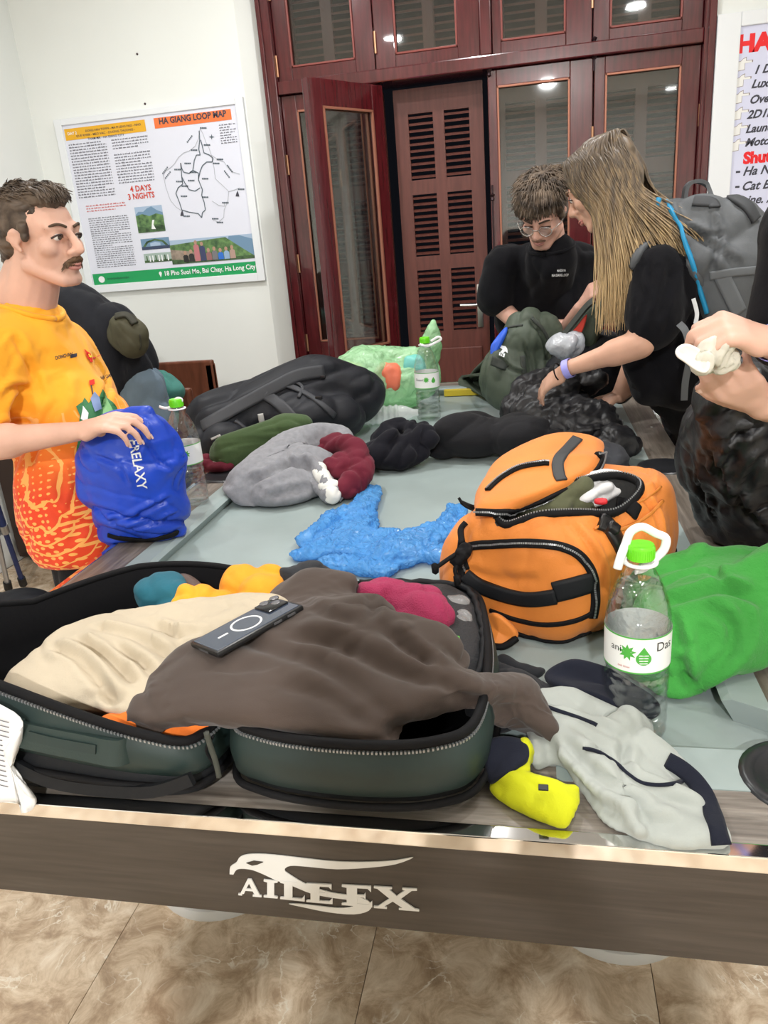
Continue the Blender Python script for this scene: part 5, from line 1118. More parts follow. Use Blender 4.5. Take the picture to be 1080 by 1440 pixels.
handle_loop(t, M_, hB, rB, [P(868, 800, cyc - .012), P(873, 783, cyc - .012), P(880, 765, cyc), P(887, 748, cyc), P(903, 741, cyc), P(922, 750, cyc), P(936, 757, cyc), P(934, 772, cyc), P(922, 785, cyc), P(905, 799, cyc), P(895, 803, cyc - .01)])
# second bottle at the far end
cC = (-.455, 3.02, BED + .001); yC = cC[1]; hC = P(600, 474, yC).z - cC[2]
cC = (P(603, 580, yC).x, yC, BED + .001)
t, M_, lb, (z0, z1, rr) = bottle(cC, hC, .049, 0, 'water bottle standing in front of the pale green carrier bag', .36)
cyl_print(lb, M_, rr, star(.004, (z0 + z1) / 2 + .004, .013), labg, 'leaf_emblem'); cyl_text(lb, M_, rr, 'Dasani', -.026, (z0 + z1) / 2, .013, ktx); cyl_print(lb, M_, rr, drop(.034, (z0 + z1) / 2, .011), labg, 'drop_emblem')
handle_loop(t, M_, hC, .049, [P(590, 484, yC - .02), P(600, 487, yC - .02), P(612, 482, yC), P(620, 477, yC), P(616, 474, yC), P(606, 480, yC)], .005)
# third bottle behind the blue sack
cD = W(272, 708, TZ); cD.z = TZ + .002; yD = cD.y; hD = P(234, 560, yD).z - TZ - .005
t, M_, lb, (z0, z1, rr) = bottle(cD, hD, .047, 0, 'water bottle on the left rail half hidden by the blue stuff sack', .34)
cyl_print(lb, M_, rr, star(.024, (z0 + z1) / 2 + .004, .013), labg, 'leaf_emblem'); cyl_text(lb, M_, rr, 'asani', -.004, (z0 + z1) / 2, .013, ktx)
handle_loop(t, M_, hD, .047, [P(224, 572, yD - .02), P(234, 574, yD - .02), P(246, 570, yD), P(256, 563, yD), P(250, 560, yD), P(242, 566, yD)], .004)
# empty crushed bottle lying in front of the green carrier bag
a_, b_ = W(505, 586, BED + .04), W(588, 580, BED + .04); R_ = frame_from(b_ - a_); M_ = Matrix.Translation(a_) @ (R_ @ Matrix(((1, 0, 0), (0, 0, 1), (0, -1, 0)))).to_4x4(); L_ = (b_ - a_).length
cr_ = MB().lathe([(.001, 0), (.030, .002), (.036, .01)] + [(.036 + .003 * math.sin(z * 260), z) for z in np.linspace(.015, L_ * .7, 40)] + [(.03, L_ * .8), (.016, L_ * .92), (.014, L_)], n=32, M=M_)
film_c = film('crinkled_pet', (.85, .88, .88), .6, .08, .9, 45)
tag(cr_.build('empty_bottle', film_c, None, True), 'clear crinkled empty bottle lying on the cover before the green carrier bag', 'bottle')
# ================================================================== PEOPLE
def skin_mat(name, c):
    m = mat(name, c, .5, var=.06, vscale=14, bump=.15, bscale=220, bdist=.0005, spec=.35)
    b = m.node_tree.nodes['Principled BSDF']; b.inputs['Subsurface Weight'].default_value = .12; b.inputs['Subsurface Radius'].default_value = (.012, .005, .003); b.inputs['Subsurface Scale'].default_value = .6
    return m
skin = skin_mat('skin_fair', (.66, .40, .31)); skin2 = skin_mat('skin_pink', (.64, .37, .29)); skin3 = skin_mat('skin_tan', (.60, .35, .25))
blackT = cloth_mat('black_t_shirt', (.006, .006, .008), .85, var=.1)
def hand(F, w, d, n, ts, bends, s=1.0, thumb=None, spread=(.10, .03, -.04, -.11)):
    """palm with five fingers. w wrist, d towards the knuckles, n out of the palm, ts=+1/-1 thumb side"""
    w = V(w); d = V(d).normalized(); n = V(n); n = (n - d * n.dot(d)).normalized(); x = d.cross(n) * ts
    ks = [w + d * (.092 - abs(i - 1) * .004) * s + x * o * s for i, o in enumerate((.033, .011, -.011, -.031))]
    rad = (.0100, .0104, .0098, .0086); ln = ((.043, .026, .021), (.047, .029, .022), (.043, .027, .021), (.034, .021, .019))
    F.cap(w - d * .02 * s, w + d * .03 * s, .027 * s, .030 * s, .68, n)
    for i, k in enumerate(ks):
        F.cap(w + (k - w) * .15, k, .020 * s, (.0135 if i < 3 else .012) * s, .85, n)
    F.cap(w + d * .03 * s + x * .018 * s + n * .006 * s, w + d * .065 * s + x * .020 * s + n * .004 * s, .019 * s, .015 * s); F.cap(w + d * .03 * s - x * .020 * s + n * .006 * s, w + d * .06 * s - x * .022 * s + n * .003 * s, .017 * s, .013 * s)
    tips = []
    for i, k in enumerate(ks):
        b = bends[i]; a = 0; p = k; ax = (d + x * spread[i]).normalized()
        for j in range(3):
            a += b[j]; dr = ax * math.cos(a) + n * math.sin(a); q = p + dr * ln[i][j] * s; r0 = rad[i] * (1 - .08 * j) * s
            F.cap(p, q, r0 * (1.04 if j == 0 else 1.0), r0 * (.93 if j < 2 else .84)); p = q
        tips.append((p, dr, n * math.cos(a) - ax * math.sin(a), rad[i] * s * .8))
    tb = w + d * .022 * s + x * .022 * s + n * .006 * s
    if thumb is None: thumb = ((.65, .70, .25), (.85, .45, .30), (.95, .15, .35))
    p = tb
    for j, (c, l, r) in enumerate(zip(thumb, (.044, .034, .027), (.0150, .0118, .0105))):
        dr = (d * c[0] + x * c[1] + n * c[2]).normalized(); q = p + dr * l * s; F.cap(p, q, r * s, (.0118, .0108, .0088)[j] * s); p = q
    tips.append((p, dr, V(n) if abs(dr.dot(n)) < .9 else x, .0088 * s))
    return tips
nail_m = mat('nail', (.74, .50, .42), .3)
def nails(tips, par):
    mb = MB()
    for p, dr, up, r in tips:
        o = -up; o = (o - dr * o.dot(dr)).normalized(); c = p + o * r * .80 - dr * r * .1; sd = dr.cross(o); vs = []
        for a, b in ((-1, -1), (0, -1.1), (1, -1), (1, 1), (0, 1.25), (-1, 1)): vs.append(c + sd * a * r * .55 + dr * b * r * .62 + o * (.0016 if a == 0 else .0))
        mb.add(vs, [(0, 1, 4, 5), (1, 2, 3, 4)])
    mb.build('nail', nail_m, par, True, fix=False)
def head_frame(fwd, up=(0, 0, 1)):
    f = V(fwd).normalized(); u = V(up); u = (u - f * u.dot(f)).normalized(); r = f.cross(u)
    return Matrix((r, f, u)).transposed()
def add_head(F, c, R, s=1.0, ears=True, jaw=1.0, nose=1.0, hide_ear=()):
    c = V(c)
    def T(x, y, z): return c + R @ V((x * s, y * s, z * s))
    def B(p, r): F.ball(T(*p), [q * s for q in r], R)
    B((0, -.018, .035), (.073, .092, .083)); B((0, .012, .030), (.066, .072, .070)); B((0, .022, -.030), (.060, .060, .070)); B((0, .045, -.070), (.040 * jaw, .038, .040))
    F.cap(T(-.052, .0, -.055), T(-.018, .062, -.092), .020 * s, .018 * s); F.cap(T(.052, .0, -.055), T(.018, .062, -.092), .020 * s, .018 * s); B((0, .064, -.090), (.026 * jaw, .020, .020))
    for q in (-1, 1):
        B((q * .040, .056, -.020), (.024, .024, .022)); F.cap(T(q * .012, .083, .022), T(q * .046, .070, .024), .0105 * s, .010 * s)
        B((q * .031, .072, .004), (.017, .015, .013))          # lids
        B((q * .013, .094, -.032), (.0095, .011, .0085))
    F.cap(T(0, .082, .020), T(0, .106 * nose + .001, -.022), .0085 * s, .0115 * s); B((0, .1075 * nose, -.027), (.0125, .0125, .0115)); F.cap(T(0, .09, -.034), T(0, .086, -.05), .012 * s, .014 * s)
    F.cap(T(-.019, .080, -.0575), T(0, .091, -.0545), .0050 * s, .0065 * s); F.cap(T(.019, .080, -.0575), T(0, .091, -.0545), .0050 * s, .0065 * s)
    F.cap(T(-.015, .079, -.067), T(.015, .079, -.067), .0065 * s, .0065 * s); B((0, .086, -.067), (.011, .0065, .0065))
    if ears:
        for q in (-1, 1):
            pts = [T(q * .069, .004, -.023), T(q * .076, -.010, -.009), T(q * .080, -.016, .010), T(q * .078, -.006, .021), T(q * .072, .004, .014), T(q * .069, .006, .0)]
            F.path(pts, [.0052 * s] * 6, k=3); B((q * .073, -.006, -.002), (.005, .011, .018)); B((q * .071, .003, -.021), (.005, .007, .008))
    return T
def face_parts(T, R, par, s=1.0, iris=(.10, .06, .03), brow=(.06, .035, .02), closed=False, lip=(.50, .20, .17), must=None):
    ew_ = mat('eye_white', (.80, .78, .75), .25); ir = mat('iris%s' % str(iris), iris, .15); bm_ = mat('brow%s' % str(brow), brow, .8); lm = mat('lips%s' % str(lip), lip, .45)
    for q in (-1, 1):
        c = T(q * .0315, .0765, .0030)
        f = Fuse(); f.ball(c, [.0125 * s, .0125 * s, .0085 * s if not closed else .005 * s], R); e_ = mesh(f.v, f.f); eo = link('eye', e_, ew_, par)
        if not closed:
            ci = T(q * .0315, .0875, .0022); v_, f_ = ico(); link('iris', mesh([ci + R @ V((a[0] * .0062 * s, a[1] * .0022 * s, a[2] * .0058 * s)) for a in v_], f_), ir, eo)
        lid = MB(); lid.tube(catmull([T(q * .017, .082, .002), T(q * .024, .0888, .0070), T(q * .032, .0905, .0080), T(q * .041, .0855, .0060), T(q * .0475, .077, .001)], 4), .0022 * s, 6); lid.build('upper_lid', mat('lash', (.05, .03, .025), .6), par, True)
        b = MB(); pts = catmull([T(q * .012, .0935, .0235), T(q * .022, .0935, .0275), T(q * .034, .0885, .0300), T(q * .046, .0775, .0265), T(q * .053, .068, .021)], 5)
        b.tube(pts, [.0032 * s * (1 if i < len(pts) * .6 else 1.0 - .7 * (i / len(pts) - .6) / .4) for i in range(len(pts))], 8, flat=1.0); b.build('eyebrow', bm_, par, True)
    l = MB(); l.tube(catmull([T(-.021, .0805, -.0595), T(-.010, .0925, -.0575), T(0, .0975, -.0590), T(.010, .0925, -.0575), T(.021, .0805, -.0595)], 4), [.0015 * s] + [.0042 * s] * 15 + [.0015 * s], 8, flat=.8)
    l.tube(catmull([T(-.018, .0815, -.0625), T(-.009, .0905, -.0660), T(0, .0930, -.0670), T(.009, .0905, -.0660), T(.018, .0815, -.0625)], 4), [.0015 * s] + [.0048 * s] * 15 + [.0015 * s], 8); l.build('lips', lm, par, True)
def strands(name, paths, r0, m, par, n=5, flat=1.0):
    """tapered locks, one mesh"""
    mb = MB()
    for pts, r in paths:
        k = len(pts); mb.tube(pts, [r * (1 - .85 * (i / (k - 1)) ** 2.2) for i in range(k)], n, flat=flat, cap=False)
    return mb.build(name, m, par, True, fix=False)
def hair_mat(name, c, c2, scale=(1, 1, 1), spec=.35, rough=.5):
    return mat(name, c, rough, var=.3, col2=c2, vscale=24, bump=.5, bscale=160, bdist=.001, spec=spec, stretch=scale)
def shirt_build(par, F, m, name='t_shirt', voxel=.009, fold=None, grow=.10, fr=8, cr=None, sub=0, sim=True, mi=None):
    s_ = F.solve(voxel, 3)
    for fo in (fold or []): s_.disp(lambda p, n, fo=fo: billow(p, **fo))
    if sim: drape(s_, grow=grow, inset=.012, frames=fr, grav=.6)
    else: s_.wrinkle(.08, 25, .02, .06)
    if cr: crease(s_, cr)
    s_.smooth(1, .3); o = s_.build(name, m, par, sub, mi=mi); return o, s_
def legs_down(par, hip, feet, m, shoe, r=(.085, .065, .05), knees=None, name='trousers', low=None):
    """hips, two legs, shoes down to the floor"""
    F = Fuse(); hip = V(hip); side = (V(feet[0]) - V(feet[1])); side.z = 0; side.normalize()
    F.cap(hip - side * .05, hip + side * .05, .098, .098); F.cap(hip + V((0, 0, .04)), hip, .09, .10)
    for k, ft in enumerate(feet):
        ft = V(ft); h = hip + side * (.085 if k == 0 else -.085); kn = V(knees[k]) if knees else h.lerp(ft, .5)
        end = ft + V((0, 0, .09)) if low is None else kn.lerp(ft, low)
        F.cap(h, kn, r[0], r[1]); F.cap(kn, end, r[1] * .98, r[2])
    s_ = F.solve(.012, 4); s_.disp(lambda p, n: billow(p, 5, .012, (.1, 0, 1))); s_.build(name, m, par, 0)
    return
def shoes(par, feet, fwd, m):
    f = V(fwd); f.z = 0; f.normalize()
    for ft in feet:
        ft = V(ft); F = Fuse(); F.cap(ft + V((0, 0, .045)) - f * .05, ft + f * .13 + V((0, 0, .035)), .042, .036, .9); F.cap(ft + V((0, 0, .10)) - f * .03, ft + V((0, 0, .05)), .042, .045)
        s_ = F.solve(.008, 3); s_.v[:, 2] = np.maximum(s_.v[:, 2], .001); s_.build('shoe', m, par)
def collar(par, ST, nb, fw, r, m):
    fw = V(fw); fw.z = 0; fw.normalize(); sd = fw.cross(V((0, 0, 1))); pts = []
    for i in range(32):
        a = 2 * PI * i / 32; pts.append(ST.near(V(nb) + fw * (math.cos(a) * r + .012) + sd * math.sin(a) * r * .95 + V((0, 0, .006 - .022 * math.cos(a))), .002)[0])
    for _ in range(4): pts = [(pts[i - 1] + pts[i] * 2 + pts[(i + 1) % 32]) / 4 for i in range(32)]
    MB().tube(pts + [pts[0]], .0075, 8).build('collar', m, par, True)
darkshoe = mat('dark_shoe', (.03, .03, .032), .6)
# ---------------------------------------------------------------- man in the orange t-shirt
Y1 = 1.78
m1 = empty('person', (-1.33, 1.78, 0), 'person with moustache in printed orange t-shirt, gripping a blue sack by the left rail', 'person')
hc = P(58, 336, Y1); R1 = head_frame((.975, -.20, -.04), (.02, -.03, 1)); S1 = 1.03
F = Fuse(); T = add_head(F, hc, R1, S1, jaw=.95, nose=1.02)
nb = P(38, 442, Y1 + .01)
F.cap(hc + R1 @ V((0, -.022, -.04)), nb, .060, .068); F.cap(hc + R1 @ V((0, -.045, -.03)), nb + V((-.03, 0, .02)), .045, .060)
shR = P(-22, 500, Y1 - .17); shL = P(95, 488, Y1 + .17); ch = P(60, 560, Y1)
F.cap(shR, shL, .050, .050); F.cap(nb, ch, .062, .09); F.cap(nb, shR, .05, .05); F.cap(nb, shL, .05, .05)
hipc = V((-1.23, Y1, .92)); F.cap(ch, hipc, .09, .09)
el = P(-48, 628, Y1 - .26); wr_ = P(108, 607, Y1 - .24)
F.cap(shR, el, .048, .040); F.cap(el, el.lerp(wr_, .4), .041, .043); F.cap(el.lerp(wr_, .4), wr_, .043, .027, .85)
# left arm hangs behind
elL = shL + V((.02, .05, -.27)); wrL = elL + V((.12, .02, -.20)); F.cap(shL, elL, .048, .040); F.cap(elL, wrL, .040, .027)
tipsR = hand(F, wr_, P(160, 592, Y1 - .235) - wr_, V((.12, .25, -1.0)), 1, ((.40, .65, .45), (.40, .68, .45), (.42, .72, .45), (.45, .75, .5)), 1.0, thumb=((.55, .25, .80), (.75, .05, .55), (.9, -.1, .35)))
tipsL = hand(F, wrL, V((.5, 0, -.85)), V((-.8, .3, -.5)), 1, ((.4, .5, .4),) * 4, .95)
s_ = F.solve(.0045, 3)
# carve the eye sockets a little, push nostril wings
for q in (-1, 1):
    e = np.array(T(q * .0315, .095, .0035)); d = np.linalg.norm(s_.v - e, axis=1); s_.v -= np.array(R1.col[1])[None, :] * (.0035 * np.exp(-(d / .013) ** 2))[:, None]
s_.build('body', skin, m1); nails(tipsR, m1)
face_parts(T, R1, m1, S1, iris=(.05, .035, .025), brow=(.075, .045, .028), lip=(.46, .20, .17))
# moustache
mm_ = hair_mat('moustache_hair', (.085, .045, .025), (.17, .10, .055))
pth = []
for i in range(150):
    u = random.uniform(-1, 1); v = random.uniform(-1, 1) * .5; x = u * .027; y = .0965 - abs(u) ** 1.6 * .018; z = -.0455 - abs(u) ** 1.5 * .012 + v * .008
    p0 = T(x, y, z); p1 = T(x * 1.18 + .001, y + .003 - abs(u) * .002, z - .007); p2 = T(x * 1.32, y - .001 - abs(u) * .004, z - .013)
    pth.append(([p0, p1, p2], .0016))
F = Fuse(); F.path([T(-.027, .079, -.058), T(-.014, .094, -.049), T(0, .099, -.046), T(.014, .094, -.049), T(.027, .079, -.058)], [.0035, .0062, .0068, .0062, .0035]); q_ = F.solve(.0025, 1); q_.disp(lambda p, n: .0012 * vnoise(p * 300)); mo_ = q_.build('moustache', mm_, m1)
strands('moustache_hairs', pth, 0, mm_, mo_)
# hair: short sides, longer top brushed forward
h1 = hair_mat('brown_hair', (.045, .030, .022), (.13, .095, .070)); 
F = Fuse()
F.ball(T(0, -.024, .044), [.0785, .096, .084], R1); F.ball(T(0, -.058, .004), [.068, .056, .068], R1); F.ball(T(0, .030, .088), [.056, .056, .032], R1); F.ball(T(0, -.088, -.035), [.045, .022, .045], R1)
for q in (-1, 1): F.cap(T(q * .0715, .022, .030), T(q * .0700, .024, .0), .008, .006)
s_ = F.solve(.004, 2)
loc = (s_.v - np.array(T(0, 0, 0))) @ np.array(R1) / S1
cut = (loc[:, 1] > .045) & (loc[:, 2] < .065 + .0 * loc[:, 0]); s_.v -= s_.normals() * (cut * .016)[:, None]
s_.disp(lambda p, n: billow(p, 60, .004, R1.col[1], squash=.25)); ho1 = s_.build('hair', h1, m1)
SHh = Surf(s_); pth = []
for i in range(900):
    a = random.uniform(0, 2 * PI); el_ = random.uniform(.0, 1); x = math.cos(a) * .065 * math.sqrt(el_); y = -.02 + math.sin(a) * .095 * math.sqrt(el_)
    p = T(x, y, .17); h = SHh.t.ray_cast(p, -R1.col[2]); 
    if not h[0]: continue
    p, n = h[0], h[1]; fw = R1.col[1] * 1.0 + R1.col[0] * (.25 if x > 0 else -.15); fw = (fw - n * fw.dot(n)).normalized(); l = random.uniform(.018, .034)
    p1 = p + fw * l * .5 + n * .002; p2 = p + fw * l + n * random.uniform(-.006, .001); pth.append(([p - n * .002, p1, p2], .0022))
for i in range(90):   # fringe over the forehead
    x = random.uniform(-.045, .050); p = T(x, .055 - abs(x) * .25, .108); p1 = T(x * 1.02 + .003, .080 - abs(x) * .3, .100 + random.uniform(-.005, .004)); p2 = T(x * 1.05 + .006, .097 - abs(x) * .45, .080 + random.uniform(-.006, .008)); pth.append(([p, p1, p2], .0042))
strands('locks', pth, 0, h1, ho1)
# t-shirt
def orange_shirt_mat():
    m = bpy.data.materials.new('orange_gradient_jersey'); m.use_nodes = True; nt = m.node_tree; n = nt.nodes; L = nt.links; b = n['Principled BSDF']; b.inputs['Roughness'].default_value = .75; b.inputs['Sheen Weight'].default_value = .15
    tc = n.new('ShaderNodeTexCoord'); sp = n.new('ShaderNodeSeparateXYZ'); L.new(tc.outputs['Object'], sp.inputs[0])
    mr = n.new('ShaderNodeMapRange'); mr.inputs[1].default_value = 1.19; mr.inputs[2].default_value = .88; L.new(sp.outputs[2], mr.inputs[0])
    rp = n.new('ShaderNodeValToRGB'); L.new(mr.outputs[0], rp.inputs[0]); e = rp.color_ramp.elements; e[0].position = 0; e[0].color = (.93, .40, .012, 1); e[1].position = .75; e[1].color = (.78, .055, .008, 1); x = e.new(.35); x.color = (.90, .22, .010, 1)
    # dots on a skewed grid that grow towards the hem, and contour lines
    dt = n.new('ShaderNodeVectorMath'); dt.operation = 'DOT_PRODUCT'; dt.inputs[1].default_value = (.75, -.66, .25); L.new(tc.outputs['Object'], dt.inputs[0])
    d2 = n.new('ShaderNodeVectorMath'); d2.operation = 'DOT_PRODUCT'; d2.inputs[1].default_value = (-.18, .15, 1.0); L.new(tc.outputs['Object'], d2.inputs[0])
    mp = n.new('ShaderNodeCombineXYZ'); L.new(dt.outputs['Value'], mp.inputs[0]); L.new(d2.outputs['Value'], mp.inputs[1])
    vo = n.new('ShaderNodeTexVoronoi'); vo.voronoi_dimensions = '2D'; vo.inputs['Randomness'].default_value = .12; vo.inputs['Scale'].default_value = 60; L.new(mp.outputs[0], vo.inputs[0])
    th = n.new('ShaderNodeMath'); th.operation = 'MULTIPLY'; th.inputs[1].default_value = .27; L.new(mr.outputs[0], th.inputs[0])
    lt = n.new('ShaderNodeMath'); lt.operation = 'LESS_THAN'; L.new(vo.outputs['Distance'], lt.inputs[0]); L.new(th.outputs[0], lt.inputs[1])
    wv = n.new('ShaderNodeTexWave'); wv.wave_type = 'RINGS'; wv.inputs['Scale'].default_value = 12; wv.inputs['Distortion'].default_value = 3.5; wv.inputs['Detail'].default_value = 1; wv.inputs['Detail Scale'].default_value = 1.2
    mp2 = n.new('ShaderNodeMapping'); mp2.inputs['Location'].default_value = (1.1, -1.3, -1.12); L.new(tc.outputs['Object'], mp2.inputs[0]); L.new(mp2.outputs[0], wv.inputs[0])
    gt = n.new('ShaderNodeMath'); gt.operation = 'GREATER_THAN'; gt.inputs[1].default_value = .93; L.new(wv.outputs['Fac'], gt.inputs[0])
    g2 = n.new('ShaderNodeMath'); g2.operation = 'GREATER_THAN'; g2.inputs[1].default_value = .12; L.new(mr.outputs[0], g2.inputs[0])
    mu = n.new('ShaderNodeMath'); mu.operation = 'MULTIPLY'; L.new(gt.outputs[0], mu.inputs[0]); L.new(g2.outputs[0], mu.inputs[1])
    mxx = n.new('ShaderNodeMath'); mxx.operation = 'MAXIMUM'; L.new(mu.outputs[0], mxx.inputs[0]); L.new(lt.outputs[0], mxx.inputs[1])
    mx = n.new('ShaderNodeMix'); mx.data_type = 'RGBA'; L.new(mxx.outputs[0], mx.inputs[0]); L.new(rp.outputs[0], mx.inputs[6]); mx.inputs[7].default_value = (.93, .42, .10, 1); L.new(mx.outputs[2], b.inputs['Base Color'])
    return m
osm = orange_shirt_mat()
F = Fuse()
hemc = P(98, 785, Y1); F.cap(nb + V((0, 0, -.035)), ch, .098, .135); F.cap(shR + V((0, 0, -.01)), shL + V((0, 0, -.01)), .075, .075); F.cap(nb + V((0, 0, -.025)), shR, .076, .074); F.cap(nb + V((-.05, -.02, -.04)), shR, .07, .07); F.cap(nb + V((0, 0, -.03)), shL, .066, .072)
F.cap(ch, V((-1.20, Y1, 1.02)), .138, .130); F.cap(ch + V((.03, -.03, 0)), V((-1.19, Y1 - .03, 1.08)), .120, .115); F.cap(ch + V((-.02, .06, 0)), V((-1.20, Y1 + .05, 1.08)), .12, .12)
F.cap(V((-1.20, Y1, 1.02)), V((-1.205, Y1, .86)), .130, .125)
for k_ in (-1, 1): F.cap(V((-1.205, Y1 + k_ * .06, 1.0)), V((-1.205, Y1 + k_ * .09, .84)), .120, .122)
eR2 = shR.lerp(el, .72) + V((0, 0, .01)); F.cap(shR, eR2, .070, .082, .95); eL2 = shL.lerp(elL, .8); F.cap(shL, eL2, .070, .078)
s_ = F.solve(.0075, 3)
low = s_.v[:, 2] < .80; s_.v[low, 2] = .80 + (s_.v[low, 2] - .80) * .05
s_.disp(lambda p, n: billow(p, 6, .016, (.25, 0, 1), warp=.9) * np.clip((1.27 - p[:, 2]) * 5, .12, 1)); drape(s_, grow=.05, inset=.012, frames=8, grav=.4)
low = s_.v[:, 2] < .825; inner = (s_.v[:, 0] > -1.062) & (s_.v[:, 2] < .84); s_.v[inner, 0] = -1.062
crease(s_, [([(20, 470), (45, 520), (60, 560)], .010, .010), ([(5, 560), (20, 545), (45, 545)], .008, .010, 1), ([(85, 560), (60, 600), (40, 660)], .012, .008), ([(150, 520), (150, 560), (140, 590)], .010, .010), ([(60, 700), (90, 730), (140, 740)], .012, .008), ([(0, 600), (25, 590), (45, 595)], .006, .008, 1)])
ts = s_.build('t_shirt', osm, m1, 0); ST = Surf(s_)
collar(ts, ST, nb, R1.col[1], .078, osm)
fl_r = mat('flag_red', (.75, .03, .015), .6); prt = mat('print_dark', (.03, .03, .05), .6); pgr = mat('print_green', (.03, .17, .06), .6); pgl = mat('print_light_green', (.16, .38, .14), .6); prw = mat('print_white', (.75, .78, .80), .6); yst = mat('flag_star', (.95, .65, .05), .6)
poly_on(ST, [(136, 481), (150, 485), (153, 500), (141, 499)], fl_r, ts, 'flag_print', .004, 3); poly_on(ST, star(145, 491, 4, 5, .4), yst, ts, 'star_print', .0055, 1)
text_on(ST, 'DONGVAN', 78, 506, 6.6 * .72, -1.2, 7, prt, ts, bold=.02); poly_on(ST, [(98, 499), (107, 497), (107, 502), (98, 504)], prt, ts, 'print_tab', .003)
text_on(ST, 'HA GIANG', 142, 534, 5.5 * .72, -1.1, 7, prt, ts)
poly_on(ST, [(124, 536), (131, 534), (132, 541), (125, 543)], fl_r, ts, 'flag_print', .004); poly_on(ST, [(126, 540), (127.5, 540), (132, 562), (130.5, 562)], prt, ts, 'pole_print', .003)
poly_on(ST, [(110, 600), (112, 585), (106, 572), (115, 566), (118, 560), (124, 568), (130, 560), (134, 556), (138, 560), (143, 548), (150, 560), (158, 567), (163, 574), (168, 590), (175, 640), (120, 662), (108, 640)], pgr, ts, 'mountain_print', .004, 3)
poly_on(ST, [(113, 590), (116, 572), (124, 582), (122, 595)], prw, ts, 'mountain_print', .0055, 2); poly_on(ST, [(126, 562), (131, 552), (138, 560), (140, 575), (132, 580)], mat('print_blue', (.20, .28, .48), .6), ts, 'tower_print', .0055, 2); poly_on(ST, [(145, 552), (152, 566), (158, 582), (146, 588), (141, 570)], pgl, ts, 'mountain_print', .0055, 2)
poly_on(ST, [(108, 625), (118, 630), (122, 665), (116, 680), (106, 668)], pgr, ts, 'mountain_print', .004, 3)
hip1 = V((-1.22, Y1, .90)); ft1 = [(-1.20, Y1 - .14, 0), (-1.28, Y1 + .16, 0)]
legs_down(m1, hip1, ft1, cloth_mat('black_shorts', (.012, .012, .014), .85), darkshoe, r=(.080, .080, .08), low=.25, name='shorts')
F = Fuse()
for f_ in ft1: f_ = V(f_); F.cap(f_ + V((0, 0, .46)), f_ + V((0, 0, .10)), .055, .036)
F.solve(.01, 3).build('calves', skin, m1); shoes(m1, ft1, (.9, -.4, 0), darkshoe)
# ---------------------------------------------------------------- blue stuff sack
bsm = mat('blue_ripstop', (.012, .060, .52), .38, var=.15, vscale=6, bump=.5, bscale=24, bdist=.004)
cb = W(196, 748, TZ); yb_ = cb.y
def ell_ring(cx, cy, z, a, b, n=28, ph=0): return [V((cx + a * math.cos(2 * PI * i / n + ph), cy + b * math.sin(2 * PI * i / n + ph), z)) for i in range(n)]
ang = -.12
pb = P(200, 740, yb_ - .03); Fb = Fuse(); secs = []
prof = [(756, 142, 256, .6), (748, 136, 258, .9), (720, 130, 258, 1), (680, 124, 254, 1), (640, 120, 250, 1), (615, 126, 244, .9), (596, 140, 228, .7), (584, 160, 214, .45), (574, 182, 212, .25)]
yc0 = yb_ - .02
for py, x0, x1, dd in prof:
    yc = yc0 - .10 * (1 - (py - 574) / 182) * .6
    a = P(x0, py, yc); b = P(x1, py, yc); c = (a + b) / 2; r = (b - a).length / 2; ring = []
    ax = (b - a).normalized(); bx = V((0, 1, 0)); bx = (bx - ax * bx.dot(ax)).normalized()
    for i in range(28): t = 2 * PI * i / 28; ring.append(c + ax * r * math.copysign(abs(math.cos(t)) ** .8, math.cos(t)) + bx * min(.075, r) * dd * math.sin(t))
    secs.append(ring)
Fb.loft(secs); s_ = Fb.solve(.0055, 3)
s_.disp(lambda p, n: billow(p, 10, .014, (.9, .1, -.45), warp=1.1, squash=.35)); s_.v[:, 2] = np.maximum(s_.v[:, 2], bedz(s_.v) + .001)
s_.wrinkle(.16, 30, .02, .04)
crease(s_, [([(150, 735), (190, 725), (240, 700)], .006, .008, 1), ([(180, 745), (215, 735), (250, 722)], .005, .007, 1), ([(135, 640), (165, 655), (180, 680)], .006, .006, 1), ([(205, 620), (225, 650), (245, 660)], .006, .006, 1), ([(195, 590), (200, 610), (190, 640)], .006, .006, 1)])
s_.v[:, 2] = np.maximum(s_.v[:, 2], bedz(s_.v) + .001)
sk = empty('stuff_sack', cb, 'bright blue stuff sack with white lettering, held by the moustached person', 'bag')
zlow = TZ + .012
s_.build('sack_body', bsm, sk, 0); SK = Surf(s_)
text_on(SK, 'ERELAXY', 181, 618, 3.2, 17.2, 20, mat('lettering_white', (.82, .84, .86), .5), sk, vx=19.0, vy=-3.0, bold=.014, off=.002)
mb = MB(); band_on(mb, SK, [(152, 752), (172, 757), (205, 759), (236, 754), (250, 748)], .012, .004); mb.build('base_seam', blk, sk, True)
# ---------------------------------------------------------------- man with glasses
m2_ = empty('person', (.03, 3.95, 0), 'person with glasses and black t-shirt, bending over the olive backpack', 'person')
hc = P(764, 300, 3.12); R2 = head_frame((-.30, -.85, -.62), (-.05, -.45, 1)); S2 = 1.03
F = Fuse(); T2 = add_head(F, hc, R2, S2)
nb2 = P(775, 352, 3.22); s2R = P(706, 372, 3.30); s2L = P(818, 370, 3.36); ch2 = P(762, 410, 3.40); hip2 = V((.03, 3.86, .95))
F.cap(hc + R2 @ V((0, -.03, -.04)), nb2, .058, .062); F.cap(s2R, s2L, .06, .06); F.cap(nb2, ch2, .062, .09); F.cap(ch2, hip2, .1, .1)
e2R = P(700, 428, 3.30); w2R = P(752, 478, 3.12); F.cap(s2R, e2R, .05, .043); F.cap(e2R, w2R, .042, .028)
e2L = P(788, 478, 3.22); w2L = P(817, 432, 3.02); F.cap(s2L, e2L, .05, .042); F.cap(e2L, w2L, .042, .028, .85)
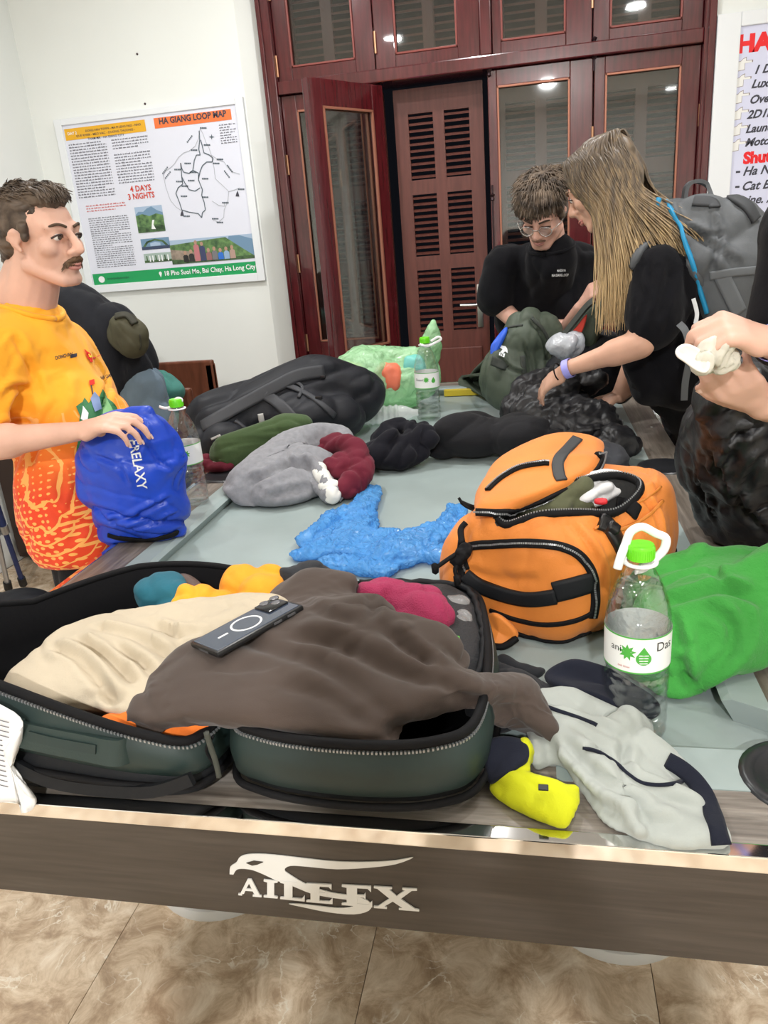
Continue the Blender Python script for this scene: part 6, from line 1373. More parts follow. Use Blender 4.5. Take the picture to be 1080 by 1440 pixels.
tp = hand(F, w2L, P(832, 408, 2.97) - w2L, V((.35, .5, -.55)), -1, ((.6, .9, .5), (.6, .9, .5), (.6, .9, .5), (.6, .9, .5)), .95)
hand(F, w2R, V((.5, -.5, -.6)), V((.2, .7, -.3)), 1, ((.5, .6, .4),) * 4, .95)
s_ = F.solve(.0058, 3); s_.build('body', skin2, m2_); nails(tp, m2_)
face_parts(T2, R2, m2_, S2, brow=(.05, .03, .02), closed=True, lip=(.45, .2, .17))
bd_ = hair_mat('stubble', (.16, .09, .06), (.28, .17, .12)); F = Fuse(); F.path([T2(-.024, .082, -.056), T2(0, .098, -.046), T2(.024, .082, -.056)], [.004, .0062, .004]); q_ = F.solve(.003, 1); q_.disp(lambda p, n: .001 * vnoise(p * 300)); q_.build('moustache', bd_, m2_)
h2 = hair_mat('dark_brown_hair', (.050, .035, .025), (.16, .115, .08)); F = Fuse()
F.ball(T2(0, -.022, .050), [.086, .104, .088], R2); F.ball(T2(0, -.05, .0), [.078, .070, .08], R2)
for q in (-1, 1): F.cap(T2(q * .072, .03, .05), T2(q * .074, .026, .0), .014, .010)
s_ = F.solve(.005, 2); loc = (s_.v - np.array(T2(0, 0, 0))) @ np.array(R2); cut = (loc[:, 1] > .06) & (loc[:, 2] < .06); s_.v -= s_.normals() * (cut * .02)[:, None]
s_.disp(lambda p, n: billow(p, 45, .006, R2.col[1], squash=.3)); ho2 = s_.build('hair', h2, m2_); S_ = Surf(s_); pth = []
for i in range(700):
    a = random.uniform(0, 2 * PI); e_ = math.sqrt(random.random()); x = math.cos(a) * .082 * e_; y = -.02 + math.sin(a) * .10 * e_; h = S_.t.ray_cast(T2(x, y, .2), -R2.col[2])
    if not h[0]: continue
    p, n = h[0], h[1]; out = (R2.col[0] * x + R2.col[1] * (y + .05)).normalized(); l = random.uniform(.03, .055)
    pth.append(([p - n * .003, p + out * l * .5 + n * .006, p + out * l + n * random.uniform(-.004, .004) - R2.col[2] * .012], .0032))
for i in range(130):
    x = random.uniform(-.065, .065); pth.append(([T2(x * .9, .05, .12), T2(x, .088 - abs(x) * .3, .10), T2(x * 1.1 + .006, .104 - abs(x) * .5, .066), T2(x * 1.15 + .010, .098 - abs(x) * .6, .036 + random.uniform(-.01, .012))], .0052))
strands('locks', pth, 0, h2, ho2)
gls = mat('wire_frame', (.55, .52, .50), .25, .8); lensm = glass_mat('spectacle_lens', .06, (.93, .95, .96), .02)
g_ = MB()
for q in (-1, 1):
    g_.tube([T2(q * .034 + .023 * math.cos(t), .103 - .006 * abs(math.cos(t)), -.004 + .018 * math.sin(t)) for t in [2 * PI * i / 24 for i in range(25)]], .0018, 6); g_.tube([T2(q * .057, .099, 0), T2(q * .080, .06, .004), T2(q * .084, .0, .006)], .0016, 6)
g_.tube([T2(-.012, .104, .002), T2(0, .108, .004), T2(.012, .104, .002)], .0016, 6); go = g_.build('glasses', gls, m2_, True)
for q in (-1, 1): l_ = MB(); l_.add([T2(q * .034 + .022 * math.cos(t), .1025 - .006 * abs(math.cos(t)), -.004 + .017 * math.sin(t)) for t in [2 * PI * i / 24 for i in range(24)]], [tuple(range(24))]); l_.build('lens', lensm, go)
F = Fuse(); F.cap(nb2 + V((0, 0, -.030)), ch2, .102, .150); F.cap(nb2 + V((0, -.03, -.05)), ch2 + V((0, -.03, 0)), .08, .13); F.cap(s2R, s2L, .070, .070); F.cap(nb2 + V((0, .02, -.03)), s2R, .066, .070); F.cap(nb2 + V((0, .02, -.03)), s2L, .066, .070); F.cap(ch2, hip2 + V((0, -.05, 0)), .165, .16)
F.cap(P(735, 400, 3.35), P(740, 450, 3.4), .11, .12); F.cap(P(790, 400, 3.38), P(785, 450, 3.42), .11, .12)
F.cap(s2R, s2R.lerp(e2R, .8), .070, .082); F.cap(s2L, s2L.lerp(e2L, .55), .070, .080)
to2, s_ = shirt_build(m2_, F, blackT, fold=[dict(scale=7, amp=.016, dirv=(.1, 0, 1))], sim=False); ST2 = Surf(s_)
text_on(ST2, 'MADE IN', 783, 382, 3.0, -.15, 4.6, prw, to2, bold=.02, off=.003); text_on(ST2, 'HA GIANG LOOP', 776, 388.5, 2.95, -.1, 4.8, prw, to2, bold=.03, off=.003)
collar(to2, ST2, nb2, V((-.2, -1, 0)), .078, blackT)
fe2 = [(-.12, 3.92, 0), (.16, 3.95, 0)]; legs_down(m2_, hip2, fe2, cloth_mat('dark_trousers', (.014, .014, .018), .85), darkshoe); shoes(m2_, fe2, (-.2, -1, 0), darkshoe)
# ---------------------------------------------------------------- woman with long hair
m3_ = empty('person', (.66, 2.62, 0), 'long-haired person in black t-shirt wearing a grey rucksack, reaching across the table', 'person')
hc3 = P(846, 262, 2.46); R3 = head_frame((-.84, .36, -.42), (-.38, .16, 1)); S3 = 1.0
F = Fuse(); T3 = add_head(F, hc3, R3, S3, jaw=.9)
nb3 = P(893, 335, 2.50); s3L = P(925, 372, 2.33); s3R = P(905, 350, 2.66); ch3 = P(950, 420, 2.52); hip3 = V((.56, 2.60, .97))
F.cap(hc3 + R3 @ V((0, -.03, -.04)), nb3, .050, .055); F.cap(s3L, s3R, .055, .055); F.cap(nb3, ch3, .055, .08); F.cap(ch3, hip3, .09, .10)
e3 = P(900, 484, 2.25); w3 = P(797, 519, 2.32); F.cap(s3L, e3, .046, .040); F.cap(e3, e3.lerp(w3, .35), .042, .040); F.cap(e3.lerp(w3, .35), w3, .040, .026, .85)
tp = hand(F, w3, P(752, 552, 2.40) - w3, V((.25, .45, -.8)), -1, ((.15, .3, .2), (.2, .3, .2), (.25, .35, .25), (.3, .4, .3)), .95, thumb=((.8, .5, .3), (.9, .3, .3), (.95, .1, .3)))
e3R = s3R + V((.02, .06, -.27)); w3R = e3R + V((-.08, -.05, -.20)); F.cap(s3R, e3R, .046, .04); F.cap(e3R, w3R, .038, .027); hand(F, w3R, V((-1, 0, -.2)), V((0, 0, -1)), 1, ((.4, .5, .4),) * 4, .9)
s_ = F.solve(.0055, 3); s_.build('body', skin3, m3_); nails(tp, m3_)
face_parts(T3, R3, m3_, S3, brow=(.20, .12, .07))
wb_ = mat('lilac_band', (.34, .33, .80), .5)
def bracelet(c, d, r, w_, m, par, nm='wristband', fl_=.85, up=(0, 0, 1)):
    d = V(d).normalized(); R = frame_from(d, up); mb = MB(); n = 28; vs = []; fs = []
    for k, (y, rr) in enumerate(((-w_ / 2, r), (-w_ / 2, r + .0015), (w_ / 2, r + .0015), (w_ / 2, r))):
        for i in range(n): t = 2 * PI * i / n; vs.append(V(c) + R @ V((rr * math.cos(t), y, rr * math.sin(t) * fl_)))
    for k in range(4):
        for i in range(n): j = (i + 1) % n; fs.append((k * n + i, k * n + j, ((k + 1) % 4) * n + j, ((k + 1) % 4) * n + i))
    mb.add(vs, fs); mb.build(nm, m, par, 'auto')
fd = (w3 - e3); bracelet(w3 - fd.normalized() * .005, fd, .032, .020, wb_, m3_); bracelet(w3 + fd.normalized() * .028, fd, .0305, .004, blk, m3_, 'bracelet')
# long hair
h3 = mat('ash_blonde_hair', (.20, .14, .085), .42, var=.35, col2=(.50, .36, .20), vscale=30, bump=.4, bscale=200, bdist=.001, spec=.5)
h3r = mat('ash_blonde_roots', (.10, .075, .05), .45, var=.25, col2=(.18, .13, .085), vscale=30, spec=.5)
F = Fuse(); F.ball(T3(0, -.024, .046), [.080, .100, .084], R3); F.ball(T3(0, -.06, .0), [.070, .062, .075], R3); s_ = F.solve(.005, 2); loc = (s_.v - np.array(T3(0, 0, 0))) @ np.array(R3); cut = (loc[:, 1] > .055) & (loc[:, 2] < .075); s_.v -= s_.normals() * (cut * .03)[:, None]
s_.disp(lambda p, n: billow(p, 50, .003, R3.col[2], squash=.3)); ho3 = s_.build('hair', h3r, m3_)
random.seed(5); ptsets = [[], []]
for side, cnt in ((-1, 820), (1, 420)):       # -1 = her left, towards the camera
    for i in range(cnt):
        f = random.random(); y0_ = .055 - .15 * f           # start along the parting, brow to crown
        g = random.random()                                  # how far round the head
        lift = .003 + .010 * random.random()
        p0 = T3(side * .006, y0_, .122 + .006 - 1.6 * abs(y0_ + .02) ** 2 * 3)
        az = (1.18 - (2.45 if side < 0 else 2.6) * (.20 * f + .80 * g))              # radians from side towards the front (+) or back (-)
        ex, ey = math.cos(az), math.sin(az)
        p1 = T3(side * (.050 * ex + .01), y0_ * .5 + .055 * ey - .01, .105); p2 = T3(side * (.079 * ex + lift), -.018 + .098 * ey, .055); p3 = T3(side * (.083 * ex + lift), -.026 + .096 * ey, -.005)
        # fall: straight down in the world, gathered on the near side of the neck
        fan = az / 1.1
        q0 = T3(side * (.080 * ex + lift + .004), -.035 + .085 * ey, -.07)
        L_ = random.uniform(.20, .34) * (1.0 if az > -.45 else .75)
        drift = V((.03 * (1 - fan) + .012 + random.uniform(-.02, .03), -.01 + random.uniform(-.025, .015), 0)) if side < 0 else V((random.uniform(-.01, .04), random.uniform(-.01, .03), 0))
        # lie over the shoulder when falling at the back
        back = max(0, -az - .1); q1 = q0 + V((.04 * back + .01, -.006, -L_ * .35)) + drift * .4; q2 = q0 + V((.10 * back + .01, -.012, -L_ * .7)) + drift * .8; q3 = q0 + V((.13 * back + .005, -.01, -L_)) + drift
        wv_ = random.uniform(0, 6); 
        pts = catmull([p0, p1, p2, p3, q0, q1, q2, q3], 4)
        pts = [p + V((.003 * math.sin(wv_ + k * .5), .003 * math.cos(wv_ + k * .4), 0)) * min(1, k / 10) for k, p in enumerate(pts)]
        ptsets[0 if random.random() < .8 else 1].append((pts, random.uniform(.0022, .0046)))
h3g = bpy.data.materials.new('ash_blonde_lengths'); h3g.use_nodes = True; nt = h3g.node_tree; n_ = nt.nodes; L_n = nt.links; b_ = n_['Principled BSDF']; b_.inputs['Roughness'].default_value = .38
tc = n_.new('ShaderNodeTexCoord'); sp = n_.new('ShaderNodeSeparateXYZ'); L_n.new(tc.outputs['Object'], sp.inputs[0]); mr = n_.new('ShaderNodeMapRange'); mr.inputs[1].default_value = 1.66; mr.inputs[2].default_value = 1.28; L_n.new(sp.outputs[2], mr.inputs[0])
nz = n_.new('ShaderNodeTexNoise'); nz.inputs['Scale'].default_value = 1; mp = n_.new('ShaderNodeMapping'); mp.inputs['Scale'].default_value = (110, 110, 6); L_n.new(tc.outputs['Object'], mp.inputs[0]); L_n.new(mp.outputs[0], nz.inputs[0])
ad = n_.new('ShaderNodeMath'); ad.operation = 'MULTIPLY_ADD'; ad.inputs[1].default_value = 1.3; ad.inputs[2].default_value = -.65; L_n.new(nz.outputs[0], ad.inputs[0]); a2 = n_.new('ShaderNodeMath'); L_n.new(mr.outputs[0], a2.inputs[0]); L_n.new(ad.outputs[0], a2.inputs[1])
rp = n_.new('ShaderNodeValToRGB'); L_n.new(a2.outputs[0], rp.inputs[0]); e_ = rp.color_ramp.elements; e_[0].position = .05; e_[0].color = (.10, .072, .048, 1); e_[1].position = .95; e_[1].color = (.60, .43, .22, 1); x_ = e_.new(.5); x_.color = (.30, .21, .115, 1); L_n.new(rp.outputs[0], b_.inputs['Base Color'])
strands('long_locks', ptsets[0], 0, h3g, ho3, n=5, flat=.6); strands('long_locks', ptsets[1], 0, h3g, ho3, n=5, flat=.6)
# her t-shirt
F = Fuse(); F.cap(nb3 + V((.01, 0, -.035)), ch3, .088, .145); F.cap(s3L, s3R, .072, .07); F.cap(nb3 + V((.01, 0, -.03)), s3L, .062, .07); F.cap(nb3 + V((.01, 0, -.03)), s3R, .06, .07); F.cap(ch3, hip3 + V((-.02, 0, .03)), .15, .15)
F.cap(s3L, s3L.lerp(e3, .50) + V((.010, 0, 0)), .068, .072); F.cap(s3L + V((.03, 0, -.02)), P(950, 430, 2.38), .066, .07); F.cap(P(960, 430, 2.42), P(962, 490, 2.46), .10, .11); F.cap(s3R, s3R.lerp(e3R, .7), .07, .08)
F.cap(P(905, 470, 2.42), P(925, 500, 2.45), .06, .08)
to3, s_ = shirt_build(m3_, F, blackT, fold=[dict(scale=6, amp=.018, dirv=(.2, 0, 1))], sim=True, grow=.08, fr=7, cr=[([(945, 380), (935, 420), (925, 450)], .010, .010), ([(975, 440), (960, 470), (950, 490)], .010, .012, 1), ([(900, 400), (905, 430), (900, 455)], .01, .008)])
ST3 = Surf(s_)
fe3 = [(.60, 2.46, 0), (.62, 2.74, 0)]; legs_down(m3_, hip3, fe3, cloth_mat('black_shorts', (.012, .012, .014), .85), darkshoe, r=(.105, .10, .095), low=.10, name='shorts')
F = Fuse()
for f_ in fe3: f_ = V(f_); F.cap(f_ + V((0, 0, .50)), f_ + V((0, 0, .10)), .05, .034)
F.solve(.01, 3).build('calves', skin3, m3_); shoes(m3_, fe3, (-1, 0, 0), mat('white_shoe', (.6, .6, .58), .6))
# rucksack on her back
gbk = mat('grey_pack_cloth', (.085, .092, .10), .6, var=.12, bump=.5, bscale=300, bdist=.0007); gbk2 = mat('dark_pack_cloth', (.040, .043, .048), .65, bump=.4, bscale=300, bdist=.0006); cyan = mat('cyan_piping', (.015, .25, .48), .45)
rk3 = empty('grey_rucksack', (.62, 2.6, 1.1), 'large grey rucksack with bright blue piping, worn by the long-haired person', 'backpack')
F = Fuse(); d0 = 2.50
top = [P(930, 278, 2.38), P(965, 272, 2.36), P(1010, 275, 2.36), P(1060, 285, 2.38), P(1075, 300, 2.6), P(1050, 290, 2.78), P(990, 282, 2.80), P(945, 285, 2.74)]
mid = [P(965, 370, 2.32), P(1000, 365, 2.28), P(1045, 365, 2.28), P(1085, 370, 2.32), P(1100, 375, 2.6), P(1075, 372, 2.82), P(1010, 368, 2.84), P(975, 372, 2.74)]
bot = [P(997, 470, 2.36), P(1020, 480, 2.30), P(1060, 485, 2.30), P(1095, 480, 2.36), P(1105, 478, 2.6), P(1080, 480, 2.8), P(1030, 480, 2.8), P(1003, 475, 2.7)]
def ringcat(r): return catmull(r, 4, True)
def lerpr(a, b, t): return [p.lerp(q, t) for p, q in zip(a, b)]
def shrink(r, k): c = sum(r, V()) / len(r); return [c + (p - c) * k for p in r]
tp_, md2, bt_ = ringcat(top), ringcat(mid), ringcat(bot)
F.loft([shrink(tp_, .72), shrink(lerpr(tp_, md2, .06), .94), lerpr(tp_, md2, .25), lerpr(tp_, md2, .6), md2, lerpr(md2, bt_, .5), shrink(bt_, .97), [p + V((0, 0, -.04)) for p in shrink(bt_, .8)]])
s_ = F.solve(.010, 4); s_.disp(lambda p, n: billow(p, 6, .014, (.5, -.1, .8), warp=1.1)); s_.wrinkle(.1, 20, .02, .05)
crease(s_, [([(960, 320), (1000, 345), (1040, 375)], .010, .012, 1), ([(1000, 300), (1010, 340), (1000, 380)], .008, .010, 1), ([(940, 300), (980, 330), (1020, 330)], .008, .008)])
s_.build('pack_body', gbk, rk3, 0); SR = Surf(s_)
mb = MB(); band_on(mb, SR, [(934, 280), (948, 300), (962, 335), (975, 370), (985, 405), (995, 440)], .010, .010); mb.build('blue_piping', cyan, rk3, True)
mb = MB(); mb.tube(catmull([P(926, 280, 2.36), P(924, 290, 2.35), P(932, 300, 2.35), P(942, 307, 2.35)], 5), .009, 8); mb.build('blue_loop', cyan, rk3, True)
mb = MB(); q_ = lambda x, y, d=2.35: P(x, y, d)
strap(mb, [q_(962, 283, 2.44), q_(966, 262, 2.44), q_(980, 255, 2.44), q_(996, 262, 2.44), q_(1000, 284, 2.42)], .045, .010, lambda p: V((p.x - P(980, 285, 2.44).x, 0, p.z - P(980, 285, 2.44).z)).normalized()); mb.build('haul_loop', gbk, rk3, 'auto')
mb = MB(); band_on(mb, SR, [(975, 283), (1000, 285), (1005, 292)], .03, .006); band_on(mb, SR, [(1030, 278), (1050, 290), (1062, 310)], .035, .008); mb.build('strap', gbk2, rk3, True)
mb = MB(); band_on(mb, SR, [(998, 388), (1030, 383), (1062, 380)], .022, .006); band_on(mb, SR, [(1015, 388), (1028, 415), (1040, 440)], .04, .005); mb.build('strap', mat('mid_grey_webbing', (.12, .13, .14), .6), rk3, True)
# shoulder strap over the shoulder, padded
SS3 = ST3; mb = MB(); band_on(mb, ST3, [(890, 372), (900, 350), (915, 338), (935, 338), (955, 350), (975, 375), (988, 405)], .055, .014, sm=4); mb.build('shoulder_strap', gbk, rk3, True)
mb = MB(); strap(mb, [P(955, 455, 2.22), P(965, 468, 2.20), P(970, 500, 2.20), P(964, 535, 2.2), P(962, 563, 2.2)], .018, .003, (0, -1, .1)); mb.build('loose_strap', mat('mid_grey_webbing', (.12, .13, .14), .6), rk3, 'auto')
mb = MB(); strap(mb, [P(975, 420, 2.2), P(980, 440, 2.2), P(978, 455, 2.2)], .010, .004, (0, -1, 0)); mb.build('clip', prw, rk3, 'auto')
# ---------------------------------------------------------------- person at the right edge, only arms in view
m4_ = empty('person', (.80, 1.30, 0), 'person in black t-shirt cropped by the right edge, both hands folding something white', 'person')
F = Fuse(); Y4 = 1.32
hc4 = V((.62, 1.40, 1.80)); R4 = head_frame((-.80, .2, -.45)); T4 = add_head(F, hc4, R4, 1.0)
nb4 = V((.68, 1.43, 1.60)); s4L = V((.405, 1.33, 1.455)); s4R = V((.74, 1.62, 1.52)); ch4 = V((.66, 1.44, 1.38)); hip4 = V((.76, 1.42, .97))
F.cap(hc4 + R4 @ V((0, -.03, -.04)), nb4, .055, .06); F.cap(s4L, s4R, .055, .055); F.cap(nb4, ch4, .06, .09); F.cap(ch4, hip4, .1, .1)
w4 = P(1092, 482, 1.24); e4 = V((.408, 1.31, 1.28)); F.cap(s4L, e4, .05, .042); F.cap(e4, w4, .042, .030, .9)
tpA = hand(F, w4, P(1035, 466, 1.23) - w4, V((-.15, .45, -.85)), -1, ((.85, 1.0, .6), (.75, 1.05, .6), (.80, 1.1, .6), (.85, 1.1, .6)), .92, thumb=((.75, .1, .75), (.9, -.05, .45), (.95, -.1, .25)))
w4b = P(1075, 572, 1.34); e4b = V((.68, 1.36, 1.24)); F.cap(s4R, e4b, .05, .042); F.cap(e4b, w4b, .042, .028, .85)
tpB = hand(F, w4b, P(1020, 528, 1.27) - w4b, V((-.45, .25, .85)), 1, ((.35, .6, .5), (.4, .7, .5), (.45, .75, .5), (.5, .8, .6)), .92, thumb=((.85, .5, .1), (.95, .3, .1), (.98, .1, .1)))
s_ = F.solve(.005, 3); s_.build('body', skin, m4_); nails(tpA + tpB, m4_)
face_parts(T4, R4, m4_, 1.0)
F = Fuse(); F.ball(T4(0, -.024, .046), [.080, .098, .084], R4); F.ball(T4(0, -.058, .0), [.070, .056, .072], R4); s_ = F.solve(.006, 2); s_.disp(lambda p, n: billow(p, 45, .004, R4.col[1])); s_.build('hair', h2, m4_)
fd = (w4 - e4); bracelet(w4 - fd.normalized() * .002, fd, .0325, .018, wb_, m4_)
F = Fuse(); F.cap(nb4 + V((.01, 0, -.035)), ch4, .09, .15); F.cap(s4L, s4R, .075, .075); F.cap(ch4, hip4, .155, .15); F.cap(s4L, s4L.lerp(e4, .78), .070, .078); F.cap(nb4 + V((0, 0, -.04)), s4L, .08, .075); F.cap(s4R, s4R.lerp(e4b, .72), .072, .082)

shirt_build(m4_, F, blackT, fold=[dict(scale=6, amp=.016, dirv=(.1, 0, 1))], sim=False)
fe4 = [(.78, 1.28, 0), (.80, 1.58, 0)]; legs_down(m4_, hip4, fe4, MATS['dark_trousers'], darkshoe); shoes(m4_, fe4, (-1, 0, 0), darkshoe)
# white earphone-like case with cable bundle in the hands
wh = mat('cream_plastic_case', (.72, .70, .62), .45); wo = empty('folded_case', P(995, 505, 1.22), 'cream white open case with crumpled liner held in two hands', 'case')
tray = [P(953, 492, 1.20), P(962, 486, 1.205), P(975, 489, 1.21), P(990, 500, 1.205), P(996, 512, 1.19), P(992, 522, 1.18), P(980, 519, 1.18), P(965, 508, 1.185), P(954, 500, 1.19)]
s_ = pad(tray, -.006, .008, normal=(-.2, -.75, .6), k=3); s_.build('tray', wh, wo, 1)
MB().tube(catmull(tray, 4, True) + [tray[0]], .0028, 8).build('tray_rim', mat('white_rim', (.85, .84, .80), .4), wo, True)
F = Fuse(); F.ball(P(1002, 498, 1.22), (.022, .02, .018)).ball(P(1018, 508, 1.23), (.026, .02, .016)).ball(P(1010, 485, 1.22), (.024, .016, .012)).ball(P(988, 512, 1.20), (.014, .012, .012)); s_ = F.solve(.004, 1); s_.disp(lambda p, n: billow(p, 40, .008, (.5, .2, 1))); s_.wrinkle(.2, 20, .02, .04); s_.build('liner', mat('cream_paper', (.62, .60, .52), .6, bump=.6, bscale=90), wo)
# black refuse sack hanging from their hands over the right rail
F = Fuse(); F.cap(P(1100, 610, 1.58), P(1105, 690, 1.62), .155, .175); F.ball(P(1062, 700, 1.62), (.13, .12, .12)); F.ball(P(1020, 640, 1.60), (.08, .09, .12)); F.cap(P(1040, 560, 1.42), P(1075, 610, 1.5), .05, .12); F.cap(P(1040, 552, 1.38), P(1090, 560, 1.42), .018, .05); F.cap(P(982, 612, 1.55), P(1040, 600, 1.5), .02, .07); F.cap(P(1035, 553, 1.38), P(985, 615, 1.55), .012, .018)
F.ball(P(1085, 740, 1.62), (.12, .10, .07))
s_ = F.solve(.0075, 3); s_.disp(lambda p, n: billow(p, 5, .018, (-.5, .2, .9), warp=1.3, oct=2)); film_crumple(s_, .8)
crease(s_, [([(1000, 640), (1030, 690), (1075, 750)], .010, .018, 1), ([(990, 600), (1010, 580), (1040, 560)], .008, .014, 1), ([(1010, 620), (1045, 610), (1078, 590)], .008, .016, 1), ([(1020, 660), (1040, 620), (1035, 600)], .007, .012, 1), ([(1040, 700), (1060, 660), (1075, 640)], .007, .012, 1), ([(975, 640), (990, 690), (1010, 730)], .008, .010, 1)])
s_.v[:, 2] = np.maximum(s_.v[:, 2], np.where(s_.v[:, 0] < TX1 + .004, bedz(s_.v), .6)); tag(s_.build('refuse_sack', binm, None, 0), 'big black refuse sack at the right edge, below the two folding hands', 'bin bag')
mb = MB(); strap(mb, [P(1040, 552, 1.37), P(1020, 570, 1.42), P(1000, 590, 1.48), P(985, 612, 1.53)], .02, .004, (-.5, -.6, .4)); mb.build('rolled_edge', binm, bpy.data.objects['refuse_sack'], 'auto')
# ================================================================== POSTERS
def quad_map(y, x0, x1, z0, z1):
    """local (u,v) in 0..1, v up -> world on the wall plane"""
    return lambda u, v, d=0: V((x0 + (x1 - x0) * u, y - d, z0 + (z1 - z0) * v))
def flat(par, name, Q, poly, m, d):
    n = len(poly); tr = mathutils.geometry.tessellate_polygon([[V((a, b, 0)) for a, b in poly]])
    me = mesh([Q(a, b, d) for a, b in poly], [tuple(t) for t in tr], False); return link(name, me, m, par)
def ptext(par, Q, txt, u, v, h, m, asp, d=.0, bold=0, align='LEFT', shear=0, rot=0, fit=None, space=1):
    """lettering lying on the poster: (u,v) anchor, h cap height as a fraction of poster height, asp = width/height of poster"""
    cu = bpy.data.curves.new('t', 'FONT'); cu.body = txt; cu.size = h; cu.align_x = align; cu.offset = bold; cu.shear = shear; cu.fill_mode = 'FRONT'; cu.resolution_u = 2; cu.space_character = space
    o = bpy.data.objects.new('t', cu); COL.objects.link(o); dg = bpy.context.evaluated_depsgraph_get(); dg.update(); me = bpy.data.meshes.new_from_object(o.evaluated_get(dg)); bpy.data.objects.remove(o)
    if fit and len(me.vertices):
        xs = [q.co.x for q in me.vertices]; k = fit * asp / max(1e-6, max(xs) - min(xs))
    else: k = 1
    for q in me.vertices:
        x, y = q.co.x * k, q.co.y; x, y = x * math.cos(rot) - y * math.sin(rot), x * math.sin(rot) + y * math.cos(rot)
        q.co = Q(u + x / asp, v + y, d)
    return link('lettering', me, m, par)
wfr = mat('poster_frame_white', (.80, .83, .86), .35); pbg = mat('poster_ground', (.74, .76, .86), .45); ink2 = mat('poster_ink', (.05, .05, .07), .6); inkr = mat('poster_red_ink', (.62, .06, .03), .6)
Xa, Xb, Za, Zb = -2.635, -1.513, 1.325, 2.262; YP = 4.35
po1 = empty('poster', ((Xa + Xb) / 2, YP, Za), 'framed map and tour poster on the left wall, above the moustached person', 'poster')
fb = MB(); fw_ = .045
fb.box((Xa, YP - .025, Za), (Xa + fw_, YP - .001, Zb), bev=.003); fb.box((Xb - fw_, YP - .025, Za), (Xb, YP - .001, Zb), bev=.003); fb.box((Xa + fw_, YP - .025, Zb - .032), (Xb - fw_, YP - .001, Zb), bev=.003); fb.box((Xa + fw_, YP - .025, Za), (Xb - fw_, YP - .001, Za + fw_), bev=.003)
fb.build('frame', wfr, po1)
MB().box((Xa + .01, YP - .016, Za + .01), (Xb - .01, YP - .002, Zb - .01)).build('board', pbg, po1)
# local poster coordinates: u 0..1 across the outer frame, v up; drawn from the photo by intersecting pixels with the wall plane
Q1 = quad_map(YP, Xa, Xb, Za, Zb); ASP = (Xb - Xa) / (Zb - Za)
def uv(px, py): p = P(px, py, YP - .018); return ((p.x - Xa) / (Xb - Xa), (p.z - Za) / (Zb - Za))
def rect(a, b, c, d): return [uv(*a), uv(*b), uv(*c), uv(*d)]
def rect2(p0, p1):
    """axis-aligned rectangle on the wall from two opposite photo corners"""
    (u0, v0), (u1, v1) = uv(*p0), uv(*p1); return [(u0, v0), (u1, v0), (u1, v1), (u0, v1)]
D1, D2, D3 = .0175, .0183, .0191
yb_m = mat('poster_amber', (.80, .42, .02), .5); ob_m = mat('poster_orange', (.88, .19, .05), .5); gb_m = mat('poster_green', (.01, .33, .10), .5); wht = mat('poster_white', (.85, .87, .88), .5)
flat(po1, 'amber_banner', Q1, rect2((93, 181), (204, 186)) if 0 else rect2((93, 198), (203, 168)), yb_m, D1)
A0 = uv(93, 198); A1 = uv(203, 168)
ptext(po1, Q1, 'DAY 2', A0[0] + .015, A1[1] - .034, .022, wht, ASP, D2, .0004)
for k, (t_, w_) in enumerate((('DONG VAN TOWN - MA PI LENG PASS - NHO', .30), ('QUE RIVER - MEO VAC - DUONG THUONG -', .32), ('THAM MA - HA GIANG CITY', .20))):
    ptext(po1, Q1, t_, (A0[0] + A1[0]) / 2 - w_ / 2 + (.045 if k == 0 else 0), A1[1] - .028 - k * .0215, .0165, ink2, ASP, D2, .0002, fit=w_)
O0 = uv(218, 181); O1 = uv(324, 153)
flat(po1, 'orange_banner', Q1, [O0, (O1[0], O0[1]), O1, (O0[0], O1[1])], ob_m, D1)
ptext(po1, Q1, 'HA GIANG LOOP MAP', O0[0] + .025, O0[1] + .020, .045, ink2, ASP, D2, .0016, fit=O1[0] - O0[0] - .05)
G0 = uv(133, 402); G1 = uv(363, 367)
flat(po1, 'green_banner', Q1, [G0, (G1[0], G0[1]), G1, (G0[0], G1[1])], gb_m, D1)
ptext(po1, Q1, '18 Pho Suoi Mo, Bai Chay, Ha Long City', uv(231, 388)[0], G0[1] + .028, .040, wht, ASP, D2, .0008, fit=uv(360, 380)[0] - uv(231, 380)[0])
pc_ = uv(226, 387); flat(po1, 'pin_emblem', Q1, [(pc_[0] + .008 * math.cos(a), pc_[1] + .012 + .010 * math.sin(a)) for a in np.linspace(-.4, PI + .4, 12)] + [(pc_[0], pc_[1] - .014)], wht, D2)
lg_ = uv(143, 393); flat(po1, 'round_emblem', Q1, [(lg_[0] + .018 * math.cos(a), lg_[1] + .020 * math.sin(a)) for a in np.linspace(0, 2 * PI, 17)[:-1]], wht, D2)
mb = MB()
for k in range(26):
    a = lg_[0] + .035 + k * .0048; h = .004 + .003 * random.random(); q = [Q1(a, lg_[1] - h, D2), Q1(a + .0034, lg_[1] - h, D2), Q1(a + .0034, lg_[1] + h, D2), Q1(a, lg_[1] + h, D2)]; mb.add(q, [(0, 1, 2, 3)])
mb.build('small_print', mat('poster_dark_green', (.01, .16, .06), .6), po1, fix=False)
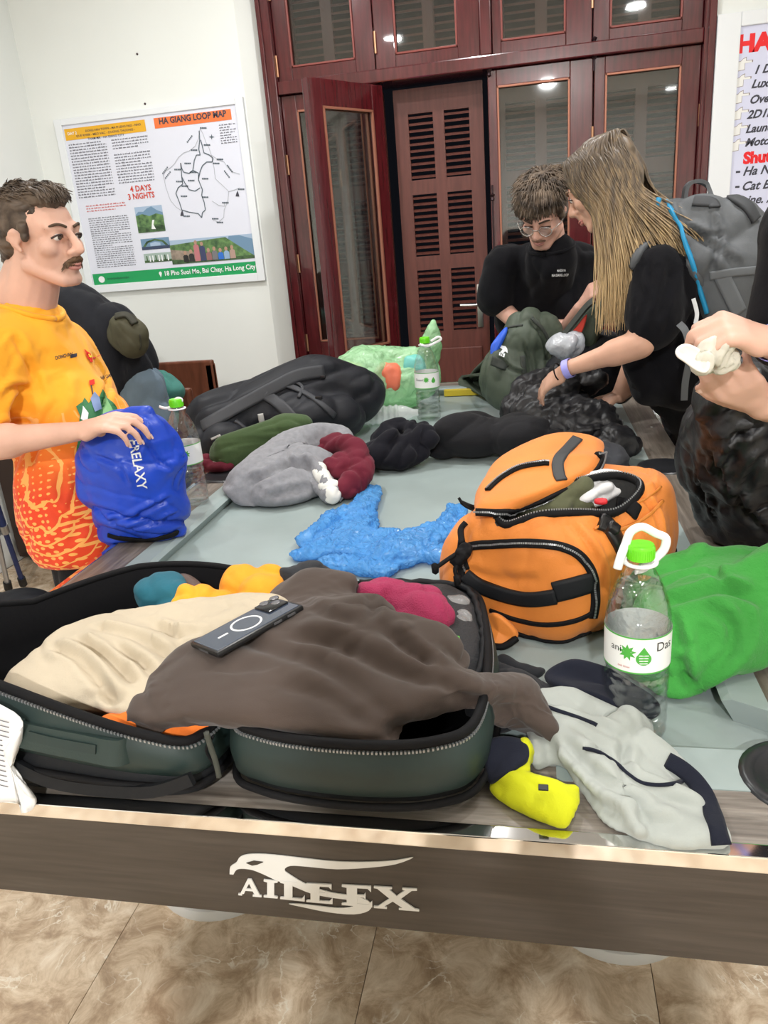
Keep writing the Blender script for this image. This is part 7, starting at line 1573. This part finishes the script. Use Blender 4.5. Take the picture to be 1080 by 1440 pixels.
# unreadable body copy: rows of tiny word-length dashes
def copy(u0, v1, u1, v0, row, m, gap=.10, jag=0.0, nm='body_copy'):
    mb = MB(); v = v1; rs = random.Random(int(u0 * 1000))
    while v > v0:
        u = u0; end = u1 if rs.random() > gap else u0 + (u1 - u0) * rs.uniform(.4, .9)
        while u < end:
            w_ = rs.uniform(.006, .020); w_ = min(w_, end - u)
            x = u
            while x < u + w_ - .001:
                l = rs.uniform(.0016, .0030); h = row * rs.choice((.36, .36, .5)); mb.add([Q1(x, v, D1), Q1(min(x + l, u + w_), v, D1), Q1(min(x + l, u + w_), v + h, D1), Q1(x, v + h, D1)], [(0, 1, 2, 3)]); x += l + .0012
            u += w_ + .0045
        v -= row
    o = mb.build(nm, m, po1, fix=False); o['kind'] = 'stuff'; return o
def cbox(p0, p1): (a, b), (c, d) = uv(*p0), uv(*p1); return a, b, c, d
a, b, c, d = cbox((97, 207), (150, 201)); e = uv(121, 283)[1]; copy(uv(97, 207)[0], uv(97, 205)[1], uv(150, 205)[0], uv(120, 281)[1], .0155, ink2)
copy(uv(157, 200)[0], uv(157, 198)[1], uv(208, 195)[0], uv(160, 214)[1], .0155, ink2); copy(uv(157, 200)[0], uv(160, 219)[1], uv(208, 195)[0], uv(170, 262)[1], .0155, ink2)
copy(uv(121, 292)[0], uv(121, 291)[1], uv(178, 292)[0], uv(122, 302)[1], .015, inkr, .3); copy(uv(121, 292)[0], uv(121, 309)[1], uv(180, 305)[0], uv(133, 380)[1], .0125, ink2)
copy(uv(308, 178)[0], uv(308, 177)[1], uv(331, 178)[0], uv(310, 204)[1], .0135, ink2, .4)
ptext(po1, Q1, '4 DAYS', uv(184, 272)[0], uv(184, 270)[1], .046, inkr, ASP, D2, .001, fit=.115); ptext(po1, Q1, '3 NIGHTS', uv(181, 284)[0], uv(181, 281)[1], .046, inkr, ASP, D2, .001, fit=.145)
# map: border of the province and the loop road
def line(px, r, m, nm, closed=False):
    q = [uv(*a) for a in px]; mb = MB(); pts = [Q1(a, b, D2) for a, b in q]
    for i in range(len(pts) - 1 + (1 if closed else 0)):
        a, b = pts[i], pts[(i + 1) % len(pts)]; t = (b - a); n = V((-t.z, 0, t.x)).normalized() * r; mb.add([a - n, b - n, b + n, a + n], [(0, 1, 2, 3)])
    return mb.build(nm, m, po1, fix=False)
Zm = lambda pts: [(100 + x * .2593, 150 + y * .2593) for x, y in pts]
mg = mat('map_grey', (.45, .47, .52), .6); mdk = mat('map_dark', (.10, .13, .16), .6)
line(Zm([(700, 118), (716, 150), (730, 190), (748, 225), (760, 262), (800, 290), (830, 300), (850, 330), (870, 352), (915, 366)]), .0015, mg, 'map_border')
line(Zm([(700, 118), (690, 175), (672, 215), (640, 240), (610, 250), (582, 275), (560, 310), (540, 330), (512, 348), (500, 372), (512, 430), (528, 480), (540, 510), (570, 545), (600, 565)]), .0015, mg, 'map_border')
line(Zm([(760, 262), (775, 330), (782, 390), (825, 430), (855, 460), (850, 510), (830, 560), (828, 600), (800, 625), (770, 615)]), .0015, mg, 'map_border'); line(Zm([(765, 512), (800, 535), (832, 540), (830, 520)]), .0015, mg, 'map_border'); line(Zm([(855, 460), (890, 450), (915, 440)]), .0015, mg, 'map_border')
line(Zm([(694, 130), (697, 180), (692, 230), (700, 262), (680, 262), (668, 290), (660, 345), (640, 362), (610, 355), (598, 330), (594, 305), (600, 380), (605, 420), (580, 440), (568, 470), (588, 520), (600, 560), (640, 572), (690, 580), (708, 602), (712, 575), (728, 560), (722, 520), (708, 480), (712, 450), (700, 420), (690, 395), (700, 350), (712, 320), (735, 300), (765, 300), (770, 280), (750, 262), (720, 250), (712, 215), (702, 180)]), .0026, mdk, 'map_road')
line(Zm([(600, 380), (615, 410), (640, 450), (672, 458), (700, 440)]), .0024, mdk, 'map_road'); line(Zm([(660, 345), (690, 360), (692, 390)]), .0024, mdk, 'map_road')
mb = MB()
for x, y, a in ((700, 120, 0), (720, 212, 0), (650, 240, 0), (790, 290, 0), (770, 312, 0), (615, 312, 0), (560, 345, 0), (645, 360, 0), (635, 405, 0), (570, 410, 0), (600, 435, 0), (595, 490, 0), (710, 495, 0), (710, 395, 0), (820, 525, 0), (610, 598, 0), (790, 632, 0), (765, 612, 0), (905, 452, 0)):
    for k in range(4):
        q = uv(*Zm([(x + k * 9, y)])[0]); mb.add([Q1(q[0], q[1], D2), Q1(q[0] + .0075, q[1], D2), Q1(q[0] + .0075, q[1] + .008, D2), Q1(q[0], q[1] + .008, D2)], [(0, 1, 2, 3)])
for x, y, a in ((640, 180, 1), (507, 350, 1), (522, 375, 1), (858, 340, -1), (842, 370, -1)):
    for k in range(5):
        q = uv(*Zm([(x + k * 6 - 12, y - a * (k * 8 - 16))])[0]); mb.add([Q1(q[0], q[1], D2), Q1(q[0] + .006, q[1], D2), Q1(q[0] + .006, q[1] + .008, D2), Q1(q[0], q[1] + .008, D2)], [(0, 1, 2, 3)])
tag(mb.build('place_marks', mdk, po1, fix=False), kind='stuff')
for x, y in ((602, 580), (902, 475)):
    flat(po1, 'marker_emblem', Q1, [uv(*Zm([(x + dx, y + dy)])[0]) for dx, dy in ((-10, 12), (10, 12), (7, -2), (0, -20), (-7, -2))], ink2, D2)
flat(po1, 'compass_emblem', Q1, [uv(*Zm([(762 + 16 * (1 if i % 2 == 0 else .3) * math.sin(PI * i / 4), 164 + 16 * (1 if i % 2 == 0 else .3) * math.cos(PI * i / 4))])[0]) for i in range(8)], mdk, D2)
# photographs on the poster, drawn as flat shapes
hillg = mat('photo_hill', (.06, .14, .06), .5, col2=(.16, .30, .10), var=.3, vscale=30); hilld = mat('photo_forest', (.03, .07, .03), .5, col2=(.08, .16, .06), var=.3, vscale=40); skyb = mat('photo_sky', (.38, .50, .66), .5); hillb = mat('photo_blue_hill', (.16, .28, .42), .5); road = mat('photo_rock', (.30, .24, .19), .5, var=.3, vscale=30)
def pic(name, c0, c1, layers):
    (u0, v0), (u1, v1) = uv(*c0), uv(*c1)
    b = flat(po1, name, Q1, [(u0, v0), (u1, v0), (u1, v1), (u0, v1)], layers[0], D1)
    for k, (pts, m) in enumerate(layers[1:]): flat(b, 'photo_shape', Q1, [(u0 + (u1 - u0) * a, v0 + (v1 - v0) * q) for a, q in pts], m, D1 + .0004 * (k + 1))
    return b
pic('waterfall_photo', (195, 328), (227, 288), [skyb, ([(0, 0), (1, 0), (1, .72), (.8, .82), (.62, .98), (.45, .92), (.3, .80), (.12, .82), (0, .70)], hillb), ([(0, 0), (1, 0), (1, .62), (.75, .7), (.5, .62), (.25, .72), (0, .66)], hillg), ([(0, 0), (1, 0), (1, .22), (.75, .3), (.4, .18), (0, .26)], hilld), ([(.50, .12), (.66, .10), (.60, .28), (.66, .46), (.58, .46), (.54, .30)], wht)])
pic('pier_photo', (200, 352), (237, 333), [hillb, ([(0, 0), (1, 0), (1, .28), (0, .28)], mat('photo_dark', (.04, .06, .12), .5)), ([(.05, .3), (.2, .75), (.5, .95), (.8, .75), (.95, .3), (.85, .3), (.75, .62), (.5, .78), (.25, .62), (.15, .3)], hilld), ([(.32, .3), (.32, .55), (.5, .66), (.68, .55), (.68, .3)], skyb)])
pic('people_photo', (204, 370), (240, 354), [mat('photo_mist', (.36, .46, .42), .5), ([(0, 0), (1, 0), (1, .25), (0, .25)], hilld)] + [([(x, .1), (x + .05, .1), (x + .045, .75), (x + .005, .75)], MATS['photo_dark'] if False else wht if k % 3 else hilld) for k, x in enumerate(np.linspace(.08, .86, 8))])
gp_ = pic('group_photo', (243, 372), (358, 328), [skyb, ([(.60, 0), (1, 0), (1, .75), (.82, .98), (.70, .98)], hillb), ([(0, 0), (1, 0), (.97, .10), (.85, .42), (.66, .95), (.5, .92), (0, .80)], hillg), ([(0, .62), (.18, .52), (.34, .42), (.30, 0), (0, 0)], road), ([(0, 0), (1, 0), (.98, .12), (.2, .14), (0, .20)], hilld)])
(u0, v0), (u1, v1) = uv(243, 372), uv(358, 328)
cols = [(.02, .02, .02), (.03, .03, .03), (.5, .18, .20), (.05, .06, .14), (.30, .14, .14), (.18, .18, .2), (.03, .16, .60), (.28, .42, .62), (.45, .3, .25)]
for k, x in enumerate(np.linspace(.17, .72, 9)):
    h = .12 + .02 * (k % 3) + (.16 if k in (2, 3) else 0); cu_ = mat('photo_person_%d' % k, cols[k], .6); q = lambda a, b: (u0 + (u1 - u0) * a, v0 + (v1 - v0) * b)
    o_ = flat(gp_, 'photo_figure', Q1, [q(x - .030, .06), q(x + .034, .06), q(x + .032, .06 + h * 2), q(x + .012, .12 + h * 2), q(x - .012, .12 + h * 2), q(x - .030, .06 + h * 2)], cu_, D1 + .0028)
    c_ = q(x, .20 + h * 2); flat(gp_, 'photo_figure', Q1, [(c_[0] + .0085 * math.cos(t), c_[1] + .0125 * math.sin(t)) for t in np.linspace(0, 2 * PI, 11)[:-1]], mat('photo_skin', (.45, .28, .2), .6), D1 + .0031)
for x, y in ((204, 146), (193, 76)): p = P(x, y, YP); MB().lathe([(.0005, .006), (.005, .004), (.006, 0)], n=12, M=Matrix.Translation(p) @ Matrix.Rotation(PI / 2, 4, 'X')).build('nail_head', dark, bpy.data.objects['wall_back'])
# ---------------- right poster
YR = 4.40; Xc, Xd, Zc, Zd = .852, 2.05, 1.05, 2.36
po2 = empty('poster', ((Xc + Xd) / 2, YR, Zc), 'framed price and service board with red title, on the wall right of the red doors', 'poster')
fb = MB(); fw_ = .105
fb.box((Xc, YR - .03, Zc), (Xc + fw_, YR - .001, Zd), bev=.004); fb.box((Xd - fw_, YR - .03, Zc), (Xd, YR - .001, Zd), bev=.004); fb.box((Xc + fw_, YR - .03, Zd - .06), (Xd - fw_, YR - .001, Zd), bev=.004); fb.box((Xc + fw_, YR - .03, Zc), (Xd - fw_, YR - .001, Zc + .06), bev=.004); fb.build('frame', wfr, po2)
MB().box((Xc + .02, YR - .020, Zc + .02), (Xd - .02, YR - .002, Zd - .02)).build('board', mat('board_lilac', (.66, .68, .86), .4), po2)
def wtext(px, py, txt, h, m, bold=0, shear=0, y=YR - .0205, sx=1.0):
    p = P(px, py, y); return label_text(txt, h, Matrix.Translation(p) @ Matrix.Rotation(PI / 2, 4, 'X') @ Matrix.Diagonal((sx, 1, 1, 1)), m, po2, bold=bold, font_shear=shear, ext=.0003)
redp = mat('board_red', (.80, .01, .015), .5)
wtext(1036, 74, 'HA LONG', .098, redp, .006, 0, sx=1.1)
rowsR = [((1059, 104), '1 Day cruise'), ((1056, 124), 'Luxury cruise'), ((1053, 146), 'Overnight'), ((1050, 167), '2D1N cruise'), ((1048, 187), 'Laundry'), ((1047, 206), 'Motorbike')]
for (x, y), t_ in rowsR: wtext(x, y, t_, .050, ink2, .0016, .35)
wtext(1045, 230, 'Shuttle', .070, redp, .004); wtext(1044, 247, 'Ha Noi', .056, ink2, .0014, .35); wtext(1042, 268, 'Cat Ba', .056, ink2, .0014, .35); wtext(1049, 287, 'ine. /', .056, ink2, .0014, .35)
wtext(1034, 247, '-', .072, ink2, .0014); wtext(1033, 268, '-', .072, ink2, .0014)
cuff = mat('cuff_brown', (.32, .12, .06), .6); hw = mat('hand_white', (.82, .82, .80), .5); hl = mat('hand_outline', (.30, .25, .25), .6)
for px, py in ((1030, 101), (1028, 124), (1026, 147), (1025, 170), (1024, 192), (1022, 214)):
    o0 = P(px, py, YR - .0205); sc_ = .0044
    def L2(pts, d=0): return [V((o0.x + a * sc_, o0.y - d, o0.z - b * sc_)) for a, b in pts]
    hp_ = [(3, -8), (8, -9), (10, -11), (13, -12), (13, -9), (19, -9), (19, -7), (12, -7), (12, -1), (3, 0)]
    for pts, m, d, nm in (([(a + (a - 9) * .12, b + (b + 5) * .12) for a, b in hp_], hl, .0002, 'pointing_hand_outline'), (hp_, hw, .0006, 'pointing_hand'), ([(-1, -8), (3, -8), (3, 0), (-1, 0)], cuff, .0006, 'hand_cuff')):
        tr = mathutils.geometry.tessellate_polygon([[V((a, b, 0)) for a, b in pts]]); link(nm, mesh(L2(pts, d), [tuple(t) for t in tr], False), m, po2)

# ================================================================== BEHIND THE MOUSTACHED PERSON
chw = mat('varnished_brown_wood', (.16, .055, .03), .35, var=.2, vscale=4, stretch=(8, 8, 1.5)); 
ch_ = empty('wooden_chair', (-1.85, 3.35, 0), 'brown wooden chair against the white wall, buried under jackets and bags', 'chair')
cx0, cy0 = -1.86, 3.35
MB().box((cx0 - .28, cy0 - .25, .42), (cx0 + .30, cy0 + .25, .46), bev=.008).build('seat', chw, ch_)
for dx in (-.25, .27):
    for dy in (-.22, .22): MB().box((cx0 + dx - .02, cy0 + dy - .02, 0), (cx0 + dx + .02, cy0 + dy + .02, .43 if dy < 0 else .98), bev=.005).build('leg', chw, ch_)
bp0 = P(262, 548, cy0); MB().box((cx0 - .27, cy0 + .20, .60), (cx0 + .29, cy0 + .235, 1.0), bev=.01).build('backrest', chw, ch_)
tall = P(262, 560, 3.2); MB().box((tall.x - .075, 3.19, .40), (tall.x + .02, 3.24, P(262, 547, 3.2).z), bev=.012).build('armrest_panel', chw, ch_)
heap('black_coat', [('p', [P(95, 430, 3.0), P(140, 470, 3.0), P(175, 520, 3.0)], [.10, .15, .13]), ('c', P(120, 450, 3.05), P(150, 540, 3.1), .12, .18), ('c', P(60, 470, 3.1), P(100, 600, 3.15), .12, .2), ('c', P(100, 600, 3.15), V((-1.75, 3.2, .55)), .2, .16)], cloth_mat('charcoal_coat', (.014, .015, .019), .8), .013, None, fold=dict(scale=4, amp=.009, dirv=(.4, 0, 1)), floor=None, label='charcoal black coat draped over the wooden chair behind the moustached person', cat='coat')
pch, s_ = heap('olive_pouch', [('c', P(176, 462, 2.90), P(186, 482, 2.90), .062, .065), ('b', P(180, 472, 2.90), (.085, .06, .075))], mat('olive_canvas', (.060, .056, .030), .7, bump=.5, bscale=200, bdist=.0006), .007, None, fold=dict(scale=9, amp=.004, dirv=(1, .2, -1)), floor=None, label='small olive pouch strapped on top of the black coat near the wall', cat='pouch')
SPo = Surf(s_); mb = MB(); band_on(mb, SPo, [(163, 446), (178, 444), (190, 456)], .03, .010); band_on(mb, SPo, [(196, 470), (198, 485), (196, 492)], .006, .004); mb.build('flap', mat('dark_olive', (.028, .027, .017), .7), pch, True)
heap('blue_grey_jeans', [('c', P(198, 545, 3.0), P(205, 600, 3.0), .10, .13), ('c', P(205, 600, 3.0), P(200, 640, 3.0), .12, .12)], cloth_mat('faded_denim', (.14, .19, .24), .85), .011, None, fold=dict(scale=7, amp=.01, dirv=(.1, 0, 1)), floor=None, label='faded blue grey trousers hanging below the black coat', cat='trousers')
heap('teal_shirt', [('c', P(208, 530, 3.12), P(240, 552, 3.12), .05, .055), ('c', P(222, 545, 3.12), P(228, 590, 3.1), .085, .07), ('c', P(228, 590, 3.1), P(222, 620, 3.1), .05, .03)], cloth_mat('teal_green', (.07, .22, .19), .85), .009, None, fold=dict(scale=8, amp=.010, dirv=(.2, 0, 1)), floor=None, label='teal green shirt hanging from the chair back beside the water bottle', cat='shirt')
# low cabinet, monopod feet and dark bag on the floor at the far left
cab = empty('low_cabinet', (-2.45, 3.6, 0), 'dark brown low cabinet standing against the wall at the far left', 'cabinet')
cbm = mat('dark_brown_veneer', (.035, .018, .012), .45)
MB().box((-2.76, 3.35, .03), (-2.2, 4.3, .74), bev=.006).build('body', cbm, cab); MB().box((-2.77, 3.33, .74), (-2.18, 4.31, .77), bev=.006).build('top', cbm, cab)
for k in range(2): d_ = MB().box((-2.75 + k * .275, 3.335, .06), (-2.485 + k * .275, 3.352, .71), bev=.004).build('door', cbm, cab); MB().lathe([(.001, 0), (.012, -.004), (.012, -.016), (.001, -.02)], n=14, M=Matrix.Translation((-2.51 + k * .06, 3.334, .45)) @ Matrix.Rotation(-PI / 2, 4, 'X')).build('knob', steel, d_)
tr_ = empty('tripod', W(20, 815, .02), 'folded tripod with blue and silver legs standing on the floor at the left edge', 'tripod')
tb_m = mat('tripod_blue', (.015, .03, .12), .4); tf_m = mat('rubber_black', (.012, .012, .012), .6); ts_m = mat('tripod_silver', (.45, .46, .48), .3, .8)
apex = P(-30, 640, 2.75)
for fx, fy, mm in ((33, 822, tb_m), (12, 828, ts_m), (-25, 835, tb_m)):
    ft_ = W(fx, fy, .02); lg = MB(); lg.tube([apex, apex.lerp(ft_, .55)], .017, 12); lg.tube([apex.lerp(ft_, .5), ft_.lerp(apex, .03)], .012, 12); l_ = lg.build('leg', mm, tr_, 'auto'); MB().tube([ft_.lerp(apex, .06), ft_], .019, 12).build('rubber_foot', tf_m, l_, 'auto'); MB().tube([apex.lerp(ft_, .50), apex.lerp(ft_, .56)], .020, 12).build('collar', ts_m, l_, 'auto')
MB().tube([apex, apex + V((0, 0, .1))], .02, 12).build('head', tf_m, tr_, 'auto')
fl_c = W(25, 890, .12)
heap('floor_bag', [('b', (fl_c.x, fl_c.y, .13), (.20, .16, .13)), ('b', (fl_c.x - .2, fl_c.y + .05, .12), (.18, .15, .12)), ('c', (fl_c.x - .05, fl_c.y, .22), (fl_c.x + .14, fl_c.y + .05, .14), .05, .05)], bk, .012, None, fold=dict(scale=5, amp=.014, dirv=(.5, .5, .2)), floor=.003, label='black bag lying on the marble floor left of the table', cat='bag')
st_c = W(42, 866, .02); sl = empty('stool_base', (st_c.x, st_c.y, 0), 'round brass coloured dish shaped object on the floor beside the black bag', 'dish'); 
MB().lathe([(.001, .03), (.09, .034), (.12, .05), (.125, .045), (.10, .012), (.001, 0)], (st_c.x, st_c.y, 0), 32).build('dish', mat('dull_brass', (.30, .22, .12), .35, .6), sl, True)

# ================================================================== OLIVE BACKPACK AND THE OPEN BAG AT THE FAR END
olm = mat('olive_ripstop', (.060, .078, .055), .6, var=.15, vscale=8, bump=.4, bscale=26, bdist=.003); old = mat('dark_olive_panel', (.030, .036, .030), .65, bump=.4, bscale=260, bdist=.0006)
opk = empty('olive_backpack', (-.06, 3.05, BED), 'olive green backpack with white emblem standing in front of the person with glasses', 'backpack')
F = Fuse(); F.cap(P(716, 535, 2.98), P(742, 470, 3.02), .115, .095, .8, (0, 1, 0)); F.cap(P(748, 545, 3.02), P(752, 475, 3.05), .13, .10, .8, (0, 1, 0)); F.ball(P(700, 525, 2.95), (.07, .06, .10)); F.ball(P(735, 480, 2.98), (.085, .06, .07)); F.cap(P(765, 540, 3.02), P(766, 485, 3.05), .085, .065)
s_ = F.solve(.0075, 3); s_.disp(lambda p, n: billow(p, 9, .012, (.3, 0, 1))); s_.v[:, 2] = np.maximum(s_.v[:, 2], BED + .002); s_.wrinkle(.12, 25, .02, .05); crease(s_, [([(745, 450), (765, 480), (772, 530)], .008, .012, 1), ([(700, 500), (720, 520), (740, 525)], .007, .008, 1), ([(735, 480), (745, 510), (748, 545)], .007, .010, 1)])
s_.build('pack_body', olm, opk, 0); SOl = Surf(s_)
mb = MB(); band_on(mb, SOl, [(748, 447), (768, 470), (778, 505), (780, 545)], .012, .006); band_on(mb, SOl, [(700, 478), (712, 462), (735, 458)], .008, .005); band_on(mb, SOl, [(735, 500), (738, 530), (742, 560)], .02, .004); mb.build('seam_tape', old, opk, True)
mb = MB(); band_on(mb, SOl, [(692, 507), (703, 512), (714, 516)], .035, .004); mb.build('pocket_opening', old, opk, True)
em = [(701, 489), (705, 486), (711, 487), (714, 491), (714, 497), (710, 495), (707, 499), (703, 496), (706, 492)]
poly_on(SOl, em, prw, opk, 'white_emblem', .004, 1); 
for k in range(3): poly_on(SOl, [(702 + k * 3, 496 + k), (704 + k * 3, 496.5 + k), (703.5 + k * 3, 500 + k), (701.5 + k * 3, 499.5 + k)], prw, opk, 'white_emblem', .004)
s_ = pad([P(697, 478, 2.96), P(690, 490, 2.94), P(692, 508, 2.93), P(700, 495, 2.93), P(712, 470, 2.95), P(712, 460, 2.98)], .012, .008, k=3); s_.build('blue_loop', mat('royal_blue', (.02, .10, .60), .5), opk)
mb = MB(); strap(mb, [W(700, 560, .81), W(672, 545, .82), W(655, 538, .83), W(662, 528, .86), P(690, 525, 2.98)], .07, .010, (0, -.3, 1)); strap(mb, [W(690, 548, .82), W(668, 530, .86), P(690, 505, 3.05)], .05, .010, (0, -.3, 1)); mb.build('shoulder_strap', olm, opk, True)
# open second bag with raised flap
ob2 = empty('open_rucksack', (.14, 2.86, BED), 'open dark green rucksack with red lining under the long-haired person\'s hair', 'backpack')
fl_ = pad([P(782, 492, 2.88), P(795, 474, 2.86), P(812, 452, 2.84), P(838, 424, 2.80), P(850, 430, 2.78), P(846, 452, 2.78), P(833, 490, 2.80), P(820, 512, 2.84), P(800, 512, 2.88)], .004, .022, k=3); fl_.disp(lambda p, n: billow(p, 12, .006, (1, 0, 1))); fl_.build('flap', olm, ob2)
pad([P(800, 472, 2.80), P(812, 458, 2.79), P(825, 442, 2.78), P(822, 458, 2.78), P(812, 478, 2.79), P(802, 482, 2.80)], .004, .006, k=3).build('red_lining', mat('red_lining', (.62, .05, .03), .6), ob2)
mb = MB(); strap(mb, [P(780, 486, 2.84), P(800, 462, 2.80), P(824, 432, 2.77), P(836, 422, 2.76)], .028, .008, (-.5, -.5, .6)); mb.build('dark_edge', old, ob2, 'auto')
F = Fuse(); F.cap(P(800, 530, 2.86), P(850, 500, 2.84), .09, .08); F.ball(P(840, 520, 2.86), (.10, .08, .12)); F.ball(P(870, 520, 2.86), (.07, .07, .12)); s_ = F.solve(.009, 2); s_.disp(lambda p, n: billow(p, 7, .014, (.2, 0, 1))); s_.v[:, 2] = np.maximum(s_.v[:, 2], BED + .002); s_.build('bag_body', bk, ob2)
heap('clear_bag', [('b', P(798, 490, 2.78), (.055, .04, .035)), ('b', P(808, 482, 2.80), (.03, .03, .03))], film('frosted_film', (.62, .65, .70), .3, .2, .7, 50), .006, None, fold=dict(scale=14, amp=.010, dirv=(.3, .3, 1)), crumple=.6, floor=None, label='crumpled clear plastic bag in the mouth of the open rucksack', cat='plastic bag')
heap('green_cloth', [('c', P(818, 530, 2.74), P(826, 523, 2.74), .014, .014)], cloth_mat('emerald', (.02, .30, .10), .8), .004, None, label='tiny emerald green scrap below the reaching forearm', cat='cloth', floor=None)
# the one who holds the camera: stands out of frame, casts the shadow on the floor
ph_ = empty('person', (-.08, -.40, 0), 'person in dark clothes standing out of frame, whose shadow falls on the floor', 'person')
F = Fuse(); hcp = V((-.08, -.27, 1.68)); Rp = head_frame((-.2, 1, -.25)); Tp = add_head(F, hcp, Rp, 1.0)
nbp = V((-.08, -.36, 1.48)); sp_ = [V((-.29, -.36, 1.42)), V((.13, -.36, 1.42))]; cp_ = V((-.08, -.40, 1.22)); hp_ = V((-.08, -.42, .95))
F.cap(hcp + V((0, -.04, -.05)), nbp, .055, .06); F.cap(sp_[0], sp_[1], .055, .055); F.cap(nbp, cp_, .08, .13); F.cap(cp_, hp_, .13, .13)
for s__, sp1 in ((-1, sp_[0]), (1, sp_[1])):
    ep = sp1 + V((s__ * .10, .06, -.22)); wp = V((-.03 + s__ * .10, -.13, 1.38)); F.cap(sp1, ep, .048, .042); F.cap(ep, wp, .042, .028); hand(F, wp, V((-s__ * .3, .05, .6)), V((-s__ * .8, .5, 0)), s__, ((.5, .6, .4),) * 4, .9)
s_ = F.solve(.008, 2); s_.build('body', skin, ph_); face_parts(Tp, Rp, ph_, 1.0)
F = Fuse(); F.ball(Tp(0, -.024, .046), [.080, .098, .084], Rp); F.ball(Tp(0, -.058, .0), [.070, .056, .072], Rp); F.solve(.008, 2).build('hair', h2, ph_)
F = Fuse(); F.cap(nbp + V((0, 0, -.035)), cp_, .09, .15); F.cap(sp_[0], sp_[1], .075, .075); F.cap(cp_, hp_, .16, .16)
for s__, sp1 in ((-1, sp_[0]), (1, sp_[1])): F.cap(sp1, sp1 + V((s__ * .07, .07, -.14)), .07, .08)
F.solve(.012, 3).build('t_shirt', blackT, ph_)
fep = [(-.20, -.40, 0), (.04, -.40, 0)]; legs_down(ph_, hp_, fep, MATS['dark_trousers'], darkshoe); shoes(ph_, fep, (0, 1, 0), darkshoe)
